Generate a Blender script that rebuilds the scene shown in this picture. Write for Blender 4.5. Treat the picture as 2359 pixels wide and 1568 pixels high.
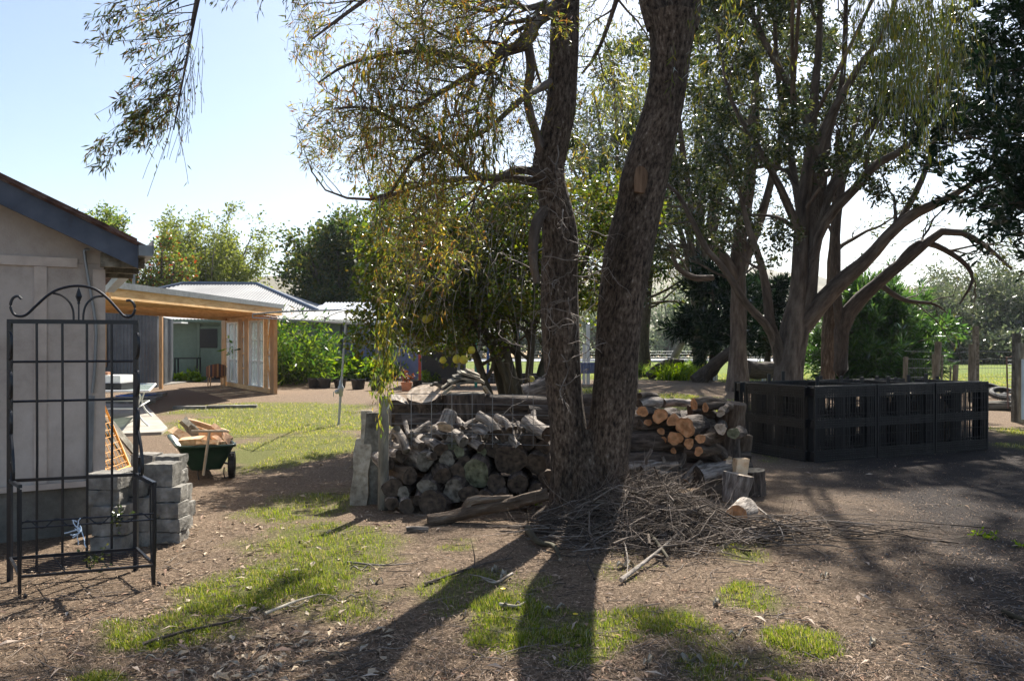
import bpy, math, random
import numpy as np
from math import radians, sin, cos, pi, sqrt
for o in list(bpy.data.objects): bpy.data.objects.remove(o)
rnd = random.Random(7); RG = np.random.default_rng(7)
scene = bpy.context.scene; COL = scene.collection
# ---------------- camera, sky, sun, exposure ----------------
F, CX, CY, H = 1806.0, 1179.0, 790.0, 1.65     # focal length and horizon in units of a 2358 px wide picture; eye height (m)
cam = bpy.data.cameras.new('camera'); cam.lens = 36*F/2358; cam.sensor_width = 36
cam.clip_start = .05; cam.clip_end = 6000; cam.shift_y = 6/2358
co = bpy.data.objects.new('camera', cam); COL.objects.link(co); co.location = (0, 0, H); co.rotation_euler = (radians(90), 0, 0)
scene.camera = co
AZ, EL = 19.0, 46.0                             # sun: degrees right of straight ahead, degrees up
world = bpy.data.worlds.new('World'); scene.world = world; world.use_nodes = True
wn = world.node_tree.nodes; wl = world.node_tree.links; wn.clear()
sky = wn.new('ShaderNodeTexSky'); sky.sky_type = 'NISHITA'; sky.sun_disc = False
sky.sun_elevation = radians(EL); sky.sun_rotation = radians(AZ); sky.air_density = 1.0; sky.dust_density = 1.2; sky.ozone_density = 1.2
bg = wn.new('ShaderNodeBackground'); bg.inputs[1].default_value = 0.072
wo = wn.new('ShaderNodeOutputWorld'); wl.new(sky.outputs[0], bg.inputs[0]); wl.new(bg.outputs[0], wo.inputs[0])
sl = bpy.data.lights.new('sun', 'SUN'); sl.energy = 5.0; sl.angle = radians(.55); sl.color = (1, .95, .86)
so = bpy.data.objects.new('sun', sl); COL.objects.link(so)
from mathutils import Vector
SD = Vector((sin(radians(AZ))*cos(radians(EL)), cos(radians(AZ))*cos(radians(EL)), sin(radians(EL))))
so.rotation_euler = SD.to_track_quat('Z', 'Y').to_euler(); so.location = (0, 0, 30)
vs = scene.view_settings; vs.view_transform = 'Standard'; vs.look = 'None'; vs.exposure = 1.3; vs.gamma = 1
scene.cycles.max_bounces = 6; scene.cycles.transparent_max_bounces = 8

# ---------------- point helpers ----------------
def W(px, py, Y): return np.array([(px-CX)/F*Y, Y, H-(py-CY)/F*Y])      # the point at distance Y seen at (px, py)
def G(px, py, z=0.0):
    Y = F*(H-z)/(py-CY); return np.array([(px-CX)/F*Y, Y, z])          # the point on the ground seen at (px, py)
def A(*p): return np.array(p, dtype=float)
def unit(v): v = np.asarray(v, float); return v/(np.linalg.norm(v, axis=-1, keepdims=True)+1e-9)

# ---------------- mesh builder ----------------
class MB:
    def __init__(s): s.v=[]; s.q=[]; s.t=[]; s.mq=[]; s.mt=[]; s.bk=[]; s.n=0
    def add(s, v, q=None, t=None, m=0, bk=None):
        v = np.asarray(v, float).reshape(-1, 3); s.v.append(v)
        s.bk.append(v.copy() if bk is None else np.asarray(bk, float).reshape(-1, 3))
        if q is not None and len(q): q = np.asarray(q, int).reshape(-1, 4)+s.n; s.q.append(q); s.mq.append(np.full(len(q), m))
        if t is not None and len(t): t = np.asarray(t, int).reshape(-1, 3)+s.n; s.t.append(t); s.mt.append(np.full(len(t), m))
        s.n += len(v)
    def mesh(s, name, mats, org, smooth):
        me = bpy.data.meshes.new(name)
        v = np.concatenate(s.v)-np.asarray(org)
        q = np.concatenate(s.q) if s.q else np.zeros((0, 4), int); t = np.concatenate(s.t) if s.t else np.zeros((0, 3), int)
        me.vertices.add(len(v)); me.vertices.foreach_set('co', v.astype(np.float32).ravel())
        me.loops.add(q.size+t.size); me.loops.foreach_set('vertex_index', np.concatenate([q.ravel(), t.ravel()]).astype(np.int32))
        ls = np.concatenate([np.arange(len(q))*4, q.size+np.arange(len(t))*3]).astype(np.int32)
        me.polygons.add(len(ls)); me.polygons.foreach_set('loop_start', ls)
        mi = np.concatenate((s.mq+s.mt) or [np.zeros(0)]).astype(np.int32); me.polygons.foreach_set('material_index', mi)
        me.polygons.foreach_set('use_smooth', np.full(len(ls), bool(smooth)))
        for m in (mats if isinstance(mats, (list, tuple)) else [mats]): me.materials.append(m)
        me.update(calc_edges=True)
        at = me.attributes.new('bk', 'FLOAT_VECTOR', 'POINT'); at.data.foreach_set('vector', np.concatenate(s.bk).astype(np.float32).ravel())
        return me
def tag(o, label=None, cat=None, group=None, kind=None):
    if label: o['label'] = label
    if cat: o['category'] = cat
    if group: o['group'] = group
    if kind: o['kind'] = kind
    return o
def thing(name, label, cat, loc, group=None):
    o = bpy.data.objects.new(name, None); COL.objects.link(o); o.location = tuple(loc); o.empty_display_size = .1
    return tag(o, label, cat, group)
def worldloc(o):
    p = np.array(o.location)
    while o.parent: o = o.parent; p = p+np.array(o.location)
    return p
def obj(name, mb, mats, parent=None, loc=None, smooth=False):
    org = worldloc(parent) if parent is not None else (A(0,0,0) if loc is None else np.asarray(loc, float))
    o = bpy.data.objects.new(name, mb.mesh(name, mats, org, smooth)); COL.objects.link(o)
    if parent is not None: o.parent = parent
    else: o.location = tuple(org)
    return o
def solo(name, mb, mats, label, cat, loc, group=None, smooth=False, kind=None):
    return tag(obj(name, mb, mats, None, loc, smooth), label, cat, group, kind)
def dup(root, loc, label=None, rotz=None):
    r = root.copy(); COL.objects.link(r); r.location = tuple(loc)
    if rotz is not None: r.rotation_euler = (0, 0, rotz)
    if label: r['label'] = label
    for ch in list(root.children):
        c = ch.copy(); COL.objects.link(c); c.parent = r
        for g in list(ch.children):
            d = g.copy(); COL.objects.link(d); d.parent = c
    return r
CQ = [[0,1,3,2],[4,6,7,5],[0,4,5,1],[2,3,7,6],[0,2,6,4],[1,5,7,3]]
def obox(mb, c, a, b, d, m=0):                  # box: centre and three half-extent vectors
    c, a, b, d = map(np.asarray, (c, a, b, d))
    v = [c+i*a+j*b+k*d for i in (-1,1) for j in (-1,1) for k in (-1,1)]
    mb.add(v, CQ, m=m)
def box(mb, p0, p1, m=0):
    p0 = np.asarray(p0, float); p1 = np.asarray(p1, float); h = (p1-p0)/2
    obox(mb, (p0+p1)/2, A(h[0],0,0), A(0,h[1],0), A(0,0,h[2]), m)
def beam(mb, p0, p1, w, h, up=(0,0,1), m=0):    # bar of rectangular section between two points
    p0 = np.asarray(p0, float); p1 = np.asarray(p1, float); d = unit(p1-p0)
    s = np.cross(d, up); s = unit(s) if np.linalg.norm(s) > 1e-4 else A(1,0,0); u = np.cross(s, d)
    obox(mb, (p0+p1)/2, (p1-p0)/2, s*w/2, u*h/2, m)
def smoothpts(pts, k=6):                        # Catmull-Rom through rows of any width
    P = np.asarray(pts, float); P = np.vstack([2*P[0]-P[1], P, 2*P[-1]-P[-2]]); out = []
    for i in range(1, len(P)-2):
        t = np.linspace(0, 1, k, endpoint=False)[:, None]; a, b, c, d = P[i-1:i+3]
        out.append(.5*((2*b)+(-a+c)*t+(2*a-5*b+4*c-d)*t**2+(-a+3*b-3*c+d)*t**3))
    return np.vstack(out+[P[-2][None]])
def curves(mb, P, R, sides=3, m=0, cap=False, rough=0, rs=1.0):   # P (N,K,3) centre lines, R (N,K) radii -> tubes
    P = np.asarray(P, float); R = np.asarray(R, float)
    if P.ndim == 2: P = P[None]; R = R[None]
    N, K, _ = P.shape
    T = np.gradient(P, axis=1) if K > 1 else P; T = unit(T)
    mean = unit(P[:, -1]-P[:, 0]); ref = np.where(np.abs(mean[:, 2:3]) > .8, A(0,1,.1), A(0,0,1))
    S = unit(np.cross(T, ref[:, None, :])); U = np.cross(S, T)
    th = np.arange(sides)*2*pi/sides; c = np.cos(th)[None, None, :, None]; s = np.sin(th)[None, None, :, None]
    Rr = R[:, :, None, None]*np.ones((1, 1, sides, 1))
    L = np.concatenate([np.zeros((N, 1)), np.cumsum(np.linalg.norm(np.diff(P, axis=1), axis=2), axis=1)], axis=1)
    if rough:
        ph = RG.random((N, 1, 1, 4))*6.28
        tt = th[None, None, :, None]; ll = L[:, :, None, None]*rs
        Rr = Rr*(1+rough*(np.sin(2*tt+ph[..., 0:1]+ll*3)+.7*np.sin(3*tt+ph[..., 1:2]-ll*5)+.5*np.sin(5*tt+ph[..., 2:3]+ll*11)+.35*np.sin(9*tt+ll*4+ph[..., 3:4])))
    V = P[:, :, None, :]+Rr*(c*S[:, :, None, :]+s*U[:, :, None, :])
    off = RG.random((N, 1, 1, 1))*50
    BK = np.concatenate([Rr*c, Rr*s, L[:, :, None, None]*np.ones((1,1,sides,1))*.22+off], axis=3)
    i = np.arange(K-1)[:, None]; j = np.arange(sides)[None, :]; jn = (j+1) % sides
    q = np.stack([i*sides+j, i*sides+jn, (i+1)*sides+jn, (i+1)*sides+j], axis=-1).reshape(-1, 4)
    Q = (q[None]+(np.arange(N)*K*sides)[:, None, None]).reshape(-1, 4)
    mb.add(V.reshape(-1, 3), Q[:, ::-1], m=m, bk=BK.reshape(-1, 3))
    if cap is not False and cap is not None:
        for n in range(N):
            for e, k in ((0, 0), (1, K-1)):
                ring = V[n, k]; cc = ring.mean(0); nn = unit(P[n,k]-P[n,1 if k==0 else K-2])
                vv = [cc+nn*R[n,k]*.02]; vv += list(ring)
                rr = np.stack([np.cos(th), np.sin(th), np.zeros(sides)], 1)*R[n, k]
                bkk = np.vstack([[0,0,off[n,0,0,0]+k], rr+A(0,0,off[n,0,0,0]+k)])
                tr = [[0, 1+a, 1+(a+1) % sides] if e else [0, 1+(a+1) % sides, 1+a] for a in range(sides)]
                mb.add(vv, None, tr, m=(cap if cap is not True else m), bk=bkk)
def tube(mb, pts, r, sides=6, m=0, cap=True, k=0, rough=0):
    pts = np.asarray(pts, float); r = np.full(len(pts), r) if np.isscalar(r) else np.asarray(r, float)
    if k: x = smoothpts(np.hstack([pts, r[:, None]]), k); pts, r = x[:, :3], x[:, 3]
    curves(mb, pts, r, sides, m, cap, rough)
def lathe(mb, c, prof, n=16, m=0, axis=None):
    prof = np.asarray(prof, float); th = np.arange(n)*2*pi/n
    v = np.stack([np.outer(prof[:,0], np.cos(th)), np.outer(prof[:,0], np.sin(th)), np.repeat(prof[:,1:2], n, 1)], -1)
    if axis is not None:
        az = unit(axis); ax = unit(np.cross(az, A(0,0,1) if abs(az[2]) < .9 else A(1,0,0))); ay = np.cross(az, ax)
        v = v[..., 0:1]*ax+v[..., 1:2]*ay+v[..., 2:3]*az
    k = len(prof); i = np.arange(k-1)[:, None]; j = np.arange(n)[None, :]; jn = (j+1) % n
    q = np.stack([i*n+j, i*n+jn, (i+1)*n+jn, (i+1)*n+j], -1).reshape(-1, 4)
    mb.add((v+np.asarray(c)).reshape(-1, 3), q, m=m)
def blob(mb, c, r, n=10, m=0, jit=.0, seed=0):      # rounded lump with radii r=(x,y,z)
    g = np.random.default_rng(seed); a = np.linspace(0, pi, n//2+1)
    ph = g.random(4)*6; v = []
    for t in a:
        for k in range(n):
            p = 2*pi*k/n; f = 1+jit*(sin(3*t+ph[0]+2*p)+.6*sin(2*p+ph[1]-3*t)+.4*sin(5*p+ph[2]+t))
            v.append([sin(t)*cos(p)*f*r[0], sin(t)*sin(p)*f*r[1], cos(t)*f*r[2]])
    K = n//2+1; i = np.arange(K-1)[:, None]; j = np.arange(n)[None, :]; jn = (j+1) % n
    q = np.stack([i*n+j, (i+1)*n+j, (i+1)*n+jn, i*n+jn], -1).reshape(-1, 4)
    mb.add(np.asarray(v)+np.asarray(c), q, m=m)

# ---------------- materials ----------------
def newmat(name):
    m = bpy.data.materials.new(name); m.use_nodes = True; nt = m.node_tree; nt.nodes.clear()
    return m, nt.nodes, nt.links
def ramp(N, cols, interp='LINEAR'):
    r = N.new('ShaderNodeValToRGB'); r.color_ramp.interpolation = interp; e = r.color_ramp.elements
    while len(e) < len(cols): e.new(.5)
    for i, (p, c) in enumerate(cols): e[i].position = p; e[i].color = (*c, 1)
    return r
def noise_mat(name, cols, scale=(1,1,1), nscale=5, detail=6, rough=.85, bump=.3, bdist=.01, attr='bk', spec=.3, metal=0, nrough=.6, fine=None, big=.3):
    """colours through a noise in object or 'bk' space, with a bump of the same noise and a finer one"""
    m, N, L = newmat(name)
    if attr == 'obj': tc = N.new('ShaderNodeTexCoord'); src = tc.outputs['Object']
    else: tc = N.new('ShaderNodeAttribute'); tc.attribute_name = attr; src = tc.outputs['Vector']
    mp = N.new('ShaderNodeMapping'); mp.inputs['Scale'].default_value = scale; L.new(src, mp.inputs[0])
    n1 = N.new('ShaderNodeTexNoise'); n1.inputs['Scale'].default_value = nscale; n1.inputs['Detail'].default_value = detail; n1.inputs['Roughness'].default_value = nrough
    L.new(mp.outputs[0], n1.inputs[0])
    r = ramp(N, cols); L.new(n1.outputs[0], r.inputs[0])
    b = N.new('ShaderNodeBsdfPrincipled'); b.inputs['Roughness'].default_value = rough; b.inputs['Metallic'].default_value = metal
    b.inputs['Specular IOR Level'].default_value = spec
    nb = N.new('ShaderNodeTexNoise'); nb.inputs['Scale'].default_value = nscale*.13; nb.inputs['Detail'].default_value = 5; L.new(src, nb.inputs[0])
    mr = N.new('ShaderNodeMapRange'); mr.inputs[1].default_value = .32; mr.inputs[2].default_value = .68; mr.inputs[3].default_value = 1-big; mr.inputs[4].default_value = 1+big; L.new(nb.outputs[0], mr.inputs[0])
    mx = N.new('ShaderNodeMix'); mx.data_type = 'RGBA'; mx.blend_type = 'MULTIPLY'; mx.inputs[0].default_value = 1; L.new(r.outputs[0], mx.inputs[6]); L.new(mr.outputs[0], mx.inputs[7]); L.new(mx.outputs[2], b.inputs['Base Color'])
    bp = N.new('ShaderNodeBump'); bp.inputs['Strength'].default_value = bump; bp.inputs['Distance'].default_value = bdist
    if fine:
        n2 = N.new('ShaderNodeTexNoise'); n2.inputs['Scale'].default_value = fine; n2.inputs['Detail'].default_value = 4; L.new(mp.outputs[0], n2.inputs[0])
        ad = N.new('ShaderNodeMath'); ad.operation = 'ADD'; L.new(n1.outputs[0], ad.inputs[0]); L.new(n2.outputs[0], ad.inputs[1]); L.new(ad.outputs[0], bp.inputs['Height'])
    else: L.new(n1.outputs[0], bp.inputs['Height'])
    L.new(bp.outputs[0], b.inputs['Normal'])
    o = N.new('ShaderNodeOutputMaterial'); L.new(b.outputs[0], o.inputs[0]); return m
def leaf_mat(name, cols, tr=.45, trcol=None, gloss=.25):
    """leaves: each its own tint, light passing through"""
    m, N, L = newmat(name); g = N.new('ShaderNodeNewGeometry')
    r = ramp(N, [(i/max(1, len(cols)-1), c) for i, c in enumerate(cols)]); L.new(g.outputs['Random Per Island'], r.inputs[0])
    d = N.new('ShaderNodeBsdfDiffuse'); L.new(r.outputs[0], d.inputs[0])
    t = N.new('ShaderNodeBsdfTranslucent'); hs = N.new('ShaderNodeHueSaturation'); hs.inputs['Hue'].default_value = .485; hs.inputs['Saturation'].default_value = 1.15; hs.inputs['Value'].default_value = 2.6
    L.new(r.outputs[0], hs.inputs['Color']); L.new(hs.outputs[0], t.inputs[0])
    mx = N.new('ShaderNodeMixShader'); mx.inputs[0].default_value = tr; L.new(d.outputs[0], mx.inputs[1]); L.new(t.outputs[0], mx.inputs[2])
    gl = N.new('ShaderNodeBsdfGlossy'); gl.inputs['Roughness'].default_value = .35
    fr = N.new('ShaderNodeFresnel'); fr.inputs[0].default_value = 1.35; mu = N.new('ShaderNodeMath'); mu.operation = 'MULTIPLY'; mu.inputs[1].default_value = gloss*2; L.new(fr.outputs[0], mu.inputs[0])
    m2 = N.new('ShaderNodeMixShader'); L.new(mu.outputs[0], m2.inputs[0]); L.new(mx.outputs[0], m2.inputs[1]); L.new(gl.outputs[0], m2.inputs[2])
    o = N.new('ShaderNodeOutputMaterial'); L.new(m2.outputs[0], o.inputs[0]); return m
def island_mat(name, cols, rough=.9, spec=.2):
    m, N, L = newmat(name); g = N.new('ShaderNodeNewGeometry')
    r = ramp(N, [(i/max(1, len(cols)-1), c) for i, c in enumerate(cols)]); L.new(g.outputs['Random Per Island'], r.inputs[0])
    b = N.new('ShaderNodeBsdfPrincipled'); b.inputs['Roughness'].default_value = rough; b.inputs['Specular IOR Level'].default_value = spec; L.new(r.outputs[0], b.inputs['Base Color'])
    o = N.new('ShaderNodeOutputMaterial'); L.new(b.outputs[0], o.inputs[0]); return m
def flat(name, col, rough=.6, metal=0, spec=.4, var=.25, nscale=6, bump=.08, scale=(1,1,1), attr='bk'):
    c = np.array(col); return noise_mat(name, [(.3, tuple(c*(1-var))), (.7, tuple(np.minimum(c*(1+var), 1)))], scale=scale, nscale=nscale, rough=rough, metal=metal, spec=spec, bump=bump, bdist=.004, attr=attr, big=.12)
def end_mat(name, inner, outer, ringcol, rs=60):
    """sawn log end: growth rings about the heart, radial cracks"""
    m, N, L = newmat(name); a = N.new('ShaderNodeAttribute'); a.attribute_name = 'bk'
    nz = N.new('ShaderNodeTexNoise'); nz.inputs['Scale'].default_value = 9; L.new(a.outputs['Vector'], nz.inputs[0])
    sp = N.new('ShaderNodeSeparateXYZ'); L.new(a.outputs['Vector'], sp.inputs[0])
    cb = N.new('ShaderNodeCombineXYZ'); L.new(sp.outputs[0], cb.inputs[0]); L.new(sp.outputs[1], cb.inputs[1])
    ln = N.new('ShaderNodeVectorMath'); ln.operation = 'LENGTH'; L.new(cb.outputs[0], ln.inputs[0])
    ma = N.new('ShaderNodeMath'); ma.operation = 'MULTIPLY_ADD'; ma.inputs[1].default_value = rs; L.new(ln.outputs['Value'], ma.inputs[0])
    m3 = N.new('ShaderNodeMath'); m3.operation = 'MULTIPLY'; m3.inputs[1].default_value = 9; L.new(nz.outputs[0], m3.inputs[0]); L.new(m3.outputs[0], ma.inputs[2])
    sn = N.new('ShaderNodeMath'); sn.operation = 'SINE'; L.new(ma.outputs[0], sn.inputs[0])
    n2 = N.new('ShaderNodeTexNoise'); n2.inputs['Scale'].default_value = 22; n2.inputs['Detail'].default_value = 8; L.new(a.outputs['Vector'], n2.inputs[0])
    r = ramp(N, [(.3, ringcol), (.5, inner), (.75, outer)]); L.new(n2.outputs[0], r.inputs[0])
    mx = N.new('ShaderNodeMix'); mx.data_type = 'RGBA'; mx.blend_type = 'MULTIPLY'
    mr = N.new('ShaderNodeMapRange'); mr.inputs[1].default_value = -1; mr.inputs[2].default_value = 1; mr.inputs[3].default_value = .72; mr.inputs[4].default_value = 1.1; L.new(sn.outputs[0], mr.inputs[0])
    mx.inputs[0].default_value = 1; L.new(r.outputs[0], mx.inputs[6]); L.new(mr.outputs[0], mx.inputs[7])
    b = N.new('ShaderNodeBsdfPrincipled'); b.inputs['Roughness'].default_value = .85; b.inputs['Specular IOR Level'].default_value = .2; L.new(mx.outputs[2], b.inputs['Base Color'])
    bp = N.new('ShaderNodeBump'); bp.inputs['Strength'].default_value = .5; bp.inputs['Distance'].default_value = .006; L.new(n2.outputs[0], bp.inputs['Height']); L.new(bp.outputs[0], b.inputs['Normal'])
    o = N.new('ShaderNodeOutputMaterial'); L.new(b.outputs[0], o.inputs[0]); return m
def glass_mat(name, col=(.8,.85,.85), alpha=.35, rough=.1):
    m, N, L = newmat(name); t = N.new('ShaderNodeBsdfTransparent'); t.inputs[0].default_value = (*col, 1)
    b = N.new('ShaderNodeBsdfPrincipled'); b.inputs['Base Color'].default_value = (*col, 1); b.inputs['Roughness'].default_value = rough
    mx = N.new('ShaderNodeMixShader'); mx.inputs[0].default_value = alpha; L.new(t.outputs[0], mx.inputs[1]); L.new(b.outputs[0], mx.inputs[2])
    o = N.new('ShaderNodeOutputMaterial'); L.new(mx.outputs[0], o.inputs[0]); return m
M = {}
M['bark_main'] = noise_mat('bark_main', [(.34, (.014,.009,.007)), (.46, (.09,.062,.043)), (.57, (.17,.125,.09)), (.65, (.24,.185,.14)), (.71, (.48,.42,.35))], scale=(1,1,1.9), nscale=38, detail=8, bump=1, bdist=.04, nrough=.65, fine=120, big=.42)
M['bark_gum'] = noise_mat('bark_gum', [(.3, (.06,.042,.032)), (.5, (.15,.115,.09)), (.7, (.25,.20,.16))], nscale=9, detail=9, bump=1, bdist=.06, fine=50, big=.45)
M['bark_dark'] = noise_mat('bark_dark', [(.3, (.03,.022,.017)), (.6, (.09,.068,.052)), (.75, (.15,.12,.1))], nscale=20, bump=.8, bdist=.02)
M['bark_quince'] = noise_mat('bark_quince', [(.3, (.035,.028,.017)), (.6, (.09,.075,.045)), (.75, (.16,.15,.1))], nscale=20, bump=.6, bdist=.01)
M['bark_pale'] = noise_mat('bark_pale', [(.3, (.16,.135,.11)), (.7, (.34,.30,.26))], nscale=8, bump=.4)
M['log_grey'] = noise_mat('log_grey', [(.30, (.035,.026,.02)), (.45, (.17,.14,.115)), (.60, (.36,.31,.265)), (.8, (.54,.49,.43))], nscale=26, detail=9, bump=.9, bdist=.015, fine=90)
M['log_brown'] = noise_mat('log_brown', [(.3, (.022,.017,.014)), (.5, (.09,.068,.053)), (.7, (.19,.15,.12))], nscale=24, detail=9, bump=1, bdist=.02, fine=90)
M['log_red'] = noise_mat('log_red', [(.3, (.04,.024,.015)), (.55, (.13,.09,.06)), (.72, (.26,.21,.16))], nscale=18, detail=9, bump=1, bdist=.025, fine=70)
M['end_grey'] = end_mat('end_grey', (.17,.15,.12), (.27,.24,.20), (.05,.042,.035))
M['end_dark'] = end_mat('end_dark', (.085,.062,.045), (.14,.10,.07), (.03,.022,.017))
M['end_green'] = end_mat('end_green', (.17,.17,.10), (.25,.24,.17), (.06,.055,.035))
M['end_orange'] = end_mat('end_orange', (.55,.27,.125), (.66,.38,.20), (.36,.16,.07))
M['end_pale'] = end_mat('end_pale', (.5,.40,.30), (.62,.52,.42), (.25,.18,.12))
M['pine'] = noise_mat('pine', [(.3, (.62,.34,.14)), (.5, (.78,.49,.23)), (.7, (.84,.58,.31))], nscale=3, scale=(1,1,6), bump=.1, rough=.6, fine=30)
M['pine_red'] = noise_mat('pine_red', [(.3, (.38,.20,.09)), (.5, (.52,.31,.15)), (.7, (.62,.40,.21))], nscale=3, scale=(6,6,1), bump=.1, rough=.6, fine=30)
M['split'] = noise_mat('split', [(.3, (.5,.28,.14)), (.5, (.72,.49,.29)), (.7, (.80,.62,.42))], nscale=14, bump=.4, rough=.8, fine=60)
M['white'] = flat('white', (.78,.78,.75), .5, var=.08, nscale=12)
M['iron'] = flat('iron', (.006,.008,.013), .35, .0, .5, var=.4, nscale=30)
M['plastic'] = flat('plastic', (.009,.009,.011), .4, 0, .4, var=.35, nscale=12)
M['galv'] = flat('galv', (.24,.25,.26), .45, .7, .5, var=.2, nscale=10)
M['steel'] = flat('steel', (.40,.42,.43), .5, .35, .5, var=.15, nscale=20)
M['concrete'] = noise_mat('concrete', [(.3, (.11,.10,.09)), (.5, (.21,.195,.17)), (.62, (.30,.28,.25)), (.78, (.42,.40,.36))], nscale=9, detail=10, bump=.6, bdist=.01, fine=80)
M['greenpaint'] = flat('greenpaint', (.155,.205,.155), .6, var=.12, nscale=5)
M['lilac'] = flat('lilac', (.17,.19,.30), .6, var=.1, nscale=4)
M['black'] = flat('black', (.015,.014,.014), .5, var=.3)
M['glassp'] = glass_mat('glassp', (.82,.87,.88), .45, .2)
M['glass_clear'] = glass_mat('glass_clear', (.75,.85,.82), .55, .08)
M['wood_old'] = noise_mat('wood_old', [(.3, (.06,.052,.04)), (.5, (.16,.145,.115)), (.7, (.28,.26,.21))], nscale=12, detail=8, bump=.7, bdist=.01, fine=60)
M['wood_pale'] = noise_mat('wood_pale', [(.3, (.2,.165,.12)), (.5, (.38,.33,.25)), (.7, (.52,.47,.38))], nscale=14, detail=8, bump=.8, bdist=.012, fine=60)
# ---------------- the ground: one sheet to the horizon ----------------
def vnoise(x, y, s, seed=0):                     # smooth value noise, world-fixed
    g = np.random.default_rng(seed); T = g.random((64, 64))
    x = np.asarray(x)*s+17.3; y = np.asarray(y)*s+9.1; xi = np.floor(x).astype(int); yi = np.floor(y).astype(int); fx = x-xi; fy = y-yi
    fx = fx*fx*(3-2*fx); fy = fy*fy*(3-2*fy); f = lambda a, b: T[(a) % 64, (b) % 64]
    return (f(xi,yi)*(1-fx)+f(xi+1,yi)*fx)*(1-fy)+(f(xi,yi+1)*(1-fx)+f(xi+1,yi+1)*fx)*fy
def fbm(x, y, s, seed=0): return .5*vnoise(x,y,s,seed)+.3*vnoise(x,y,s*2.3,seed+1)+.2*vnoise(x,y,s*5.1,seed+2)
# turf patches on the ground: centre (x, y), half sizes, turn, strength -- read off the photograph through G()
def patch(px0, py0, px1, py1, s=1.0):
    a = G(px0, py0); b = G(px1, py1); c = (a+b)/2; m = G((px0+px1)/2, (py0+py1)/2)
    y = (G(CX, py0)[1]+G(CX, py1)[1])/2; hy = abs(G(CX, py0)[1]-G(CX, py1)[1])/2
    x = ((px0+px1)/2-CX)/F*y; hx = abs(px1-px0)/2/F*y
    return (x, y, hx, hy, s)
TURF = [patch(*p) for p in [
    (230,1400,600,1500,1.0), (420,1310,700,1440,1.1), (560,1250,900,1380,1.2), (500,1200,960,1320,.95), (560,1120,830,1230,.9), (640,1340,960,1420,.7),
    (930,1310,1330,1420,.8), (1060,1360,1330,1520,1.1), (1200,1400,1480,1540,1.1), (1330,1380,1680,1500,.9), (1480,1440,1760,1568,.8),
    (1560,1480,1900,1640,.8), (1640,1350,1860,1440,.95), (1740,1440,1960,1530,.9), (1640,1230,1780,1290,.9), (1330,1240,1560,1330,.5), (1000,1240,1100,1260,.7),
    (390,925,860,960,1.5), (400,940,860,1010,1.6), (520,990,850,1090,1.25), (600,950,1000,1000,1.2), (1480,905,1712,960,1.3), (1700,1030,1770,1065,.8),
    (2270,985,2400,1010,1.1), (2280,1015,2420,1035,1.0), (1320,890,1480,915,1.0), (80,1560,300,1620,.8), (2210,1225,2270,1240,.5), (840,1050,900,1080,.8)]]
def turf(x, y):
    x = np.asarray(x, float); y = np.asarray(y, float); g = np.zeros(np.broadcast(x, y).shape)
    wx = x+.35*(fbm(x,y,1.3,5)-.5)*np.minimum(y/4, 2.5); wy = y+.5*(fbm(x,y,1.1,8)-.5)*np.minimum(y/4, 2.5)
    for cx, cy, hx, hy, s in TURF:
        g = np.maximum(g, s*np.clip(1.35-((wx-cx)/hx)**2-((wy-cy)/hy)**2, 0, 1))
    n = .6*fbm(x, y, 3.0, 11)+.4*fbm(x, y, 11.0, 13); g = np.clip(g*1.25-(n-.29)*1.9, 0, 1)
    far = np.clip((y-30-np.where(x > 9, -4.0, 5.0)+2.5*(fbm(x,y,.3,3)-.5))/1.5, 0, 1)
    far = far*np.clip((x+1.0)/1.5, 0, 1)                     # paddock behind the trees on the right
    far2 = np.clip((y-48)/6, 0, 1)
    return np.maximum(g, np.maximum(far, far2))
def gravel(x, y):                                # dark crushed stone drive
    d = (x-(1.9+.18*(y-4.2)))/1.6+ 1.2*(fbm(x,y,1.0,21)-.5)
    return np.clip(d, 0, 1)*np.clip((15-y)/2, 0, 1)
def gz(x, y):
    near = np.clip((30-y)/12, 0, 1)*np.clip((y+12)/6, 0, 1)
    return near*(.05*(fbm(x,y,.45,31)-.5)+.022*(fbm(x,y,2.6,33)-.5))
def axis(dense, growth, end, start=0.0):
    out = [start]; st = dense
    while out[-1] < end:
        if out[-1]-start > growth[0]: st *= growth[1]
        out.append(out[-1]+st)
    return np.array(out)
xp = axis(.07, (5, 1.06), 3500); X1 = np.concatenate([-xp[:0:-1], xp])
Y1 = np.concatenate([-axis(.4, (2, 1.3), 300)[:0:-1], axis(.07, (8.5, 1.035), 4000)])
gx, gy = np.meshgrid(X1, Y1)
g_z = gz(gx, gy)
v = np.stack([gx, gy, g_z], -1).reshape(-1, 3); nx = len(X1); ny = len(Y1)
ii, jj = np.meshgrid(np.arange(nx-1), np.arange(ny-1)); i0 = (jj*nx+ii).ravel()
mb = MB(); mb.add(v, np.stack([i0, i0+1, i0+nx+1, i0+nx], -1))
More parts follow.
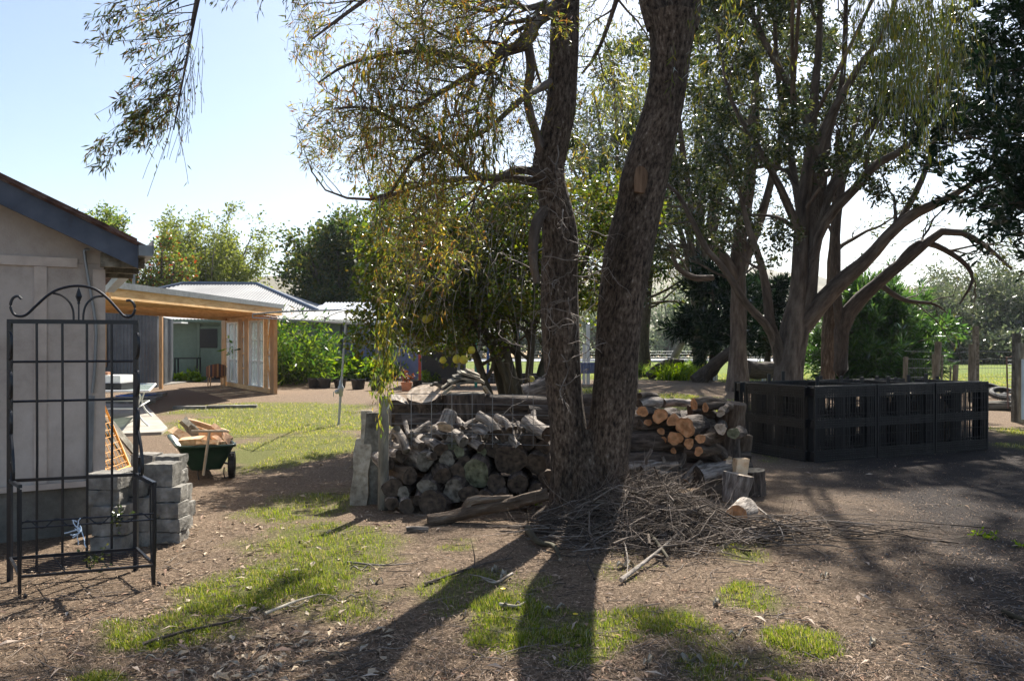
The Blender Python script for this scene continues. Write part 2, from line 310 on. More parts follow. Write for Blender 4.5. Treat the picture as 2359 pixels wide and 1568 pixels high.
# ground material
m, N, L = newmat('ground')
at = N.new('ShaderNodeAttribute'); at.attribute_name = 'cover'; sp = N.new('ShaderNodeSeparateColor'); L.new(at.outputs['Color'], sp.inputs[0])
tc = N.new('ShaderNodeTexCoord')
def nz(sc, det=6, ro=.6):
    n = N.new('ShaderNodeTexNoise'); n.inputs['Scale'].default_value = sc; n.inputs['Detail'].default_value = det; n.inputs['Roughness'].default_value = ro; L.new(tc.outputs['Object'], n.inputs[0]); return n
def mixc(f, a, b):
    x = N.new('ShaderNodeMix'); x.data_type = 'RGBA'; L.new(f, x.inputs[0]); L.new(a, x.inputs[6]); L.new(b, x.inputs[7]); return x.outputs[2]
nA = nz(38, 10, .75); nB = nz(.9, 4); nC = nz(140, 6, .7); nD = nz(7, 6)
rs = ramp(N, [(.33, (.04,.027,.017)), (.46, (.165,.112,.072)), (.56, (.37,.265,.18)), (.68, (.64,.51,.38))]); L.new(nA.outputs[0], rs.inputs[0])
rs2 = ramp(N, [(.35, (.07,.05,.036)), (.6, (.20,.145,.10)), (.8, (.40,.32,.24))]); L.new(nC.outputs[0], rs2.inputs[0])
soil = mixc(nD.outputs[0], rs.outputs[0], rs2.outputs[0])
rg = ramp(N, [(.38, (.014,.011,.010)), (.52, (.052,.041,.036)), (.66, (.14,.118,.105)), (.76, (.30,.26,.235))]); L.new(nC.outputs[0], rg.inputs[0])
rt = ramp(N, [(.3, (.045,.05,.016)), (.48, (.12,.13,.035)), (.6, (.20,.19,.065)), (.7, (.36,.30,.17))]); L.new(nA.outputs[0], rt.inputs[0])
rt2 = ramp(N, [(.35, (.10,.145,.02)), (.65, (.16,.19,.035))]); L.new(nB.outputs[0], rt2.inputs[0])
c1 = mixc(sp.outputs[1], soil, rg.outputs[0]); c2 = mixc(sp.outputs[0], c1, rt.outputs[0]); c3 = mixc(sp.outputs[2], c2, rt2.outputs[0])
b = N.new('ShaderNodeBsdfPrincipled'); b.inputs['Roughness'].default_value = .95; b.inputs['Specular IOR Level'].default_value = .15; L.new(c3, b.inputs['Base Color'])
ad = N.new('ShaderNodeMath'); ad.operation = 'ADD'; L.new(nA.outputs[0], ad.inputs[0]); L.new(nC.outputs[0], ad.inputs[1])
bp = N.new('ShaderNodeBump'); bp.inputs['Strength'].default_value = 1; bp.inputs['Distance'].default_value = .02; L.new(ad.outputs[0], bp.inputs['Height']); L.new(bp.outputs[0], b.inputs['Normal'])
o = N.new('ShaderNodeOutputMaterial'); L.new(b.outputs[0], o.inputs[0]); M['ground'] = m
go = obj('ground', mb, m, smooth=True); tag(go, kind='structure')
ca = go.data.attributes.new('cover', 'FLOAT_COLOR', 'POINT')
tf = turf(gx, gy); cc = np.stack([tf, gravel(gx, gy), np.clip((gy-26)/8, 0, 1)*tf, np.ones_like(gx)], -1)
ca.data.foreach_set('color', cc.astype(np.float32).ravel())
def GP(px, py):                                   # ground point with its real height
    p = G(px, py); p[2] = float(gz(p[0], p[1])); return p
def on(x, y, dz=0): return A(x, y, float(gz(x, y))+dz)

# hills, dry field, far road
def hill(name, cx, cy, rx, ry, h, mat, seed, lab=None):
    u = np.linspace(-1, 1, 90); X, Y = np.meshgrid(u, u); r = np.sqrt(X**2+Y**2)
    Z = h*np.clip(1-r**2, 0, 1)**1.3*(.85+.3*fbm(X*2, Y*2, 1, seed))-1.0
    Z += h*.012*(fbm(X*9, Y*9, 1.5, seed+4)-.5)
    v = np.stack([cx+X*rx, cy+Y*ry, Z], -1).reshape(-1, 3); n = 90; a, bb = np.meshgrid(np.arange(n-1), np.arange(n-1)); k = (bb*n+a).ravel()
    mb = MB(); mb.add(v, np.stack([k, k+1, k+n+1, k+n], -1)); o = obj(name, mb, mat, smooth=True); return tag(o, kind='structure')
M['drygrass'] = noise_mat('drygrass', [(.3, (.075,.07,.032)), (.5, (.15,.125,.065)), (.72, (.22,.18,.10))], nscale=.02, detail=12, bump=0, nrough=.75, attr='obj')
hill('hill', -60, 720, 480, 300, 76, M['drygrass'], 3)
hill('hill', 210, 800, 230, 240, 84, M['drygrass'], 9)
hill('hill', 560, 950, 520, 340, 66, M['drygrass'], 15)
hill('hill', -620, 800, 360, 300, 60, M['drygrass'], 27)
mb = MB(); box(mb, (-30, 85, -.2), (60, 160, .03)); tag(obj('dry_field', mb, noise_mat('straw', [(.3,(.36,.22,.09)),(.7,(.56,.38,.19))], nscale=.3, detail=8, bump=.3, attr='obj')), kind='structure')
mb = MB(); box(mb, (-15, 70, -.2), (40, 82, .03)); tag(obj('road', mb, flat('farroad', (.2,.21,.24), .8, attr='obj', nscale=.5)), kind='structure')
# ---------------- trees ----------------
def perp_rand(T):
    r = RG.normal(size=T.shape); r -= (r*T).sum(-1, keepdims=True)*T; return unit(r)
def grow(P0, D, Ln, K=6, wig=.25, droop=0.0, up=0.0):
    """N curves of K+1 points from P0 along D; droop pulls them down along their length"""
    N = len(P0); P = np.zeros((N, K+1, 3)); P[:, 0] = P0; d = unit(D); st = (Ln/K)[:, None]
    for k in range(K):
        d = unit(d+RG.normal(size=d.shape)*wig+A(0, 0, up-droop*(k+1)/K)); P[:, k+1] = P[:, k]+d*st
    return P
def sprout(P, R, n, ln, spread=.9, t0=.25, t1=1.0, K=6, wig=.2, droop=0, up=0, rr=.5, rmin=.003, bias=None, taper=.25):
    """n children on each curve; returns their curves and radii"""
    N, K0, _ = P.shape; i = np.repeat(np.arange(N), n); t = t0+(t1-t0)*RG.random(len(i)); f = t*(K0-1); a = np.minimum(f.astype(int), K0-2); w = (f-a)[:, None]
    p = P[i, a]*(1-w)+P[i, a+1]*w; T = unit(P[i, a+1]-P[i, a]); r = (R[i, a]*(1-w[:,0])+R[i, a+1]*w[:,0])
    s = spread*(.6+.8*RG.random(len(i)))[:, None]
    d = unit(T*np.cos(s)+perp_rand(T)*np.sin(s)+(0 if bias is None else np.asarray(bias)))
    L = ln*(.55+.9*RG.random(len(i)))*(1-.45*t)
    C = grow(p, d, L, K, wig, droop, up)
    r0 = np.maximum(r*rr, rmin); RR = r0[:, None]*np.linspace(1, taper, K+1)[None]; return C, np.maximum(RR, rmin*.6)
def leaves(mb, P, n, ln, wd, droop=.3, along=.5, spread=.02, t0=.1, fold=.0, D=None):
    """n leaf blades along each curve"""
    N, K0, _ = P.shape; i = np.repeat(np.arange(N), n); t = t0+(1-t0)*RG.random(len(i)); f = t*(K0-1); a = np.minimum(f.astype(int), K0-2); w = (f-a)[:, None]
    p = P[i, a]*(1-w)+P[i, a+1]*w+RG.normal(size=(len(i), 3))*spread; T = unit(P[i, a+1]-P[i, a])
    d = unit(T*along+RG.normal(size=T.shape)*(1-along)+A(0, 0, -droop)); s = perp_rand(d)
    L = (ln*(.6+.8*RG.random(len(i))))[:, None]; Wd = (wd*(.6+.8*RG.random(len(i))))[:, None]
    v = np.stack([p, p+d*L*.45+s*Wd/2, p+d*L, p+d*L*.45-s*Wd/2], 1).reshape(-1, 3)
    mb.add(v, np.arange(len(v)).reshape(-1, 4), bk=np.zeros_like(v))
def keep(P, R, mask): return P[mask], R[mask]
def stack(*PR):
    K = max(p.shape[1] for p, r in PR)
    def rs(a):
        if a.shape[1] == K: return a
        f = np.linspace(0, a.shape[1]-1, K); i = np.minimum(f.astype(int), a.shape[1]-2); w = (f-i)
        w = w[None, :, None] if a.ndim == 3 else w[None]; return a[:, i]*(1-w)+a[:, i+1]*w
    return np.concatenate([rs(p) for p, r in PR]), np.concatenate([rs(r) for p, r in PR])
def limb(rows, K=14):
    """rows (px, py, Y, width px) as seen in the photograph -> centre line and radii in metres, resampled to K points"""
    x = np.array([list(W(a, b, y))+[w*y/F/2] for a, b, y, w in rows]); s = smoothpts(x, 8)
    d = np.concatenate([[0], np.cumsum(np.linalg.norm(np.diff(s[:, :3], axis=0), axis=1))]); t = np.linspace(0, d[-1], K)
    o = np.stack([np.interp(t, d, s[:, k]) for k in range(4)], 1); return o[:, :3], o[:, 3]
def limbs(L, K=14):
    PR = [limb(r, K) for r in L]; return np.array([p for p, r in PR]), np.array([r for p, r in PR])
def tree(name, label, org, trunkPR, branchPR, leafspec, bark, leafm, trunkname='trunk', group=None, sides=10, rough=.06, cat='tree', bsides=4, bm=None, extra=None):
    t = thing(name, label, cat, org, group)
    mb = MB()
    for P, R in trunkPR: curves(mb, P, R, sides, rough=rough, rs=1.0)
    obj(trunkname, mb, bark, t, smooth=True)
    if branchPR:
        mb = MB()
        for k, (P, R) in enumerate(branchPR): curves(mb, P, R, bsides if k == 0 else 3)
        obj('branches', mb, bm or bark, t, smooth=True)
    mb = MB(); leafspec(mb); obj('crown', mb, leafm, t); return t

# --- leaf colours (linear) ---
M['lf_willow'] = leaf_mat('lf_willow', [(.035,.055,.015), (.065,.09,.02), (.12,.13,.03), (.19,.165,.035), (.17,.09,.035), (.06,.08,.02)], .55, gloss=.15)
M['lf_willow_yel'] = leaf_mat('lf_willow_yel', [(.055,.085,.02), (.09,.12,.025), (.16,.165,.03), (.08,.10,.025), (.22,.17,.04)], .5)
M['lf_spray'] = leaf_mat('lf_spray', [(.025,.045,.014), (.04,.06,.018), (.07,.085,.02), (.09,.055,.025), (.05,.065,.02)], .32, gloss=.1)
M['lf_strand'] = leaf_mat('lf_strand', [(.05,.085,.02), (.08,.12,.025), (.14,.15,.03), (.2,.15,.04)], .5)
M['lf_gum'] = leaf_mat('lf_gum', [(.018,.030,.016), (.028,.044,.02), (.04,.058,.022), (.10,.105,.03), (.022,.034,.018)], .30, gloss=.12)
M['lf_quince'] = leaf_mat('lf_quince', [(.026,.048,.012), (.042,.068,.014), (.06,.09,.018), (.11,.14,.022), (.10,.075,.02), (.035,.058,.014)], .5, gloss=.1)
M['lf_oak'] = leaf_mat('lf_oak', [(.02,.04,.012), (.035,.06,.016), (.06,.085,.02), (.12,.11,.025)], .35, gloss=.06)
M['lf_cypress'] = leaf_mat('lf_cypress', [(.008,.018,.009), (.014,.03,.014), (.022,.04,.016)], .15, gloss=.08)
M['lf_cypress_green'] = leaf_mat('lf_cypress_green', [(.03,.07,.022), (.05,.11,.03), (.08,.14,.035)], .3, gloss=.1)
M['lf_tea'] = leaf_mat('lf_tea', [(.06,.085,.02), (.10,.13,.03), (.16,.18,.04), (.07,.09,.03)], .4, gloss=.04)
M['lf_bottle'] = leaf_mat('lf_bottle', [(.05,.09,.02), (.08,.13,.03), (.12,.16,.04), (.13,.14,.04)], .4, gloss=.05)
M['lf_bottle2'] = leaf_mat('lf_bottle2', [(.05,.085,.02), (.08,.12,.03), (.10,.14,.03), (.13,.15,.04), (.12,.14,.035), (.06,.09,.02), (.30,.08,.04)], .4, gloss=.05)
M['lf_silver'] = leaf_mat('lf_silver', [(.12,.15,.10), (.18,.21,.15), (.25,.27,.19)], .35, gloss=.06)
M['lf_belt'] = leaf_mat('lf_belt', [(.04,.055,.032), (.06,.078,.04), (.10,.11,.06)], .35, gloss=.06)
M['lf_bush'] = leaf_mat('lf_bush', [(.05,.10,.014), (.09,.16,.02), (.15,.23,.028), (.24,.30,.05)], .5, gloss=.04)

M['scar'] = noise_mat('scar', [(.3, (.10,.06,.035)), (.5, (.24,.145,.085)), (.75,(.34,.22,.14))], nscale=10, bump=.5, fine=50, scale=(3,1,.4))
# ======= the twin trunked tree in the middle =======
Yt = 7.45
TL = limb([(1303,1215,Yt,128),(1306,1180,Yt,100),(1308,1100,Yt,84),(1308,1000,Yt,86),(1300,900,Yt,82),(1290,752,Yt,84),(1288,640,Yt,82),(1288,533,Yt,80),(1270,423,Yt,68),(1263,392,Yt,76),(1280,300,Yt,74),(1293,235,Yt,70),(1299,78,Yt,67),(1303,0,Yt,62),(1308,-160,Yt,52),(1296,-420,Yt-.1,40),(1280,-700,Yt-.2,26),(1250,-950,Yt-.3,12)], 90)
TR = limb([(1390,1200,Yt,120),(1391,1140,Yt,100),(1401,1026,Yt,100),(1413,917,Yt,106),(1421,807,Yt,102),(1430,697,Yt,104),(1447,588,Yt,110),(1470,478,Yt,101),(1484,401,Yt,104),(1530,240,Yt,88),(1546,120,Yt,96),(1550,40,Yt,120)], 70)
TR2 = limb([(1565,60,Yt,86),(1577,0,Yt,80),(1592,-120,Yt,70),(1640,-400,Yt,52),(1690,-700,Yt+.2,30),(1720,-950,Yt+.3,12)], 34)
TR3 = limb([(1520,60,Yt,62),(1503,0,Yt,60),(1480,-120,Yt,52),(1440,-400,Yt-.2,36),(1400,-700,Yt-.4,20)], 30)
TB = limb([(1345,1220,Yt,170),(1347,1150,Yt,120),(1345,1060,Yt,100),(1343,985,Yt,50)], 22)
main = thing('twin_trunk_tree', 'large rough barked tree with two leaning trunks and weeping leaves before the woodpile', 'tree', on(.7, Yt, -.1))
for nm, parts in (('trunk', [TL, TB]), ('trunk', [TR, TR2, TR3])):
    mb = MB()
    for P, R in parts: curves(mb, P, R, 40, rough=.035, rs=.6)
    mb_t = obj(nm, mb, M['bark_main'], main, smooth=True)
mb = MB(); fr_ = [W(x, y, Yt-.235) for x, y in ((1462,441),(1461,412),(1464,388),(1473,381),(1484,386),(1493,398),(1490,425),(1484,445))]; n_ = len(fr_)
mb.add(fr_+[p+A(0,.12,0) for p in fr_]+[sum(fr_)/n_-A(0,.004,0)], [[i,(i+1)%n_,n_+(i+1)%n_,n_+i] for i in range(n_)], [[i,2*n_,(i+1)%n_] for i in range(n_)]); obj('sawn_scar', mb, M['scar'], main)
for k, (ang, ln_r) in enumerate(((200,.42),(245,.5),(290,.46),(335,.5),(20,.4),(150,.35))):
    a_ = radians(ang); p0_ = A(.72+.18*cos(a_), Yt+.12*sin(a_), .22); pr = smoothpts([p0_, p0_+A(cos(a_)*ln_r*.35, sin(a_)*ln_r*.35, -.13), p0_+A(cos(a_)*ln_r*.75, sin(a_)*ln_r*.75, -.2), p0_+A(cos(a_)*ln_r, sin(a_)*ln_r, -.26)], 5)
    mb = MB(); curves(mb, pr, np.linspace(.13, .03, len(pr)), 18, rough=.06); obj('root', mb, M['bark_main'], main, smooth=True)
MLIMB = [  # the boughs one can follow in the photograph
 [(1265,410,7.45,34),(1236,398,7.3,22),(1190,392,7.1,20),(1140,410,6.9,17),(1080,395,6.7,15),(1030,345,6.5,13),(960,330,6.3,9)],
 [(1255,425,7.4,26),(1180,412,7.3,18),(1060,412,7.1,13),(960,430,6.9,10),(870,462,6.8,7)],
 [(1290,20,7.45,44),(1262,28,7.4,38),(1230,55,7.3,32),(1215,100,7.2,26),(1160,118,7.1,24),(1130,150,7.0,20),(1090,170,6.9,16),(1020,210,6.7,12),(940,260,6.4,9)],
 [(1215,100,7.2,24),(1222,150,7.2,24),(1215,230,7.2,22),(1235,310,7.3,20),(1252,360,7.4,26)],
 [(1270,190,7.4,20),(1200,230,7.0,14),(1120,300,6.8,12),(1030,335,6.6,10),(950,370,6.4,9),(905,440,6.3,8),(850,460,6.2,7),(780,452,6.2,5),(740,430,6.2,4),(715,390,6.2,3),(700,345,6.2,2)],
 [(1300,-60,7.4,36),(1180,-90,7.0,26),(1020,-100,6.5,20),(850,-110,6.0,15),(640,-120,5.6,11),(480,-60,5.3,8),(440,60,5.2,5)],
 [(1255,10,7.4,16),(1210,20,7.2,14),(1180,5,7.0,12),(1120,25,6.8,10),(1020,5,6.6,8)],
 [(1300,-300,7.3,30),(1150,-420,6.8,22),(950,-480,6.3,15),(700,-470,5.8,9)],
 [(1280,480,7.4,26),(1250,490,7.35,30),(1232,530,7.2,26),(1228,600,7.15,20),(1236,650,7.2,18)],
 [(1590,-100,7.45,34),(1680,-160,7.2,24),(1800,-200,6.8,18),(1950,-190,6.4,14),(2060,-120,6.1,9),(2110,-40,6.0,5)],
 [(1600,-150,7.5,30),(1700,-300,7.8,20),(1850,-380,8.0,14),(2010,-340,7.6,9)],
 [(1120,160,6.95,16),(1010,120,6.6,12),(900,125,6.2,10),(800,150,5.9,7),(735,190,5.7,4)],
 [(1030,345,6.5,12),(930,290,6.3,10),(850,250,6.1,8),(770,250,5.9,5)],
 [(1020,-100,6.5,18),(900,-40,6.1,12),(800,30,5.8,8),(720,90,5.6,4)],
 [(1480,-160,7.4,30),(1440,-60,7.6,16),(1400,60,7.8,11),(1370,130,7.9,8),(1340,170,8.0,5)],
 [(1640,-420,7.5,30),(1620,-560,7.0,20),(1500,-640,6.4,12),(1350,-640,6.0,8)],
]
BP, BR = limbs(MLIMB, 18)
mb = MB()
for k in range(len(BP)): curves(mb, BP[k], BR[k], 9, rough=.08)
# sub-boughs and hanging twigs
i_left = [0,2,4,5,6,7,11,12,13]; i_right = [9,10,14,15]
S1, R1 = sprout(BP[i_left], BR[i_left], 8, 1.05, .8, .15, 1, wig=.22, droop=.06, rr=.45, rmin=.004, bias=(-.35,-.1,.05))
S1b, R1b = sprout(BP[[2,4,6,1]], BR[[2,4,6,1]], 12, 1.0, .9, .05, .9, wig=.3, droop=.1, rr=.4, rmin=.004, bias=(-.2,0,.1))
S1, R1 = stack((S1, R1), (S1b, R1b))
# the open sky on the upper left stays open: drop twigs that would stand in it
def px_of(p): return CX+p[..., 0]/p[..., 1]*F, CY-(p[..., 2]-H)/p[..., 1]*F
def in_gap(P):
    x, y = px_of(P[:, -1]); return ((x < 660+.0*y) & (y > -30) & ~((x > 300) & (x < 460) & (y < 330))) | ((x < 860) & (y > 420) & (x > 450))
S1, R1 = keep(S1, R1, ~in_gap(S1))
S2, R2 = sprout(S1, R1, 6, .66, .75, .15, 1, K=6, wig=.24, droop=.10, rr=.5, rmin=.0022)
S2, R2 = keep(S2, R2, ~in_gap(S2))
S3, R3 = sprout(S2, R2, 3, .36, .6, .1, 1, K=6, wig=.2, droop=.15, rr=.6, rmin=.0016)
S3, R3 = keep(S3, R3, ~in_gap(S3))
curves(mb, S1, R1, 5); curves(mb, S2, R2, 3); curves(mb, S3, R3, 3)
U1, V1 = sprout(BP[i_right], BR[i_right], 8, 1.1, .8, .2, 1, wig=.25, droop=.1, rr=.45, rmin=.004, bias=(.1,0,.1))
U2, V2 = sprout(U1, V1, 7, .7, .6, .2, 1, wig=.2, droop=.35, rr=.5, rmin=.002)
curves(mb, U1, V1, 4); curves(mb, U2, V2, 3)
# bare silver twigs round the left trunk
n = 46; ys = RG.uniform(330, 900, n); xs = 1290+RG.normal(size=n)*40; p0 = np.array([W(a, b, 7.2) for a, b in zip(xs, ys)])
D1 = grow(p0, RG.normal(size=(n,3))*A(1,.3,.6)+A(.0,-.5,-.2), RG.uniform(.3,.9,n), 9, .42, .25)
D2, E2 = sprout(D1, np.full((n,10), .005), 3, .35, .8, .2, 1, wig=.35, droop=.2, rr=.6, rmin=.0018)
mb2 = MB(); curves(mb2, D1, np.linspace(.0065, .0022, 10)[None]*np.ones((n,1)), 4); curves(mb2, D2, E2, 3)
# dead strands hanging down in front of the quince
n = 60; p0 = np.array([W(a, b, y) for a, b, y in zip(RG.uniform(930,1230,n), RG.uniform(420,640,n), RG.uniform(6.3,7.2,n))])
D3 = grow(p0, RG.normal(size=(n,3))*.3+A(-.45,-.1,-.9), RG.uniform(.5,1.25,n), 9, .10, .3)
curves(mb2, D3, np.linspace(.0035, .0015, 10)[None]*np.ones((n,1)), 3)
obj('bare_twigs', mb2, M['log_grey'], main, smooth=True)
obj('branches', mb, M['bark_gum'], main, smooth=True)
mb = MB()
leaves(mb, S2, 11, .06, .010, .12, .5, .02); leaves(mb, S3, 14, .058, .0095, .15, .5, .02)
# greener strands: hanging clumps one sees darker in front
n = 70; base = [(870,80),(840,150),(900,110),(980,60),(1010,200),(880,240),(1060,260),(1110,230),(930,330)]
bb = np.array([W(*base[rnd.randrange(len(base))], rnd.uniform(5.6, 6.3)) for _ in range(n)])+RG.normal(size=(n,3))*.10
D4 = grow(bb, RG.normal(size=(n,3))*.3+A(-.1,0,-1), RG.uniform(.35,.75,n), 8, .1, .5)
leaves(mb, D4, 20, .10, .014, .7, .7, .02)
obj('crown', mb, M['lf_willow'], main)
# the hanging green strand beside the end post of the woodpile
bb = np.array([W(rnd.gauss(908, 16), rnd.uniform(640, 800), 6.7) for _ in range(22)])
D5 = grow(bb, RG.normal(size=(22,3))*.15+A(-.2,0,-1), RG.uniform(.4,.85,22), 9, .09, .5)
mb = MB(); curves(mb, D5, np.full((22,10), .002), 3)
leaves(mb, D5, 26, .07, .014, .6, .6, .02); obj('hanging_strands', mb, M['lf_strand'], main)
mb = MB(); leaves(mb, U2, 18, .075, .010, .6, .6, .03)
# long curtain on the upper right
n = 150; bb = np.array([W(rnd.gauss(2100, 62), rnd.uniform(-150, 60), rnd.uniform(5.8, 6.8)) for _ in range(n)])
D6 = grow(bb, RG.normal(size=(n,3))*.2+A(.05,0,-1), RG.uniform(.5,1.3,n), 9, .07, .6); curves(mb, D6, np.full((n,10), .0018), 3)
leaves(mb, D6, 30, .068, .009, .8, .7, .02)
n = 34; bb = np.array([W(rnd.gauss(1660, 60), rnd.uniform(-100, 150), rnd.uniform(6.8, 7.6)) for _ in range(n)])
D7 = grow(bb, RG.normal(size=(n,3))*.6+A(.3,0,-.4), RG.uniform(.3,.8,n), 7, .15, .5); curves(mb, D7, np.full((n,8), .0018), 3); leaves(mb, D7, 22, .07, .009, .5, .6, .02)
n = 50; bb = np.array([W(rnd.gauss(1400, 40), rnd.uniform(-60, 330), rnd.uniform(7.6, 8.3)) for _ in range(n)])
D8 = grow(bb, RG.normal(size=(n,3))*.6+A(0,0,-.4), RG.uniform(.3,.8,n), 7, .15, .5); curves(mb, D8, np.full((n,8), .0018), 3); leaves(mb, D8, 20, .07, .009, .5, .6, .02)
obj('hanging_strands', mb, M['lf_willow_yel'], main)

# spray hanging into the sky on the upper left
spr = limb([(470,-60,5.2,9),(445,60,5.2,6),(418,200,5.2,5),(400,300,5.2,3)], 12)
Q1, q1 = sprout(spr[0][None], spr[1][None], 38, .72, .6, .05, 1, K=7, wig=.09, droop=.04, rr=.5, rmin=.002, bias=(-1.3,0,.05))
x, y = px_of(Q1[:, -1]); ok = (x < 470) & ~((y > 130) & (y < 220)); Q1, q1 = Q1[ok], q1[ok]
Q2, q2 = sprout(Q1, q1, 4, .22, .5, .1, 1, K=5, wig=.12, droop=.3, rr=.6, rmin=.0014)
Q3 = grow(np.repeat(spr[0][3:11], 5, 0)+RG.normal(size=(40,3))*.03, RG.normal(size=(40,3))*.12+A(-.1,0,-1), RG.uniform(.2,.6,40), 7, .06, .1)
mb = MB(); curves(mb, spr[0], spr[1], 5); curves(mb, Q1, q1, 3); curves(mb, Q2, q2, 3); curves(mb, Q3, np.full((40,8), .0016), 3)
obj('branches', mb, M['bark_dark'], main, smooth=True); mb = MB()
top = limb([(800,-120,5.6,10),(640,-60,5.5,8),(520,-40,5.4,7),(380,-20,5.3,4),(260,10,5.3,2)], 12)
T1, t1 = sprout(top[0][None], top[1][None], 26, .4, .7, .05, 1, K=6, wig=.15, droop=.35, rr=.5, rmin=.002); curves(mb, top[0], top[1], 5); curves(mb, T1, t1, 3)
obj('branches', mb, M['bark_dark'], main, smooth=True)
mb = MB(); leaves(mb, Q1, 18, .055, .010, .2, .6, .014); leaves(mb, Q2, 14, .055, .010, .3, .6, .014); leaves(mb, T1, 13, .055, .009, .3, .6, .012); leaves(mb, Q3, 3, .04, .008, .5, .6, .01)
obj('crown', mb, M['lf_spray'], main)

# ======= quince with many stems =======
def auto_tree(name, label, base, stems, hgt, lv, leaf, bark, leafm, org=None, flt=None, **kw):
    """stems: limb rows; lv: list of sprout dicts; leaf: (n, len, width, droop, along, spread)"""
    P, R = stems; cur = (P, R); br = []
    for d in lv:
        nx_ = sprout(cur[0], cur[1], **d)
        if flt is not None: nx_ = keep(*nx_, flt(nx_[0]))
        br.append(nx_); cur = nx_
    lsp = (lambda mb: [leaves(mb, b_[0], *leaf) for b_ in br[-2:]]) if len(br) > 1 else (lambda mb: leaves(mb, br[-1][0], *leaf))
    return tree(name, label, base, [(P, R)], br, lsp, bark, leafm, **kw), br
Yq = 12.5
qs = limbs([
 [(1190,1040,Yq,30),(1175,900,Yq,24),(1135,800,Yq,18),(1085,720,Yq,13),(1010,650,12,8),(930,600,11.6,5)],
 [(1195,1040,Yq,30),(1185,900,Yq,26),(1155,780,Yq,20),(1120,650,Yq,14),(1085,520,12.3,9),(1060,430,12.3,4)],
 [(1180,1040,Yq,26),(1120,890,Yq,20),(1085,790,Yq,16),(1040,700,12,12),(960,690,11.5,8),(880,720,11.2,4)],
 [(1200,1040,Yq,24),(1215,900,Yq,20),(1225,780,Yq,16),(1235,640,Yq,12),(1250,500,Yq,8),(1260,420,Yq,4)],
 [(1210,1040,Yq,24),(1240,880,12.7,20),(1280,760,12.9,16),(1330,640,13,12),(1380,520,13,8),(1400,430,13,4)],
 [(1185,1040,Yq,20),(1150,880,12.7,16),(1110,740,13,14),(1000,560,13.4,10),(930,480,13.6,4)],
 [(1200,1040,Yq,24),(1195,860,12.8,16),(1180,700,13,14),(1150,520,13.4,10),(1130,430,13.6,4)]], 14)
qf = lambda P: (lambda x, y: (x > 790) & (y > 395) & (x < 1530) & ~((x < 980) & (y > 820)) & ~((y > 850)) & ~((y > 740) & (x > 1090) & (RG.random(len(x)) < .75)))(*px_of(P[:, -1]))
quince, qbr = auto_tree('quince_tree', 'many stemmed quince tree with yellowing leaves and hanging yellow fruit behind the woodpile', on(.05, Yq), qs, 6,
    [dict(n=24, ln=1.6, spread=.95, t0=.3, wig=.25, droop=.1, rr=.5, rmin=.006), dict(n=8, ln=.75, spread=.8, t0=.2, wig=.25, droop=.1, rr=.5, rmin=.003), dict(n=3, ln=.35, spread=.8, t0=.2, wig=.2, K=4, rr=.5, rmin=.002)],
    (13, .066, .046, .2, .3, .05), M['bark_quince'], M['lf_quince'], flt=qf, sides=12)
def fruit(px, py, Y, r, lab):
    c = W(px, py, Y); mb = MB(); lathe(mb, c, [(0,.9*r),(.2*r,1.0*r),(.5*r,.92*r),(.86*r,.45*r),(1.0*r,-.1*r),(.88*r,-.6*r),(.45*r,-.95*r),(.1*r,-1.0*r),(0,-.92*r)], 12)
    q = solo('quince', mb, M['fruit'], lab, 'fruit', c, 'quinces hanging in the quince tree', smooth=True)
    mb = MB(); tube(mb, [c+A(0,0,r*.9), c+A(.005,0,r*1.5)], .003, 5); obj('stalk', mb, M['bark_quince'], q)
M['fruit'] = flat('fruit', (.62,.52,.05), .5, var=.2, nscale=25)
for a in [(981,735,11.3,.058,'small yellow quince hanging leftmost, beside the clothesline post'), (1003,712,11.4,.048,'small yellow quince up left near the blue building window'), (908,708,11.2,.05,'green yellow quince on the branch end over the clothesline'),
          (900,738,11.2,.05,'green yellow quince just below the one over the clothesline'), (991,731,11.5,.05,'quince half hidden behind the leftmost yellow quince'),
          (1052,875-50+2,11.2,.062,'round quince on the left of the low touching pair'), (1068,828,11.1,.062,'round quince on the right of the low touching pair'), (1086,806,11.3,.055,'yellow quince above the low touching pair'),
          (1224,906-33,11.6,.05,'lowest quince hanging by itself between the stems'), (1020,829,11.4,.05,'quince hanging left of the low touching pair')]: fruit(*a)

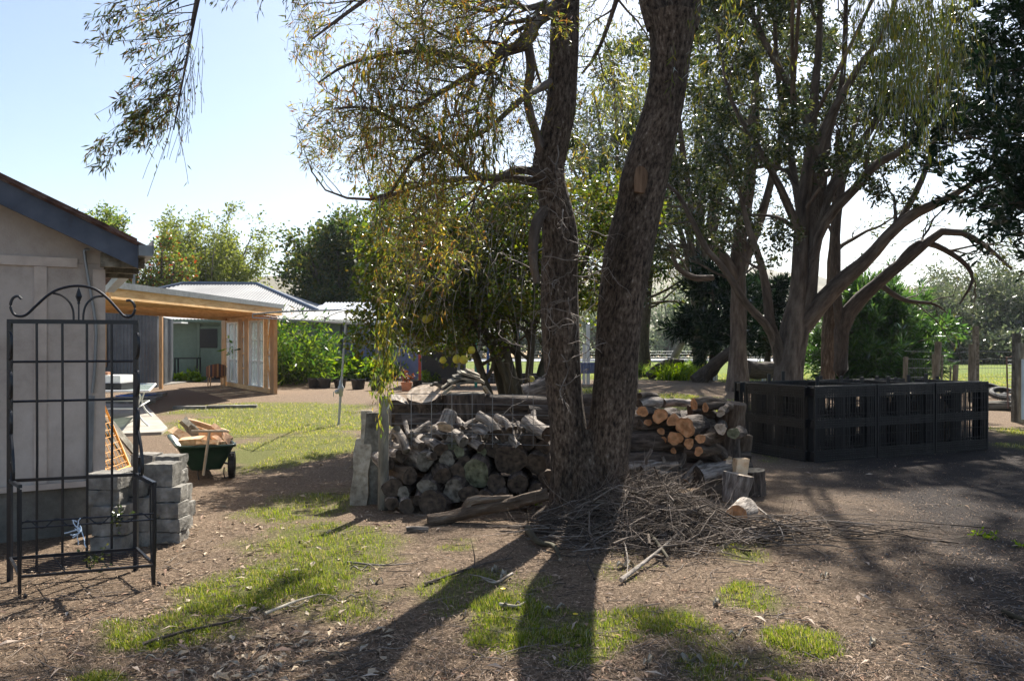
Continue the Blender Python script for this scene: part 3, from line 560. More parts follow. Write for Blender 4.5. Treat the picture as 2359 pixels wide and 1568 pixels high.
# ======= big gums behind the pallet bins =======
Yg = 21.0
gs = limbs([
 [(1812,960,Yg,84),(1812,880,Yg,66),(1818,800,Yg,58),(1832,725,Yg,50),(1841,640,Yg,36),(1844,553,Yg,32),(1850,450,Yg,30),(1866,370,Yg,26),(1872,250,21.2,20),(1885,120,21.4,16),(1890,-60,21.5,10)],
 [(1822,900,Yg,44),(1845,730,Yg,44),(1871,640,Yg,30),(1874,553,Yg,28),(1884,401,Yg,28),(1882,333,Yg,24),(1838,240,Yg,17),(1774,120,Yg,15),(1725,12,Yg,12),(1690,-200,Yg,8)],
 [(1882,345,Yg,26),(1906,281,Yg,20),(1974,160,20.8,16),(2030,84,20.6,13),(2080,-60,20.4,9),(2120,-250,20.2,5)],
 [(1868,600,Yg,28),(1894,481,Yg,27),(1934,401,21.2,23),(1990,320,21.3,19),(2026,257,21.4,15),(2040,150,21.5,9)],
 [(1868,620,Yg,26),(1894,517,20.9,25),(1974,429,20.7,21),(2014,381,20.6,19),(2094,333,20.4,15),(2147,240,20.2,11),(2160,150,20,6)],
 [(1838,760,Yg,46),(1895,692,20.9,44),(1940,645,20.7,35),(1986,609,20.6,31),(2054,533,20.4,27),(2110,489,20.2,24),(2175,461,20,18),(2262,405,19.8,12),(2340,330,19.6,8)],
 [(1802,850,Yg,34),(1790,790,20.9,26),(1772,740,20.8,22),(1767,680,20.7,20),(1750,600,20.6,17),(1722,520,20.5,13),(1700,430,20.4,9),(1660,330,20.4,6)],
 [(1795,830,Yg,26),(1781,782,20.9,20),(1763,747,20.6,19),(1720,702,20.4,17),(1695,662,20.2,16),(1660,610,20.0,15),(1626,573,19.9,13),(1590,500,19.8,12),(1555,440,19.7,10),(1500,400,19.6,6)],
 [(1850,560,Yg,22),(1800,440,20.6,17),(1740,330,20.4,13),(1680,220,20.2,9),(1650,60,20.2,5)],
 [(1890,480,Yg,20),(1905,330,21.6,16),(1940,180,21.8,13),(1950,-40,22,9)],
 [(1845,500,Yg,20),(1818,340,21.6,15),(1790,160,21.8,11),(1780,-80,22,7)],
 [(2060,530,20.4,16),(2120,420,20.8,13),(2150,330,21,10),(2190,200,21,6)]], 16)
for pts, r0 in (([(7.5,21,8),(6.5,18,10.5),(6.2,15.5,11.3),(5.9,13.5,11.4)],.05), ([(8,21,7.5),(8.5,18,10),(8.2,15,11.5),(7.2,12.8,12)],.05), ([(8.5,18,10),(9.6,16,11),(9.8,13.5,12),(9.2,12,12.5)],.05), ([(7.5,21,8),(6.4,17,11),(5.8,14,12),(5.6,12,12.5)],.05), ([(8.5,18,10),(8.4,14.5,11),(7.6,12,11.5),(6.6,10.5,11.6)],.05)):  # unseen boughs above the frame, added to shade the right foreground
    q_ = smoothpts(pts, 6); q_ = q_[np.linspace(0, len(q_)-1, 16).astype(int)]; gs = (np.concatenate([gs[0], q_[None]]), np.concatenate([gs[1], np.linspace(r0,.03,16)[None]]))
gf = lambda P: (lambda x, y: ~((y > 500) & (x > 1930)) & ~((y > 610)) & ~((x > 2230) & (y > 300)))(*px_of(P[:, -1]))
gum, gbr = auto_tree('gum_tree', 'large spreading gum tree with many forking limbs behind the black pallet bins', on(7.3, Yg), gs, 12,
    [dict(n=7, ln=2.8, spread=.75, t0=.4, wig=.2, rr=.4, rmin=.012, up=.03), dict(n=6, ln=1.3, spread=.8, t0=.35, wig=.25, droop=.04, rr=.5, rmin=.006), dict(n=5, ln=.42, spread=1.0, t0=.55, wig=.2, droop=.1, K=4, rr=.5, rmin=.004)],
    (24, .13, .055, .25, .3, .10), M['bark_gum'], M['lf_gum'], flt=gf, sides=20)
# second gum, straight trunk on the left of it
Y2 = 27.0
g2 = limbs([
 [(1698,905,Y2,60),(1698,880,Y2,50),(1700,800,Y2,38),(1700,650,Y2,35),(1702,560,Y2,33),(1720,450,Y2,30),(1735,330,Y2,24),(1740,180,Y2,17),(1750,0,Y2,10)],
 [(1698,660,Y2,26),(1672,600,26.8,26),(1610,530,26.6,18),(1580,400,26.4,14),(1560,250,26.2,10),(1540,120,26,6)],
 [(1708,620,Y2,26),(1745,520,Y2,22),(1770,440,Y2,18),(1800,300,Y2,14),(1820,120,Y2,9)],
 [(1640,640,Y2,14),(1600,640,26.6,14),(1570,625,26.4,13),(1552,600,26.3,11),(1545,560,26.3,8)]], 16)
g2f = lambda P: (lambda x, y: (y < 640) & ~((x > 1530) & (x < 1640) & (y > 520)))(*px_of(P[:, -1]))
auto_tree('gum_tree', 'straight trunked gum tree between the flax clump and the big forking gum', on(7.8, Y2), g2, 12,
    [dict(n=9, ln=3.2, spread=.8, t0=.35, wig=.22, rr=.42, rmin=.012), dict(n=6, ln=1.6, spread=.8, t0=.3, wig=.25, droop=.06, rr=.5, rmin=.006), dict(n=5, ln=.5, spread=1.0, t0=.5, wig=.2, droop=.15, K=4, rr=.5, rmin=.005)],
    (15, .19, .07, .3, .3, .14), M['bark_gum'], M['lf_gum'], flt=g2f, sides=14)
# third trunk, reddish, right of the big gum
Y3 = 25.0
g3 = limbs([
 [(1936,940,Y3,44),(1936,880,Y3,34),(1937,800,Y3,32),(1945,735,Y3,36),(1990,680,24.8,32),(2060,620,24.6,26),(2110,580,24.4,22),(2180,530,24.2,18),(2260,560,24,12),(2330,620,24,6)],
 [(1938,780,Y3,20),(1925,640,25,22),(1930,480,25.2,18),(1960,330,25.4,12),(1980,200,25.4,6)],
 [(2060,620,24.6,20),(2120,560,24.4,16),(2200,590,24.2,12),(2240,640,24,8),(2210,700,24,4)],
 [(2020,650,24.8,16),(2080,690,24.6,10),(2150,700,24.4,6),(2180,720,24.4,3)]], 16)
g3f = lambda P: (lambda x, y: (y < 640) | (RG.random(len(y)) < .06))(*px_of(P[:, -1]))
auto_tree('gum_tree', 'dark trunked gum with bare low boughs reaching right over the paddock fence', on(10.5, Y3), g3, 12,
    [dict(n=10, ln=2.6, spread=.8, t0=.4, wig=.3, rr=.42, rmin=.012), dict(n=6, ln=1.5, spread=.8, t0=.25, wig=.3, droop=.1, rr=.5, rmin=.007), dict(n=3, ln=.8, spread=.8, t0=.2, wig=.25, droop=.15, K=5, rr=.5, rmin=.005)],
    (2, .18, .05, .5, .4, .1), M['bark_dark'], M['lf_gum'], flt=g3f, sides=14)
mb = MB(); curves(mb, *limb([(1908,940,25.6,40),(1906,880,25.6,32),(1906,790,25.6,28),(1912,700,25.6,26),(1920,560,25.6,20),(1930,300,25.6,10)], 20), 16, rough=.08)
t = thing('gum_tree', 'slim reddish barked gum trunk directly left of the dark trunked gum', 'tree', on(10.4, 25.6)); obj('trunk', mb, M['log_red'], t, smooth=True)
P, R = limb([(1915,650,25.6,24),(1920,560,25.6,20),(1930,300,25.6,10),(1940,0,25.6,6)], 10); S, Rr = sprout(P[None], R[None], 12, 2.2, .8, .1); S_, Rr_ = sprout(S, Rr, 9, 1.2, .8); mb = MB(); curves(mb, S, Rr, 4); curves(mb, S_, Rr_, 3); obj('branches', mb, M['bark_gum'], t, smooth=True)
mb = MB(); leaves(mb, S_, 16, .18, .05, .5, .4, .2); obj('crown', mb, M['lf_gum'], t)

# ======= conifers =======
def sprays(mb, P, n, ln, wd, up=.0, flat_=.5, spread=.1):
    leaves(mb, P, n, ln, wd, -up, .55, spread)
def conifer(name, label, x, y, h, r, z0, nb, leafm, bark, wd=.1, ln=.45, n3=16, ddir=None, up=.02, tr=.2, bare=.0, cmask=None):
    base = on(x, y, -.1); tz = np.linspace(0, h, 14); P = np.stack([base[0]+.1*np.sin(tz*.6), base[1]+0*tz, base[2]+tz], 1); R = np.linspace(tr, .02, 14)
    zz = z0+(h-z0)*RG.random(nb)**1.15; a = RG.uniform(0, 2*pi, nb)
    fr = (zz-z0)/(h-z0); L = r*(1-fr)**.6*(.35+.85*RG.random(nb))*(.55+.45*np.minimum(fr*5, 1)); d = np.stack([np.cos(a), np.sin(a), .15-.25*(1-fr)], 1)
    B = grow(np.stack([np.interp(zz, tz, P[:,0]), np.full(nb, base[1]), base[2]+zz], 1), d, L, 8, .09, .0, up)
    BRr = np.maximum(.05*(1-fr)[:, None]+.015, .01)*np.linspace(1, .2, 9)[None]
    if cmask is not None: k = cmask(B); B, BRr = B[k], BRr[k]
    C1, c1 = sprout(B, BRr, 9, r*.30, .8, .2, 1, K=5, wig=.12, up=.03, rr=.4, rmin=.005)
    t = thing(name, label, 'tree', base); mb = MB(); curves(mb, P, R, 12, rough=.08); obj('trunk', mb, bark, t, smooth=True)
    mb = MB(); curves(mb, B, BRr, 4); curves(mb, C1, c1, 3); obj('branches', mb, bark, t)
    mb = MB(); leaves(mb, C1, n3, ln, wd, -.05, .6, .07); leaves(mb, B, n3, ln, wd, -.05, .5, .1, t0=.3); obj('crown', mb, leafm, t); return t
# tall black green cypress at the right edge of the frame
cm = lambda B: (lambda x, y: ~((y > 560) | ((x < 2120) & (y > -600)) | ((x < 2220) & (y < 180) & (y > -200))))(*px_of(B[:, -1]))
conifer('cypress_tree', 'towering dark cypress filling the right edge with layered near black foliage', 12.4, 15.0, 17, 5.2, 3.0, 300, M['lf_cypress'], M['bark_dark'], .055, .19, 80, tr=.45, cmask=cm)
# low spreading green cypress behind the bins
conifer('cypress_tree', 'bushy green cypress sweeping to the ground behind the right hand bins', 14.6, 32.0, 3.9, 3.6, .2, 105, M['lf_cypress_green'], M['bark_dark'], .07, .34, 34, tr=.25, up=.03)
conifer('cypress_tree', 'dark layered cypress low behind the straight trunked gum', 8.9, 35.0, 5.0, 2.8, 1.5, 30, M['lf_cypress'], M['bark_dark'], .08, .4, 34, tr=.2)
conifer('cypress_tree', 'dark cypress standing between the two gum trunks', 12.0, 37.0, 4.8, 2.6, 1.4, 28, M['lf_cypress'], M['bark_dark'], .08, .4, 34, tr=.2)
crown_later = True
# thin conifer left of the flax
Yp = 40.0
pp = limbs([[(1483,862,Yp,34),(1484,840,Yp,30),(1482,780,Yp,26),(1488,700,Yp,24),(1494,600,Yp,22),(1498,500,Yp,18),(1500,380,Yp,10)]], 16)
auto_tree('pine_tree', 'thin dark trunked pine between the twin trunk tree and the flax clump', on(6.8, Yp), pp, 9,
    [dict(n=34, ln=3.0, spread=1.2, t0=.3, wig=.2, rr=.3, rmin=.015), dict(n=8, ln=1.0, spread=.8, t0=.3, wig=.2, droop=.1, rr=.5, rmin=.008)],
    (14, .35, .07, .2, .5, .15), M['bark_dark'], M['lf_oak'], sides=12)

# ======= trees behind the houses =======
def crown_tree(name, label, px, Y, ztop, rx, z0, leafm, bark, lf=(14,.22,.10,.1,.4,.15), nst=7, base_w=.3, group=None, n1=9, n2=7, cat='tree', lean=0, dens=1.0, zfork=.8):
    x0 = (px-CX)/F*Y; base = on(x0, Y, -.1); hz = ztop
    P = []; R = []
    for k in range(nst):
        a = 2*pi*k/nst+rnd.uniform(-.4,.4); rr = rx*rnd.uniform(.35,.85) if k else rx*.1; top = z0+(hz-z0)*rnd.uniform(.65,1.0)*(1-.25*(rr/rx))
        pts = np.array([base+A(rnd.uniform(-.1,.1)*rx*.2,0,0), base+A(.12*rr*cos(a)+lean*.2, .12*rr*sin(a), z0*zfork), base+A(.5*rr*cos(a)+lean*.5, .5*rr*sin(a), z0+.35*(top-z0)), base+A(rr*cos(a)+lean, rr*sin(a), top)])
        s = smoothpts(pts, 4); P.append(s); R.append(np.linspace(base_w, .03, len(s)))
    P = np.array(P); R = np.array(R)
    def flt(Q):
        e = Q[:, -1]; return e[:, 2] > base[2]+z0*.45
    return auto_tree(name, label, base, (P, R), hz, [dict(n=n1, ln=rx*.75, spread=.85, t0=.3, wig=.2, rr=.4, rmin=.015), dict(n=n2, ln=rx*.34, spread=.8, t0=.25, wig=.2, rr=.5, rmin=.008)], lf, bark, leafm, flt=flt, sides=8, group=group)[0]
crown_tree('oak_tree', 'dense round dark green oak rising behind the weatherboard house', 792, 50, 10.3, 4.0, 2.4, M['lf_oak'], M['bark_dark'], lf=(34,.26,.17,.1,.3,.35), nst=11, n1=12, n2=9)
crown_tree('oak_tree', 'dense dark tree touching the right side of the round oak', 900, 51, 10.8, 4.0, 2.6, M['lf_oak'], M['bark_dark'], lf=(32,.26,.17,.1,.3,.35), nst=9, n1=11, n2=9)
crown_tree('tea_tree', 'broad airy tea tree with pale branches behind the iron roof', 480, 52, 10.6, 4.7, 3.6, M['lf_tea'], M['bark_pale'], lf=(26,.24,.11,0,.4,.2), nst=13, base_w=.16, zfork=.5)
crown_tree('tea_tree', 'smaller olive green tea tree right behind the broad one', 548, 55, 8.6, 2.6, 2.6, M['lf_tea'], M['bark_pale'], lf=(24,.24,.11,0,.4,.2), nst=8, base_w=.12, zfork=.5)
crown_tree('bottlebrush_tree', 'upright green tree beside the shed gable, tallest on the left', 236, 46, 9.9, 2.5, 3.2, M['lf_bottle'], M['bark_dark'], lf=(32,.22,.11,0,.4,.18), nst=9)
crown_tree('bottlebrush_tree', 'rounded bottlebrush bush with red flecks above the carport roof', 368, 46, 7.9, 2.4, 2.2, M['lf_bottle2'], M['bark_dark'], lf=(34,.2,.10,0,.4,.18), nst=9)
crown_tree('bush', 'pale green bush above the ridge of the iron roof', 668, 60, 4.6, 3.0, 1, M['lf_silver'], M['bark_pale'], lf=(16,.25,.12,0,.4,.2), nst=6, cat='bush')
# distant silver trees over the dry field and the belt on the right
for k, (px, Y, zt, rx, lab) in enumerate([(1545, 74, 7.5, 3.6, 'silvery tree beyond the road, just right of the thin pine'), (1612, 80, 8.2, 4.0, 'taller silvery tree beyond the road, second from the thin pine'), (1680, 76, 6, 3.4, 'low silvery tree beyond the road behind the straight gum'),
        (1385, 78, 7.0, 3.4, 'silvery tree beyond the dry field seen between the twin trunks'), (1105, 84, 6.4, 5, 'grey green tree far behind the quince stems'), (1230, 90, 6.5, 5, 'grey green tree far behind beside the left trunk')]):
    crown_tree('silver_tree', lab, px, Y, zt, rx, 1.8, M['lf_silver'], M['bark_pale'], lf=(11,.38,.13,.2,.4,.35), nst=6, group='silver leaved trees beyond the road')
for k, (px, Y, zt, rx, lab) in enumerate([(2175, 66, 6.6, 3.4, 'leftmost and lowest gum of the row beyond the paddock'), (2235, 72, 9.0, 5.0, 'wide grey green gum second in the row beyond the paddock'), (2330, 70, 10.0, 5.5, 'tallest grey green gum beyond the paddock at the right edge'), (2420, 74, 9.5, 5, 'last gum of the row beyond the paddock, cut by the frame'), (2095, 90, 6.0, 4.5, 'small pale gum beyond the paddock beside the green cypress'), (2000, 90, 7.0, 5, 'grey gum beyond the paddock behind the green cypress')]):
    crown_tree('gum_tree', lab, px, Y, zt, rx, 1.6, M['lf_belt'], M['bark_pale'], lf=(16,.34,.13,.2,.4,.4), nst=8, group='gums beyond the paddock')
def scrub(name, pts, h, w, n, mat, sz):
    mb = MB(); a = np.array(pts, float); t = RG.random(n)*(len(a)-1); i = np.minimum(t.astype(int), len(a)-2); f = (t-i)[:, None]; p = a[i]*(1-f)+a[i+1]*f
    hh = h*(.5+.9*fbm(p[:,0], p[:,1]*0, .25, 41)); p = np.stack([p[:,0]+RG.normal(size=n)*w, p[:,1]+RG.normal(size=n)*w, hh*RG.random(n)**.8], 1)
    C = grow(p, RG.normal(size=(n,3))+A(0,0,.5), np.full(n, sz*2.), 2); leaves(mb, C, 3, sz, sz*.45, 0, .3, sz*.6); return tag(obj(name, mb, mat), kind='stuff')
scrub('far_scrub', [(-40,92),(10,88),(34,88)], 2.6, 1.6, 9000, M['lf_belt'], .5)
scrub('far_scrub', [(28,66),(44,62),(70,66)], 2.4, 1.5, 9000, M['lf_belt'], .4)

crown_tree('gum_tree', 'tall airy gum filling the sky gap between the twin trunks', 1430, 30, 13.5, 4.6, 6.5, M['lf_gum'], M['bark_gum'], lf=(13,.17,.06,.3,.3,.16), nst=11, base_w=.14, n1=11, n2=8, zfork=.7)
crown_tree('gum_tree', 'airy gum crown high behind the straight trunked gum', 1610, 38, 17, 6.0, 8.0, M['lf_gum'], M['bark_gum'], lf=(13,.2,.07,.3,.3,.18), nst=11, base_w=.2, n1=11, n2=8, zfork=.7)
# ---------------- the shed on the left ----------------
M['fibro'] = noise_mat('fibro', [(.3, (.33,.275,.235)), (.5, (.45,.39,.34)), (.72, (.55,.49,.44))], nscale=2.2, detail=12, nrough=.75, bump=.35, bdist=.006, fine=90)
M['fibro_bat'] = noise_mat('fibro_bat', [(.3, (.44,.365,.31)), (.7, (.60,.52,.45))], nscale=6, detail=8, bump=.3, fine=60)
M['barge'] = noise_mat('barge', [(.25, (.05,.035,.03)), (.42, (.075,.09,.12)), (.7, (.12,.14,.18))], nscale=3, detail=10, bump=.3, fine=40)
M['rust'] = noise_mat('rust', [(.3, (.06,.035,.03)), (.5, (.16,.09,.07)), (.7, (.26,.22,.2))], nscale=9, detail=8, bump=.4, fine=40)
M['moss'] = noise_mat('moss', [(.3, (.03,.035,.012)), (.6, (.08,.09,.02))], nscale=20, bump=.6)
M['plinth'] = noise_mat('plinth', [(.3, (.06,.06,.05)), (.5, (.12,.115,.10)), (.7, (.20,.19,.165))], nscale=3, detail=12, nrough=.75, bump=.5, fine=70)
SC = A(-3.54, 6.8, 0); sd = A(.866, .5, 0); sn_ = A(-.5, .866, 0)
def S(u, w, z): return SC-sd*u+sn_*w+A(0, 0, z)
shed = thing('garden_shed', 'old fibro clad shed with blue grey bargeboard at the left edge', 'shed', S(2.6, 0, 0))
def slab(mb, u0, u1, w0, w1, z0, z1): obox(mb, (S(u0,w0,z0)+S(u1,w1,z1))/2, -sd*(u1-u0)/2, sn_*(w1-w0)/2, A(0,0,(z1-z0)/2))
mb = MB(); slab(mb, .03, 5.2, .03, 5, -.3, .47); obj('plinth', mb, M['plinth'], shed)
mb = MB(); slab(mb, 0, 5.2, 0, 5, .472, 2.33); obj('wall', mb, M['fibro'], shed)
mb = MB(); zE = 2.47; sl_ = .467
gv = [S(0,w,z) for w in (0, .1) for z in (2.332, zE)]+[S(2.6,w,zE+2.6*sl_) for w in (0,.1)]+[S(5.2,w,z) for w in (0,.1) for z in (2.332, zE)]
mb.add(gv, [[0,1,4,4][:4]] if 0 else None, [[0,4,1],[0,6,4],[6,7,4],[2,3,5],[2,5,8],[8,5,9]]); mb.add([gv[i] for i in (0,2,8,6)], [[0,1,2,3]]); obj('gable', mb, M['fibro'], shed)
for u in (.47, 1.37, 2.27, 3.2):
    mb = MB(); slab(mb, u-.045, u+.045, -.014, -.001, .475, 2.29); obj('cover_strip', mb, M['fibro_bat'], shed)
mb = MB(); slab(mb, -.012, .085, -.018, -.001, .44, 2.285); obj('corner_strip', mb, M['fibro_bat'], shed)
mb = MB(); slab(mb, .2, 5.2, -.02, -.002, 2.293, 2.37); obj('cover_strip', mb, M['fibro_bat'], shed)
mb = MB(); slab(mb, -.01, 5.2, -.035, -.003, .425, .473); obj('drip_strip', mb, M['fibro_bat'], shed)
def rake(mb, u0, u1, w0, w1, dz0, dz1):                 # piece that follows the roof slope
    f = lambda u: 2.386+.09+(u+.25)*sl_
    v = [S(u, w, f(u)+dz) for u in (u0, u1) for w in (w0, w1) for dz in (dz0, dz1)]; mb.add(v, CQ)
mb = MB(); rake(mb, -.25, 2.62, -.27, -.235, -.19, .01); obj('bargeboard', mb, M['barge'], shed)
mb = MB(); rake(mb, -.22, 2.62, -.232, -.05, -.15, -.135); obj('soffit', mb, M['moss'], shed)
mb = MB(); rake(mb, -.34, 2.62, -.33, 5.1, .013, .032); obj('roof', mb, M['rust'], shed)
mb = MB(); rake(mb, -.24, 2.62, -.30, -.25, .0, .055); obj('ridge_flashing', mb, M['rust'], shed)
mb = MB(); v = [S(u, w, z) for u, z in ((5.54, 2.386), (2.58, 3.84)) for w in (-.33, 5.1)]; mb.add(v+[p+A(0,0,.03) for p in v], [[0,1,3,2],[4,6,7,5],[0,4,5,1],[2,3,7,6],[0,2,6,4],[1,5,7,3]]); obj('roof', mb, M['rust'], shed)
for w in (-.12, .5, 1.1):
    mb = MB(); obox(mb, S(-.14, w, 2.36), sd*.17, sn_*.04, A(0,0,.06)); obj('rafter_end', mb, M['wood_old'], shed)
mb = MB(); gp = [S(-.30, w, 2.43) for w in (-.38, 5.1)]; beam(mb, gp[0], gp[1], .11, .09); beam(mb, gp[0]+sd*.055+A(0,0,.03), gp[1]+sd*.055+A(0,0,.03), .012, .12); obj('gutter', mb, M['galv'], shed)
cp = [(u, z) for u, z in ((.10,2.40),(.105,2.36))]
def wallpx(px, py, off=.04):
    k = (px-CX)/F; u = (SC[1]*k-SC[0])/(.5*k-.866); p = S(u, -off, 0); p[2] = H-(py-CY)/F*p[1]; return p
mb = MB(); tube(mb, [wallpx(*q) for q in [(206,576),(196,576),(195,590),(204,650),(216,719),(221,765),(220,800),(217,860),(212,905)]], .0135, 10, k=5); obj('conduit', mb, M['galv'], shed, smooth=True)
mb = MB(); a = wallpx(210, 912, .012); b_ = wallpx(203, 1112, .012); beam(mb, a, b_, .05, .015, up=tuple(sn_)); beam(mb, a+sd*.02-sn_*.012, b_+sd*.02-sn_*.012, .012, .02, up=tuple(sn_)); obj('cable_channel', mb, M['galv'], shed)

# ---------------- corrugated sheets and weatherboards ----------------
def corr(mb, p0, u, v, pitch=.12, amp=.018, m=0):
    """ribbed sheet: ribs run along v, waves along u"""
    p0, u, v = map(lambda a: np.asarray(a, float), (p0, u, v)); L = np.linalg.norm(u); n = max(4, int(L/pitch)*4)
    nn = unit(np.cross(u, v)); s = np.linspace(0, 1, n+1); w = amp*np.cos(s*L/pitch*2*pi)
    a = p0+s[:, None]*u+w[:, None]*nn; b = a+v; V = np.vstack([a, b]); i = np.arange(n); mb.add(V, np.stack([i, i+1, i+n+2, i+n+1], -1), m=m)
def boards(mb, p0, u, h, bh=.16, m=0, out=(0,-1,0)):
    p0, u, out = map(lambda a: np.asarray(a, float), (p0, u, out)); k = int(h/bh)
    for i in range(k):
        z0 = i*bh; a = p0+A(0,0,z0)+out*.035; b_ = p0+A(0,0,z0+bh)+out*.006; mb.add([a, a+u, b_+u, b_, a-out*.03, a+u-out*.03], [[0,1,2,3],[4,5,1,0]], m=m)
iron = noise_mat('iron_sheet', [(.3, (.15,.15,.155)), (.7, (.24,.24,.24))], nscale=.6, rough=.75, metal=.0, bump=0, spec=.5)
iron_old = noise_mat('iron_old', [(.3, (.09,.10,.11)), (.6, (.16,.17,.18)), (.8, (.25,.26,.27))], nscale=1.5, detail=8, rough=.55, metal=.2, bump=0)
iron_blue = noise_mat('iron_blue', [(.3, (.12,.15,.2)), (.7, (.19,.22,.28))], nscale=.6, rough=.7, metal=.0, bump=0, spec=.4)
# iron lean-to
ln_ = thing('iron_shed', 'grey corrugated iron outhouse beyond the fibro shed wall', 'shed', (-14.4, 29, 0))
mb = MB(); a = A(-16.6, 29, -.1); corr(mb, a, A(3.45,0,0), A(0,0,3.05), .13, .02); corr(mb, A(-13.15,29,-.1), A(-1.2,4.2,0), A(0,0,2.75), .13, .02); obj('wall', mb, iron_old, ln_)
mb = MB(); beam(mb, W(215,676,28.9), W(367,719,28.9), .06, .22); obj('fascia', mb, M['wood_pale'], ln_)
mb = MB(); corr(mb, W(215,672,28.8), W(369,715,28.8)-W(215,672,28.8), A(-1.2,4.2,.1), .13, .02); obj('roof', mb, iron_old, ln_)
mb = MB(); box(mb, W(239,845,28.93), W(246,742,28.97)); obj('window_frame', mb, M['pine_red'], ln_)
mb = MB(); tube(mb, [W(308,715,28.7), W(308,608,28.7)], .05, 8); tube(mb, [W(300,628,28.7), W(322,628,28.7)], .04, 6); obj('vent_pipe', mb, M['galv'], ln_, smooth=True)

# weatherboard house
house = thing('weatherboard_house', 'pale green weatherboard house with corrugated iron hip roof', 'house', (-12.5, 36, 0))
mb = MB(); boards(mb, (-16.0, 36, .05), A(8.1,0,0), 2.7, .17); box(mb, (-16.0, 36.03, 0), (-7.9, 44, 2.72)); obj('wall', mb, M['greenpaint'], house)
mb = MB(); box(mb, (-16.0, 35.96, -.1), (-7.9, 36.02, .06)); obj('base_board', mb, M['black'], house)
mb = MB(); box(mb, (-15.86, 35.86, 0), (-15.70, 35.955, 2.7)); obj('corner_board', mb, M['greenpaint'], house)
mb = MB(); R0 = A(-21, 37.5, 3.2); corr(mb, R0, A(11.7,0,0), A(0,0,0)+A(0,.01,0), .3, .0)
def tri_roof(mb, pts, rib, pitch=.16, amp=.022):           # ribbed polygon on a plane: sampled strips running up the slope
    pts = [np.asarray(p, float) for p in pts]; e = unit(np.asarray(rib, float)); lo = pts[0]; us = [(p-lo) @ e for p in pts]; 
    n = unit(np.cross(pts[1]-pts[0], pts[2]-pts[0])); n = n if n[2] > 0 else -n; v = np.cross(n, e); 
    P2 = [((p-lo) @ e, (p-lo) @ v) for p in pts]; x0, x1 = min(p[0] for p in P2), max(p[0] for p in P2); xs = np.arange(x0+.001, x1, pitch/4); rows = []
    for x in xs:
        h = []
        for i in range(len(P2)):
            (ax, ay), (bx, by) = P2[i], P2[(i+1) % len(P2)]
            if (ax-x)*(bx-x) <= 0 and abs(ax-bx) > 1e-6: h.append(ay+(by-ay)*(x-ax)/(bx-ax))
        if len(h) >= 2: w = amp*cos(x/pitch*2*pi); rows.append((lo+e*x+v*min(h)+n*w, lo+e*x+v*max(h)+n*w))
    V = [p for r in rows for p in r]; k = np.arange(len(rows)-1)*2; mb.add(V, np.stack([k, k+1, k+3, k+2], -1))
mb = MB(); RA, RB = A(-17.6,42,4.85), A(-13.65,42,4.82); c1, c2, c3, c4 = A(-21.5,37.5,3.2), A(-9.3,37.5,3.2), A(-9.3,46.5,3.2), A(-21.5,46.5,3.2)
tri_roof(mb, [c1, c2, RB, RA], (1,0,0)); tri_roof(mb, [c2, c3, RB], (0,1,0)); tri_roof(mb, [c1, c4, RA], (0,1,0)); tri_roof(mb, [c4, c3, RB, RA], (1,0,0)); obj('roof', mb, iron, house)
mb = MB(); tube(mb, [RA+A(0,0,.03), RB+A(0,0,.03), c2+A(0,0,.05)], .07, 6); tube(mb, [RA+A(0,0,.03), c1+A(0,0,.05)], .07, 6); obj('ridge_cap', mb, iron_blue, house)
mb = MB(); tri_roof(mb, [A(-21,35.3,2.72), A(-6.6,35.3,2.66), A(-6.6,37.6,3.14), A(-21,37.6,3.14)], (1,0,0)); obj('verandah_roof', mb, iron, house)
mb = MB(); beam(mb, (-21,35.22,2.68), (-6.6,35.22,2.62), .12, .1); obj('gutter', mb, M['greenpaint'], house)
mb = MB(); x0, x1 = (461-CX)/F*35.9, (507-CX)/F*35.9; box(mb, (x0,35.88,.1), (x1,35.94,2.42)); dr = obj('door', mb, M['greenpaint'], house)
mb = MB(); box(mb, (x0+.0,35.85,1.43), (x1-.12,35.878,2.3)); obj('fly_screen', mb, M['black'], dr)
mb = MB(); [box(mb, p, q) for p, q in (((x0-.12,35.84,.1),(x0-.002,35.95,2.53)), ((x1+.002,35.84,.1),(x1+.12,35.95,2.53)), ((x0-.2,35.82,2.532),(x1+.2,35.95,2.62)))]; obj('door_frame', mb, M['greenpaint'], dr)
# blue lilac building
lil = thing('lilac_building', 'lilac blue weatherboard building with small dark windows behind the clothesline', 'house', (-6, 37, 0))
mb = MB(); boards(mb, (-7.88, 36.4, 0), A(4.1,0,0), 2.6, .17); box(mb, (-7.88,36.43,0), (-3.78,44,2.6)); obj('wall', mb, M['lilac'], lil)
mb = MB(); tri_roof(mb, [A(-10.4,36.2,2.6), A(-3.4,36.2,2.6), A(-5.4,40.5,3.75), A(-9.6,40.5,3.75)], (1,0,0)); tri_roof(mb, [A(-3.4,36.2,2.6), A(-3.4,44.8,2.6), A(-5.4,40.5,3.75)], (0,1,0)); tri_roof(mb, [A(-10.4,44.8,2.6), A(-3.4,44.8,2.6), A(-5.4,40.5,3.75), A(-9.6,40.5,3.75)], (1,0,0)); obj('roof', mb, iron_blue, lil)
for a, b_ in (((849,793),(879,752)), ((905,800),(925,762))):
    mb = MB(); p = W(*a, 36.34); q = W(*b_, 36.36); box(mb, p, q); wf = obj('window', mb, M['white'], lil)
    mb = MB(); box(mb, p+A(.06,-.02,.06), q+A(-.06,-.03,-.06)); obj('pane', mb, M['black'], wf)
    mb = MB(); xm = (p[0]+q[0])/2; box(mb, (xm-.02, 36.29, p[2]+.06), (xm+.02, 36.312, q[2]-.06)); obj('glazing_bar', mb, M['white'], wf)
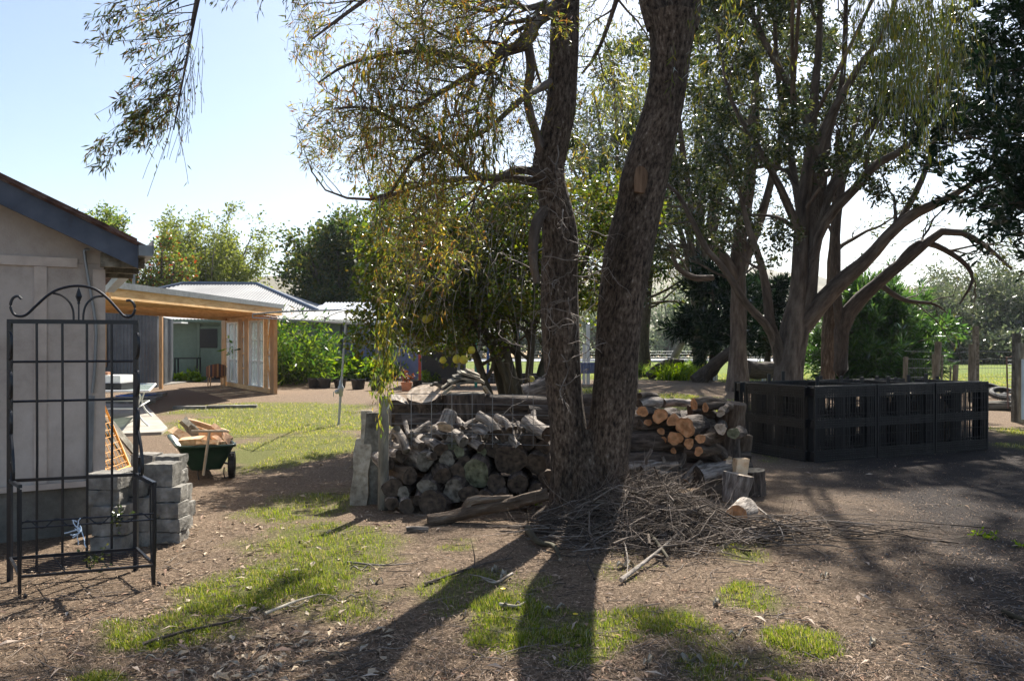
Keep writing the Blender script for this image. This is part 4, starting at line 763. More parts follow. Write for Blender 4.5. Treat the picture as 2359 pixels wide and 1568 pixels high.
# hot water cylinder
mb = MB(); c = A((356-CX)/F*33.2, 33.2, 0); lathe(mb, c, [(.0,.12),(.3,.12),(.31,.2),(.31,1.35),(.3,1.37),(.31,1.39),(.31,2.0),(.27,2.08),(0,2.1)], 20)
solo('water_heater', mb, M['white'], 'white hot water cylinder between the iron outhouse and a timber post', 'water heater', c, smooth=True)
mb = MB(); x = (373-CX)/F*34; box(mb, (x-.5,34,0), (x+.35,34.1,2.5)); t = solo('white_partition', mb, M['white'], 'white sunlit partition panel beside the hot water cylinder', 'panel', (x,34,0))
mb = MB(); box(mb, (x-.42,33.95,1.5), (x-.1,33.99,2.3)); obj('opening', mb, M['black'], t)
mb = MB(); tube(mb, [(x-.3,33.97,1.0), (x+.2,33.97,1.0)], .03, 6); tube(mb, [(x-.02,33.96,.1),(x-.02,33.96,1.5)], .02, 6); obj('pipe', mb, M['black'], t)
mb = MB(); th = np.linspace(0, 4*pi, 30); tube(mb, [(x+.05+.13*cos(a), 33.9, 1.95+.22*sin(a)) for a in th], .02, 5); solo('hose', mb, M['black'], 'black hose coiled on the white partition', 'hose', (x,33.9,1.9))
mb = MB(); box(mb, (x-.35,33.6,2.5), (x+1.0,34.3,2.56)); obj('awning', mb, M['white'], t)

# ---------------- carport of new pine, with old windows in its end wall ----------------
PA, PB, PC = A(-7.9,15.4,0), A(-7.3,24.8,0), A(-11.1,30.5,0); PD = PA+(PC-PB); ZR = 2.80
car = thing('timber_carport', 'new pine framed carport with old white windows in its end wall', 'carport', PB)
up = lambda p, z: A(p[0], p[1], z)
for p, q, nm in ((PA, PB, 'fascia_beam'), (PB, PC, 'fascia_beam'), (PD, PC, 'fascia_beam')):
    mb = MB(); beam(mb, up(p, ZR-.14), up(q, ZR-.14), .045, .28); obj(nm, mb, M['pine'], car)
mb = MB(); V = [up(p, z) for z in (ZR+.01, ZR+.03) for p in (PA, PB, PC, PD)]; mb.add(V, [[0,1,2,3],[4,7,6,5],[0,4,5,1],[1,5,6,2],[2,6,7,3],[3,7,4,0]]); obj('roof', mb, iron, car)
mb = MB(); o_ = unit(PB-PA); s_ = A(o_[1], -o_[0], 0); beam(mb, up(PA, ZR)+s_*.05+A(0,0,.0), up(PB, ZR)+s_*.05+o_*.08, .03, .13); beam(mb, up(PB, ZR)+s_*.05, up(PC, ZR)+A(.05,.0,0), .03, .13); obj('edge_flashing', mb, M['galv'], car)
for i in range(1, 12):
    f = i/12; mb = MB(); p = PA+(PD-PA)*f; q = PB+(PC-PB)*f; beam(mb, up(p, ZR-.11), up(q, ZR-.11), .045, .19); obj('rafter', mb, M['pine'], car)
mb = MB(); V = [up(p, ZR-.012) for p in (PA, PB, PC, PD)]; V2 = [v_+A(0,0,.01) for v_ in V]; mb.add(V+V2, [[0,1,2,3],[4,7,6,5]]); obj('lining_board', mb, M['pine'], car)
wdir = PC-PB
def wt(px): k = (px-CX)/F; return (PB[0]-PB[1]*k)/(wdir[1]*k-wdir[0])
def wp(px, z): t = wt(px); p = PB+wdir*t; return up(p, z)
wn_ = unit(np.cross(unit(wdir), A(0,0,1)))
def stud(px0, px1, z0, z1, th=.09, mat='pine_red', nm='stud', off=0):
    mb = MB(); a = wp(px0, z0); b_ = wp(px1, z0); c = (a+b_)/2; c[2] = (z0+z1)/2; obox(mb, c+wn_*off, (b_-a)/2, wn_*th/2, A(0,0,(z1-z0)/2)); return obj(nm, mb, M[mat] if isinstance(mat, str) else mat, car)
stud(626, 634.5, -.05, 2.52, .12, nm='post'); stud(610.5, 618, .16, 2.52, .09, 'pine'); stud(565, 574, .16, 2.52); stud(551, 560.5, .16, 2.52); stud(513.5, 522.5, -.05, 2.52, .12, nm='post')
stud(525.5, 625.5, -.02, .155, .10, 'pine', 'bottom_plate'); stud(518, 626, 2.44, 2.52, .085, 'pine', 'top_plate')
for z in (.72, 1.25, 1.85):
    stud(618.2, 625.8, z, z+.045, .085, 'pine', 'nogging'); stud(560.7, 564.8, z, z+.045, .085, 'pine', 'nogging'); stud(522.7, 525, z, z+.045, .085, 'pine', 'nogging')
mb = MB(); beam(mb, wp(625.5,.2)+wn_*.01, wp(618.5,1.25)+wn_*.01, .03, .14, up=tuple(wn_)); beam(mb, wp(618.5,1.3)+wn_*.01, wp(625.5,2.3)+wn_*.01, .03, .14, up=tuple(wn_)); obj('brace', mb, M['pine'], car)
stud(618.2, 625.8, .16, 2.44, .01, 'glassp', 'panel_infill', -.02); stud(560.7, 564.8, .16, 2.44, .01, 'glassp', 'panel_infill', -.02); stud(522.7, 525.3, .16, 2.44, .01, 'glassp', 'panel_infill', -.02)
for x0, x1 in ((575, 609), (525.8, 549.5)):
    w = stud(x0, x1, 2.38, 2.435, .08, 'white', 'window')
    def wpart(a0, a1, z0, z1, th, mat, nm, off=0):
        o = stud(a0, a1, z0, z1, th, mat, nm, off); o.parent = w
        return o
    s = x1-x0
    wpart(x0, x0+.17*s, .2, 2.38, .075, 'white', 'frame'); wpart(x1-.05*s, x1, .2, 2.38, .075, 'white', 'frame'); wpart(x0, x1, .16, .2, .12, 'white', 'sill')
    wpart(x0+.58*s, x0+.72*s, .2, 2.38, .07, 'white', 'mullion'); wpart(x0+.17*s, x1-.05*s, 1.0, 1.05, .066, 'white', 'transom'); wpart(x0+.17*s, x1-.05*s, 1.74, 1.76, .05, 'white', 'glazing_bar')
    wpart(x0+.36*s, x0+.385*s, .2, 2.38, .03, 'white', 'glazing_bar')
    wpart(x0+.17*s, x0+.58*s, .2, 2.38, .008, 'glassp', 'pane'); wpart(x0+.72*s, x1-.05*s, .2, 2.38, .008, 'glassp', 'pane')
mb = MB(); p = A((371-CX)/F*28.2, 28.2, 0); beam(mb, p+A(0,0,-.1), p+A(0,0,2.75), .11, .11, up=(0,1,0)); solo('timber_post', mb, M['pine_red'], 'square timber post standing alone in front of the white partition', 'post', p)

# striped tub chair with a plant behind, dark bench
c = A((498-CX)/F*29.5, 29.5, 0); ch = thing('tub_chair', 'striped curved back tub chair beside the carport windows', 'chair', c)
def cpt(a, r, z): return c+A(r*sin(a), -r*cos(a), z)
m_stripe, N, L = newmat('stripe'); tc_ = N.new('ShaderNodeAttribute'); tc_.attribute_name = 'bk'; sx = N.new('ShaderNodeSeparateXYZ'); L.new(tc_.outputs['Vector'], sx.inputs[0]); mm = N.new('ShaderNodeMath'); mm.operation = 'FRACT'; ml = N.new('ShaderNodeMath'); ml.operation = 'MULTIPLY'; ml.inputs[1].default_value = 3.2; L.new(sx.outputs[0], ml.inputs[0]); L.new(ml.outputs[0], mm.inputs[0]); rr = ramp(N, [(0,(.12,.05,.025)),(.3,(.42,.22,.09)),(.5,(.05,.035,.05)),(.78,(.3,.12,.05))], 'CONSTANT'); L.new(mm.outputs[0], rr.inputs[0]); bb_ = N.new('ShaderNodeBsdfPrincipled'); bb_.inputs['Roughness'].default_value = .8; L.new(rr.outputs[0], bb_.inputs['Base Color']); oo = N.new('ShaderNodeOutputMaterial'); L.new(bb_.outputs[0], oo.inputs[0])
mb = MB(); th = np.linspace(-1.75, 1.75, 26); top = [.88-.16*abs(t)**1.5/2.3 for t in th]
V = []; BK = []
for r in (.36, .33):
    for z in (0, 1):
        for t, tz in zip(th, top): V.append(cpt(t+.5, r, .42 if z == 0 else tz)); BK.append([t*.36+2, 0, 0])
n_ = len(th); i = np.arange(n_-1); q = np.concatenate([np.stack([i, i+1, i+1+n_, i+n_], -1), np.stack([i+2*n_, i+3*n_, i+1+3*n_, i+1+2*n_], -1), np.stack([i+n_, i+1+n_, i+1+3*n_, i+3*n_], -1)]); mb.add(V, q, bk=BK); obj('backrest', mb, m_stripe, ch)
mb = MB(); lathe(mb, c+A(0,0,.36), [(0,0),(.32,0),(.34,.03),(.33,.09),(.28,.11),(0,.11)], 20); obj('seat', mb, m_stripe, ch, smooth=True)
for a in (.9, 2.3, -.3, -1.7, ): mb = MB(); tube(mb, [cpt(a, .31, .4), cpt(a, .34, 0)], [.026, .018], 6); obj('leg', mb, M['pine_red'], ch)
bn = thing('bench', 'low dark metal bench against the green weatherboards', 'bench', (-14.6, 34.9, 0)); bx0, bx1 = (405-CX)/F*35, (459-CX)/F*35
mb = MB(); box(mb, (bx0,34.8,.95), (bx1,35.2,1.0)); obj('top', mb, M['black'], bn)
for x in (bx0+.03, bx1-.03):
    for y in (34.83, 35.17): mb = MB(); box(mb, (x-.025,y-.025,0), (x+.025,y+.025,.948)); obj('leg', mb, M['black'], bn)

# ---------------- rotary clothesline ----------------
cb = on(-3.51, 15.85); cl = thing('rotary_clothesline', 'galvanised rotary clothesline on a slightly leaning post', 'clothesline', cb)
hub = W(798, 716, 15.85)
mb = MB(); tube(mb, [cb-A(0,0,.1), cb+(hub-cb)*.42], .026, 12); obj('lower_post', mb, M['steel'], cl, smooth=True)
mb = MB(); tube(mb, [cb+(hub-cb)*.30, hub], .019, 12); obj('upper_post', mb, M['steel'], cl, smooth=True)
g = cb+(hub-cb)*.30; mb = MB(); lathe(mb, g-A(0,0,.12), [(.028,0),(.04,.01),(.045,.1),(.06,.12),(.06,.2),(.04,.22),(.035,.3),(.022,.34)], 14); blob(mb, g+A(-.07,-.03,-.02), (.05,.05,.05), 8); obj('crank_gearbox', mb, M['steel'], cl, smooth=True)
mb = MB(); tube(mb, [g+A(-.1,-.03,-.02), g+A(-.14,-.03,-.02), g+A(-.14,-.03,-.12)], .008, 6); obj('crank_handle', mb, M['steel'], cl)
mb = MB(); lathe(mb, hub-A(0,0,.06), [(.02,0),(.045,.01),(.045,.09),(.03,.11),(0,.115)], 12); obj('hub', mb, M['steel'], cl, smooth=True)
tips = [hub+A(-1.95,.15,-.06), hub+A(.05,-2.05,-.20), hub+A(2.05,-.2,-.30), hub+A(-.1,2.05,-.16)]
for tp in tips:
    mb = MB(); tube(mb, [hub+A(0,0,.02), hub+(tp-hub)*.55+A(0,0,.03), tp], .016, 8, k=3); tube(mb, [tp+A(0,0,.0), tp+A(0,0,-.07)], .012, 6); obj('arm', mb, M['galv'], cl, smooth=True)
for i in range(4):
    a, b_ = tips[i]-A(0,0,.07), tips[(i+1)%4]-A(0,0,.07); mb = MB(); tube(mb, [a, b_], .011, 6); obj('outer_rail', mb, M['galv'], cl)
mb = MB()
for f in (.35, .5, .65, .8, .92):
    for i in range(4): a = hub+(tips[i]-hub)*f-A(0,0,.03); b_ = hub+(tips[(i+1)%4]-hub)*f-A(0,0,.03); tube(mb, [a, (a+b_)/2-A(0,0,.03), b_], .0018, 4, k=3)
w_ = obj('washing_line', mb, M['galv'], cl)

# ---------------- run with coloured posts, seen through the quince ----------------
run = thing('poultry_run', 'netted run with a flat iron roof seen through the quince stems', 'run', (-1.5, 30, 0))
mb = MB(); corr(mb, (-3.7,29.2,2.06), A(5.3,0,0), A(0,3.2,.12), .13, .02); obj('roof', mb, iron, run)
for x, cname, col in ((-3.45,'red',(.45,.07,.03)), (-2.0,'grey',(.2,.2,.2)), (-1.35,'green',(.03,.25,.17)), (-.9,'blue',(.04,.09,.25)), (.25,'teal',(.08,.2,.25)), (1.45,'grey2',(.16,.15,.14))):
    mb = MB(); box(mb, (x-.05,29.3,-.1), (x+.05,29.4,2.04)); o = obj('post', mb, flat('post_'+cname, col, .6), run); o['label'] = cname.replace('2','')+' painted post'
mb = MB(); box(mb, (-3.7,32.2,0), (-1.9,32.3,1.5)); box(mb, (-1.9,32.2,0), (1.5,32.3,.42)); obj('back_board', mb, M['black'], run)
mb = MB()
for x in np.arange(-1.9, 1.5, .12): beam(mb, (x,29.36,0), (x,29.36,2.0), .006, .006, up=(0,1,0))
for z in np.arange(.1, 2.0, .12): beam(mb, (-1.9,29.35,z), (1.5,29.35,z), .006, .006)
obj('netting', mb, M['galv'], run)
# trough and white post between the twin trunks
mb = MB(); corr(mb, W(1334,860,30), A(.75,0,0), A(0,0,.42), .09, .02); box(mb, W(1334,860,30)+A(0,.03,0), W(1334,860,30)+A(.75,.6,.42)); solo('iron_trough', mb, M['lilac'], 'blue grey ribbed iron trough seen between the twin trunks', 'trough', W(1345,862,30)*A(1,1,0))
mb = MB(); a = W(1355,850,31.5); box(mb, (a[0]-.09,31.4,-.1), (a[0]+.05,31.5,H+.8)); box(mb, (a[0]-.24,31.42,-.1), (a[0]-.12,31.52,1.6)); solo('white_post', mb, M['white'], 'pale painted post behind the iron trough between the twin trunks', 'post', (a[0],31.5,0))
# ---------------- wrought iron planter trellis in the left foreground ----------------
BL = A(-3.47,5.42,0); e1 = A(.945,.327,0); e2 = A(.31,-.38,0); TW = .79; TZ = 1.80
tr = thing('iron_trellis', 'black wrought iron trellis planter stand with arched scroll top', 'trellis', on(*(BL+e1*.4)[:2]))
T = lambda u, w, z: BL+e1*(u*TW)+e2*w+A(0,0,z)
def ipart(nm, draw): mb = MB(); draw(mb); return obj(nm, mb, M['iron'], tr)
for u in (0, 1): ipart('back_post', lambda mb: beam(mb, T(u,0,-.02), T(u,0,TZ), .028, .028, up=(0,1,0)))
ipart('top_rail', lambda mb: beam(mb, T(-.02,0,TZ), T(1.02,0,TZ), .03, .03))
for z in (1.52, 1.245): ipart('cross_rail', lambda mb: tube(mb, [T(0,-.03,z), T(1.0,-.03,z)], .0095, 6))
for u in (.205, .405, .60, .80): ipart('upright_bar', lambda mb: tube(mb, [T(u,0,.06), T(u+.004,0,.9), T(u,0,TZ)], .0095, 6))
ipart('box_rail', lambda mb: (beam(mb, T(-.02,0,.70), T(1.02,0,.70), .022, .022), beam(mb, T(0,0,.70), T(0,1.,.73), .022, .022), beam(mb, T(1,0,.70), T(1,1.,.70), .026, .026)))
def arch(mb):
    pts = [(.09,1.965),(.06,1.985),(.02,1.965),(.005,1.91),(.03,1.86),(.08,1.845),(.13,1.86),(.2,1.92),(.3,2.0),(.4,2.045),(.53,2.065),(.66,2.045),(.76,1.985),(.85,1.9),(.9,1.855),(.95,1.848),(.985,1.88),(.99,1.93),(.96,1.965),(.92,1.965)]
    tube(mb, [T(a,0,z-.01) for a, z in pts], .0095, 7, k=4)
ipart('scroll_arch', arch)
ipart('inner_scroll', lambda mb: (tube(mb, [T(a,0,z) for a, z in [(.33,2.0),(.4,1.985),(.46,1.94),(.49,1.88),(.495,TZ)]], .008, 6, k=4), tube(mb, [T(a,0,z) for a, z in [(.735,1.985),(.66,1.975),(.60,1.93),(.575,1.87),(.57,TZ)]], .008, 6, k=4)))
def spear(mb):
    tube(mb, [T(.535,0,TZ), T(.535,0,1.97)], .006, 6); lathe(mb, T(.535,0,1.925), [(.004,0),(.012,.005),(.008,.015),(.01,.02),(.024,.055),(.006,.11),(0,.125)], 4)
ipart('spear_finial', spear)
for u in (0, 1):
    for z0 in (1.62, 1.35, 1.08): ipart('side_scroll', lambda mb: tube(mb, [T(u,0.02,z0+.10), T(u,.12,z0+.09), T(u,.16,z0+.02), T(u,.12,z0-.06), T(u,.02,z0-.08)], .011, 5, k=4))
def side_scroll(mb, u):
    tube(mb, [T(u,.02,1.14), T(u,.1,1.05), T(u,.28,.92), T(u,.36,.80), T(u,.34,.73), T(u,.25,.72), T(u,.2,.77), T(u,.22,.84)], .012, 5, k=4)
for u in (0, 1): ipart('side_scroll', lambda mb: side_scroll(mb, u))
ipart('wavy_rail', lambda mb: (tube(mb, [T(0,1,.50), T(1,1,.50)], .006, 6), tube(mb, [T(0,1,.46), T(1,1,.46)], .006, 6), tube(mb, [T(x, 1, .48+.028*sin(x*30)) for x in np.linspace(0,1,40)], .0045, 5)))
for u in (0, 1):
    for w_ in (.78, .9, 1.0): ipart('leg', lambda mb: tube(mb, [T(u,w_,.71), T(u,w_+.02,.35), T(u,w_*.35+.62,.0), T(u+.03,w_*.35+.64,-.01), T(u+.04,w_*.35+.64,.03)], .006 if w_ < 1 else .010, 5, k=3))
ipart('shelf_frame', lambda mb: (beam(mb, T(0,.05,.17), T(1,.05,.17), .016, .016), beam(mb, T(0,1,.15), T(1,1,.15), .02, .016), beam(mb, T(0,.05,.17), T(0,1,.15), .018, .016), beam(mb, T(1,.05,.17), T(1,1,.15), .018, .016)))
ipart('shelf_wires', lambda mb: [tube(mb, [T(0,w_,.165), T(1,w_,.165)], .0032, 5) for w_ in np.linspace(.12,.92,9)]+[tube(mb, [T(u,.05,.16), T(u,1,.148)], .004, 5) for u in (.33,.66)])
for q_, lb_ in ((T(.74,.95,.5), 'wilted dark green sprig caught on the wavy rail of the trellis'), (T(.6,.7,.2), 'wilted dark green sprig lying on the bottom shelf of the trellis')):
    mb = MB(); p = grow(np.repeat([q_], 14, 0), RG.normal(size=(14,3))+A(0,0,-.3), RG.uniform(.05,.13,14), 4, .3, .3); leaves(mb, p, 4, .03, .018, .2, .3, .01); curves(mb, p, np.full((14,5), .001), 3); solo('ivy_sprig', mb, M['lf_gum'], lb_, 'plant', q_)
mb = MB(); p = grow(np.repeat([T(.44,1.02,.42)], 12, 0), RG.normal(size=(12,3))*.6+A(-1,0,-.5), RG.uniform(.06,.14,12), 5, .3); curves(mb, p, np.full((12,6), .004), 4); solo('plastic_strip', mb, glass_mat('plastic_film', (.6,.72,.85), .8, .25), 'scrap of clear blue plastic caught on the wavy rail', 'plastic scrap', T(.44,1.02,.42))

# ---------------- stacked concrete blocks ----------------
def rough_block(px0, px1, py0, py1, Y, depth, lab, skew=0, seed=0):
    g = np.random.default_rng(seed+50); a = W(px0+1, py1-.8, Y); b_ = W(px1-1, py0+.8, Y); w = b_[0]-a[0]; h = b_[2]-a[2]; nx_, ny_, nz_ = 7, 5, 4; mb = MB(); vid = {}; V = []
    ca, sa = cos(skew), sin(skew)
    def vtx(i, j, k):
        if (i,j,k) in vid: return vid[(i,j,k)]
        x, y, z = i/nx_*w, j/ny_*depth, k/nz_*h; e = ((i in (0,nx_))+(j in (0,ny_))+(k in (0,nz_)))
        r = g.normal(size=3)*.0018; cx = A(w/2-x, depth/2-y, h/2-z); r = r+unit(cx)*(.006 if e == 3 else .003 if e == 2 else 0)*g.random()*1.6
        if g.random() < .05 and e >= 2: r = r+unit(cx)*.014
        x += r[0]; y += r[1]; z += r[2]; vid[(i,j,k)] = len(V); V.append(a+A(x*ca-y*sa, x*sa+y*ca, z)); return vid[(i,j,k)]
    q = []
    for i in range(nx_):
        for j in range(ny_):
            for k in (0, nz_): f = [vtx(i,j,k),vtx(i+1,j,k),vtx(i+1,j+1,k),vtx(i,j+1,k)]; q.append(f if k else f[::-1])
    for i in range(nx_):
        for k in range(nz_):
            for j in (0, ny_): f = [vtx(i,j,k),vtx(i+1,j,k),vtx(i+1,j,k+1),vtx(i,j,k+1)]; q.append(f if not j else f[::-1])
    for j in range(ny_):
        for k in range(nz_):
            for i in (0, nx_): f = [vtx(i,j,k),vtx(i,j+1,k),vtx(i,j+1,k+1),vtx(i,j,k+1)]; q.append(f if i else f[::-1])
    mb.add(V, q); solo('concrete_block', mb, M['concrete'], lab, 'concrete block', a, 'concrete blocks stacked behind the trellis')
BK_ = [(206,284,1236,1276,6.12,'front narrow stack, bottom'),(210,288,1203,1235.5,6.12,'front narrow stack, second up'),(207,282,1166,1202.5,6.12,'front narrow stack, third up'),(199,272,1128,1165.5,6.14,'front narrow stack, fourth up'),(197,275,1090,1127.5,6.16,'front narrow stack, topmost'),
 (286,340,1225,1268,6.30,'gap between the stacks, bottom'),(284,345,1186,1224,6.32,'gap between the stacks, second up'),(280,342,1146,1185.5,6.34,'gap between the stacks, third up'),(276,330,1106,1145.5,6.36,'gap between the stacks, fourth up'),(268,316,1082,1105.5,6.38,'gap between the stacks, topmost'),
 (346,415,1226,1256,6.42,'wide right stack, bottom'),(344,417,1194,1225.5,6.42,'wide right stack, second up'),(350,413,1158,1193.5,6.42,'wide right stack, third up'),(340,415,1122,1157.5,6.42,'wide right stack, fourth up'),(330,398,1068,1121.5,6.44,'wide right stack, big tilted one near the top'),
 (392,427,1196,1236,6.80,'rear right column, bottom'),(394,428,1160,1195.5,6.80,'rear right column, second up'),(388,424,1120,1159.5,6.80,'rear right column, third up'),(368,414,1084,1119.5,6.82,'rear right column, fourth up'),(356,413,1050,1083.5,6.86,'rear right column, topmost'),(300,354,1046,1076,6.95,'pale hollow one behind the tilted block')]
for k, b_ in enumerate(BK_): rough_block(*b_[:5], .20, 'grey concrete block, '+b_[5], rnd.uniform(-.08,.12), k)
# slab path
path_p = [G(335,934), G(386,990), G(372,1000), G(262,1004), G(120,1004), G(120,934)]
mb = MB(); V = [A(p[0],p[1],z) for z in (-.05,.045) for p in path_p]; n_ = len(path_p)
mb.add(V, [[i,(i+1)%n_,n_+(i+1)%n_,n_+i] for i in range(n_)][::1], [[n_+4,n_+3,n_+5],[n_+5,n_+3,n_+0],[n_+3,n_+2,n_+0],[n_+2,n_+1,n_+0]]); tag(obj('path', mb, noise_mat('pathcon', [(.3,(.26,.235,.20)),(.6,(.36,.33,.28)),(.8,(.44,.41,.36))], nscale=3, detail=10, bump=.4, fine=40)), kind='structure')
mb = MB(); box(mb, G(120,896)+A(0,0,-.05), G(455,878)+A(0,2,.04)); tag(obj('path', mb, M['concrete']), kind='structure')
for k, (a, b_) in enumerate((((402,941),(476,941)), ((478,940),(592,938)))):
    mb = MB(); p, q = G(*a), G(*b_); beam(mb, p+A(0,0,.02), q+A(0,0,.02), .22, .10); solo('edging_slab', mb, M['concrete'], ['flat grey edging slab left, between lawn and bare soil', 'longer grey edging slab right, between lawn and bare soil'][k], 'edging', p)
for k in range(3):
    mb = MB(); p = G(268+20*k, 930-9*k); obox(mb, p+A(.4,0,.05), A(.55,.05,0), A(-.05,.3,0), A(0,0,.04)); solo('stone_slab', mb, M['concrete'], ['nearest', 'middle', 'farthest'][k]+' loose stone slab beyond the glass table', 'slab', p)

# ---------------- glass garden table ----------------
tb = thing('garden_table', 'glass topped outdoor table with curved metal legs on the slab path', 'table', A(-8.1,16.2,0))
q1, q2, q3, q4 = A(-6.95,15.0,.73), A(-8.0,17.6,.73), A(-10.0,17.6,.73), A(-9.2,15.0,.73)
mb = MB(); V = [q1,q2,q3,q4]; mb.add(V+[v_-A(0,0,.012) for v_ in V], [[0,1,2,3],[7,6,5,4],[0,4,5,1],[3,7,4,0],[1,5,6,2],[2,6,7,3]]); obj('glass_top', mb, M['glass_clear'], tb)
mb = MB(); tube(mb, [q1,q2,q3,q4,q1], .022, 8, k=1); obj('rim', mb, M['white'], tb, smooth=True)
for p in ((-7.1,15.2),(-8.0,17.3),(-8.9,15.1),(-9.4,17.3)):
    sx_ = .1 if p[0] > -8.2 else -.1; mb = MB(); tube(mb, [A(p[0]-sx_*2.2,p[1],.70), A(p[0]-sx_,p[1],.62), A(p[0]-sx_*1.6,p[1],.4), A(p[0]-sx_,p[1],.2), A(p[0]+sx_,p[1],.0)], .018, 8, k=4); obj('leg', mb, M['white'], tb, smooth=True)
mb = MB(); tube(mb, [(-7.3,15.2,.38),(-8.9,15.1,.38)], .015, 6); tube(mb, [(-8.0,17.3,.38),(-9.4,17.3,.38)], .015, 6); tube(mb, [(-7.3,15.2,.38),(-8.0,17.3,.38)], .015, 6); obj('stretcher', mb, M['white'], tb)
bxm = thing('plastic_crate', 'black and white plastic seed crate on the glass table', 'crate', A(-8.05,15.6,.735)); mb = MB(); box(mb, (-8.5,15.3,.735), (-7.62,15.9,.86)); obj('tray', mb, M['black'], bxm)
mb = MB(); obox(mb, A(-8.06,15.6,.94), A(.40,0,0), A(0,.26,0), A(0,0,.075)); obj('lid', mb, M['white'], bxm)
mb = MB(); obox(mb, A(-8.15,15.6,1.045), A(.16,0,0), A(0,.1,0), A(0,0,.025)); obox(mb, A(-8.15,15.6,1.075), A(.15,0,0), A(0,.09,0), A(0,0,.003)); solo('brick', mb, flat('brickred', (.4,.2,.12), .9), 'red brown brick lying on top of the seed crate', 'brick', A(-8.15,15.6,1.02))
mb = MB(); tube(mb, [G(300,914)+A(.5*cos(a)+.02*a, .35*sin(a), .03+.004*a) for a in np.linspace(0, 14, 60)], .012, 6); solo('garden_hose', mb, flat('hoseblue', (.05,.16,.5), .4), 'loose coil of blue hose on the ground under the table', 'hose', G(300,914))
# orange mesh panel and boards leaning on the shed
mp = thing('mesh_panel', 'orange steel mesh panel leaning beside the shed corner', 'mesh panel', (-5.1,9.9,0)); a, b_, c, d = A(-5.12,10.5,0), A(-5.0,9.1,0), A(-5.62,9.5,.95), A(-5.85,11.1,.95); M['orange'] = flat('orange', (.75,.33,.04), .5, var=.15, nscale=12)
mb = MB(); tube(mb, [a,b_,c,d,a], .02, 8, k=1); tube(mb, [(a+b_)/2, (c+d)/2], .016, 8); obj('frame', mb, M['orange'], mp)
mb = MB(); [tube(mb, [a+(b_-a)*f, d+(c-d)*f], .004, 4) for f in np.linspace(.06,.94,13)]; [tube(mb, [a+(d-a)*f, b_+(c-b_)*f], .004, 4) for f in np.linspace(.07,.93,11)]; obj('mesh', mb, M['orange'], mp)
for k, (p, q, w) in enumerate(((A(-5.3,10.9,0), A(-5.95,10.5,1.15), .12), (A(-5.55,11.6,0), A(-6.2,11.3,1.0), .15))):
    mb = MB(); beam(mb, p, q, w, .03, up=(1,0,.3)); solo('board', mb, M['wood_old'], ['grey weathered board leaning behind the orange mesh panel', 'wide brown board leaning behind the grey board'][k], 'board', p)

# ---------------- garden cart full of split wood ----------------
cc = A(-3.62, 10.0, 0); cart = thing('garden_cart', 'dark green plastic garden cart heaped with split firewood', 'cart', cc)
M['cartgreen'] = flat('cartgreen', (.012,.035,.022), .4, var=.2)
rim = [A(-3.97,9.3,.42), A(-3.34,9.48,.42), A(-4.02,10.75,.43), A(-4.58,10.45,.43)]; bot = [A(-3.86,9.42,.12), A(-3.52,9.52,.12), A(-4.0,10.5,.12), A(-4.3,10.35,.12)]
def round4(q, f=.14):
    out = []
    for i in range(4):
        p, a, b_ = q[i], q[i-1], q[(i+1)%4]; l = unit(a-p)*f; r = unit(b_-p)*f
        for t in np.linspace(0,1,5): out.append((1-t)**2*(p+l)+2*t*(1-t)*p+t*t*(p+r))
    return np.array(out)
ra, rb = round4(rim), round4(bot, .08); cen = (sum(rim)/4); inn = ra+(cen-ra)*.04; inb = rb+(cen*A(1,1,0)+A(0,0,.12)-rb)*.06+A(0,0,.02); lip = ra+(ra-cen)*A(.06,.05,0)
rings = [rb, (ra+rb)/2+(ra-cen)*.015, ra-A(0,0,.02), lip-A(0,0,.02), lip+A(0,0,.008), ra+A(0,0,.01), inn, inb]; n_ = len(ra); V = np.concatenate(rings); q = []
for k in range(len(rings)-1):
    for i in range(n_): q.append([k*n_+i, k*n_+(i+1)%n_, (k+1)*n_+(i+1)%n_, (k+1)*n_+i])
mb = MB(); mb.add(V, q); mb.add(list(rb)+[rb.mean(0)], None, [[i, n_, (i+1)%n_] for i in range(n_)]); mb.add(list(inb)+[inb.mean(0)], None, [[i, (i+1)%n_, n_] for i in range(n_)]); obj('tub', mb, M['cartgreen'], cart, smooth=True)
def wheel(c, ax):
    mb = MB(); R_ = .155; prof = [(.085,-.035),(.13,-.04),(R_,-.028),(R_+.005,0),(R_,.028),(.13,.04),(.085,.035)]; lathe(mb, c, prof, 28, axis=ax)
    u = unit(np.cross(ax, A(0,0,1))); w = np.cross(unit(ax), u)
    for k in range(22):
        a = 2*pi*k/22; rd = u*cos(a)+w*sin(a); tg = -u*sin(a)+w*cos(a); obox(mb, c+rd*R_, rd*.008, tg*.011, unit(ax)*.034)
    t_ = obj('wheel', mb, M['black'], cart); mb = MB(); lathe(mb, c, [(0,-.03),(.03,-.03),(.03,-.012),(.085,-.012),(.085,.012),(.03,.012),(.03,.03),(0,.03)], 18, axis=ax); obj('hub', mb, M['plastic'], t_)
wax = unit(A(.72,.2,0)); wheel(A(-3.45,9.66,.155), wax); wheel(A(-4.2,10.45,.155), wax)
mb = MB(); tube(mb, [A(-3.45,9.66,.155), A(-4.2,10.45,.155)], .012, 6); obj('axle', mb, M['iron'], cart)
for x, y in ((-3.80,9.5),(-3.53,9.62)): mb = MB(); tube(mb, [A(x,y,.13), A(x+.0,y-.02,.06), A(x+.02,y-.03,.0)], .008, 6); obj('leg', mb, M['iron'], cart)
h0, h1, h2 = W(468,1094,9.15), W(482,995,9.1), None
mb = MB(); tube(mb, [h0, h1], .016, 8); obj('pull_handle', mb, M['wood_pale'], cart, smooth=True)
mb = MB(); tube(mb, [W(441,993,9.1), W(523,992,9.1)], .014, 8); obj('cross_grip', mb, M['wood_pale'], cart, smooth=True)
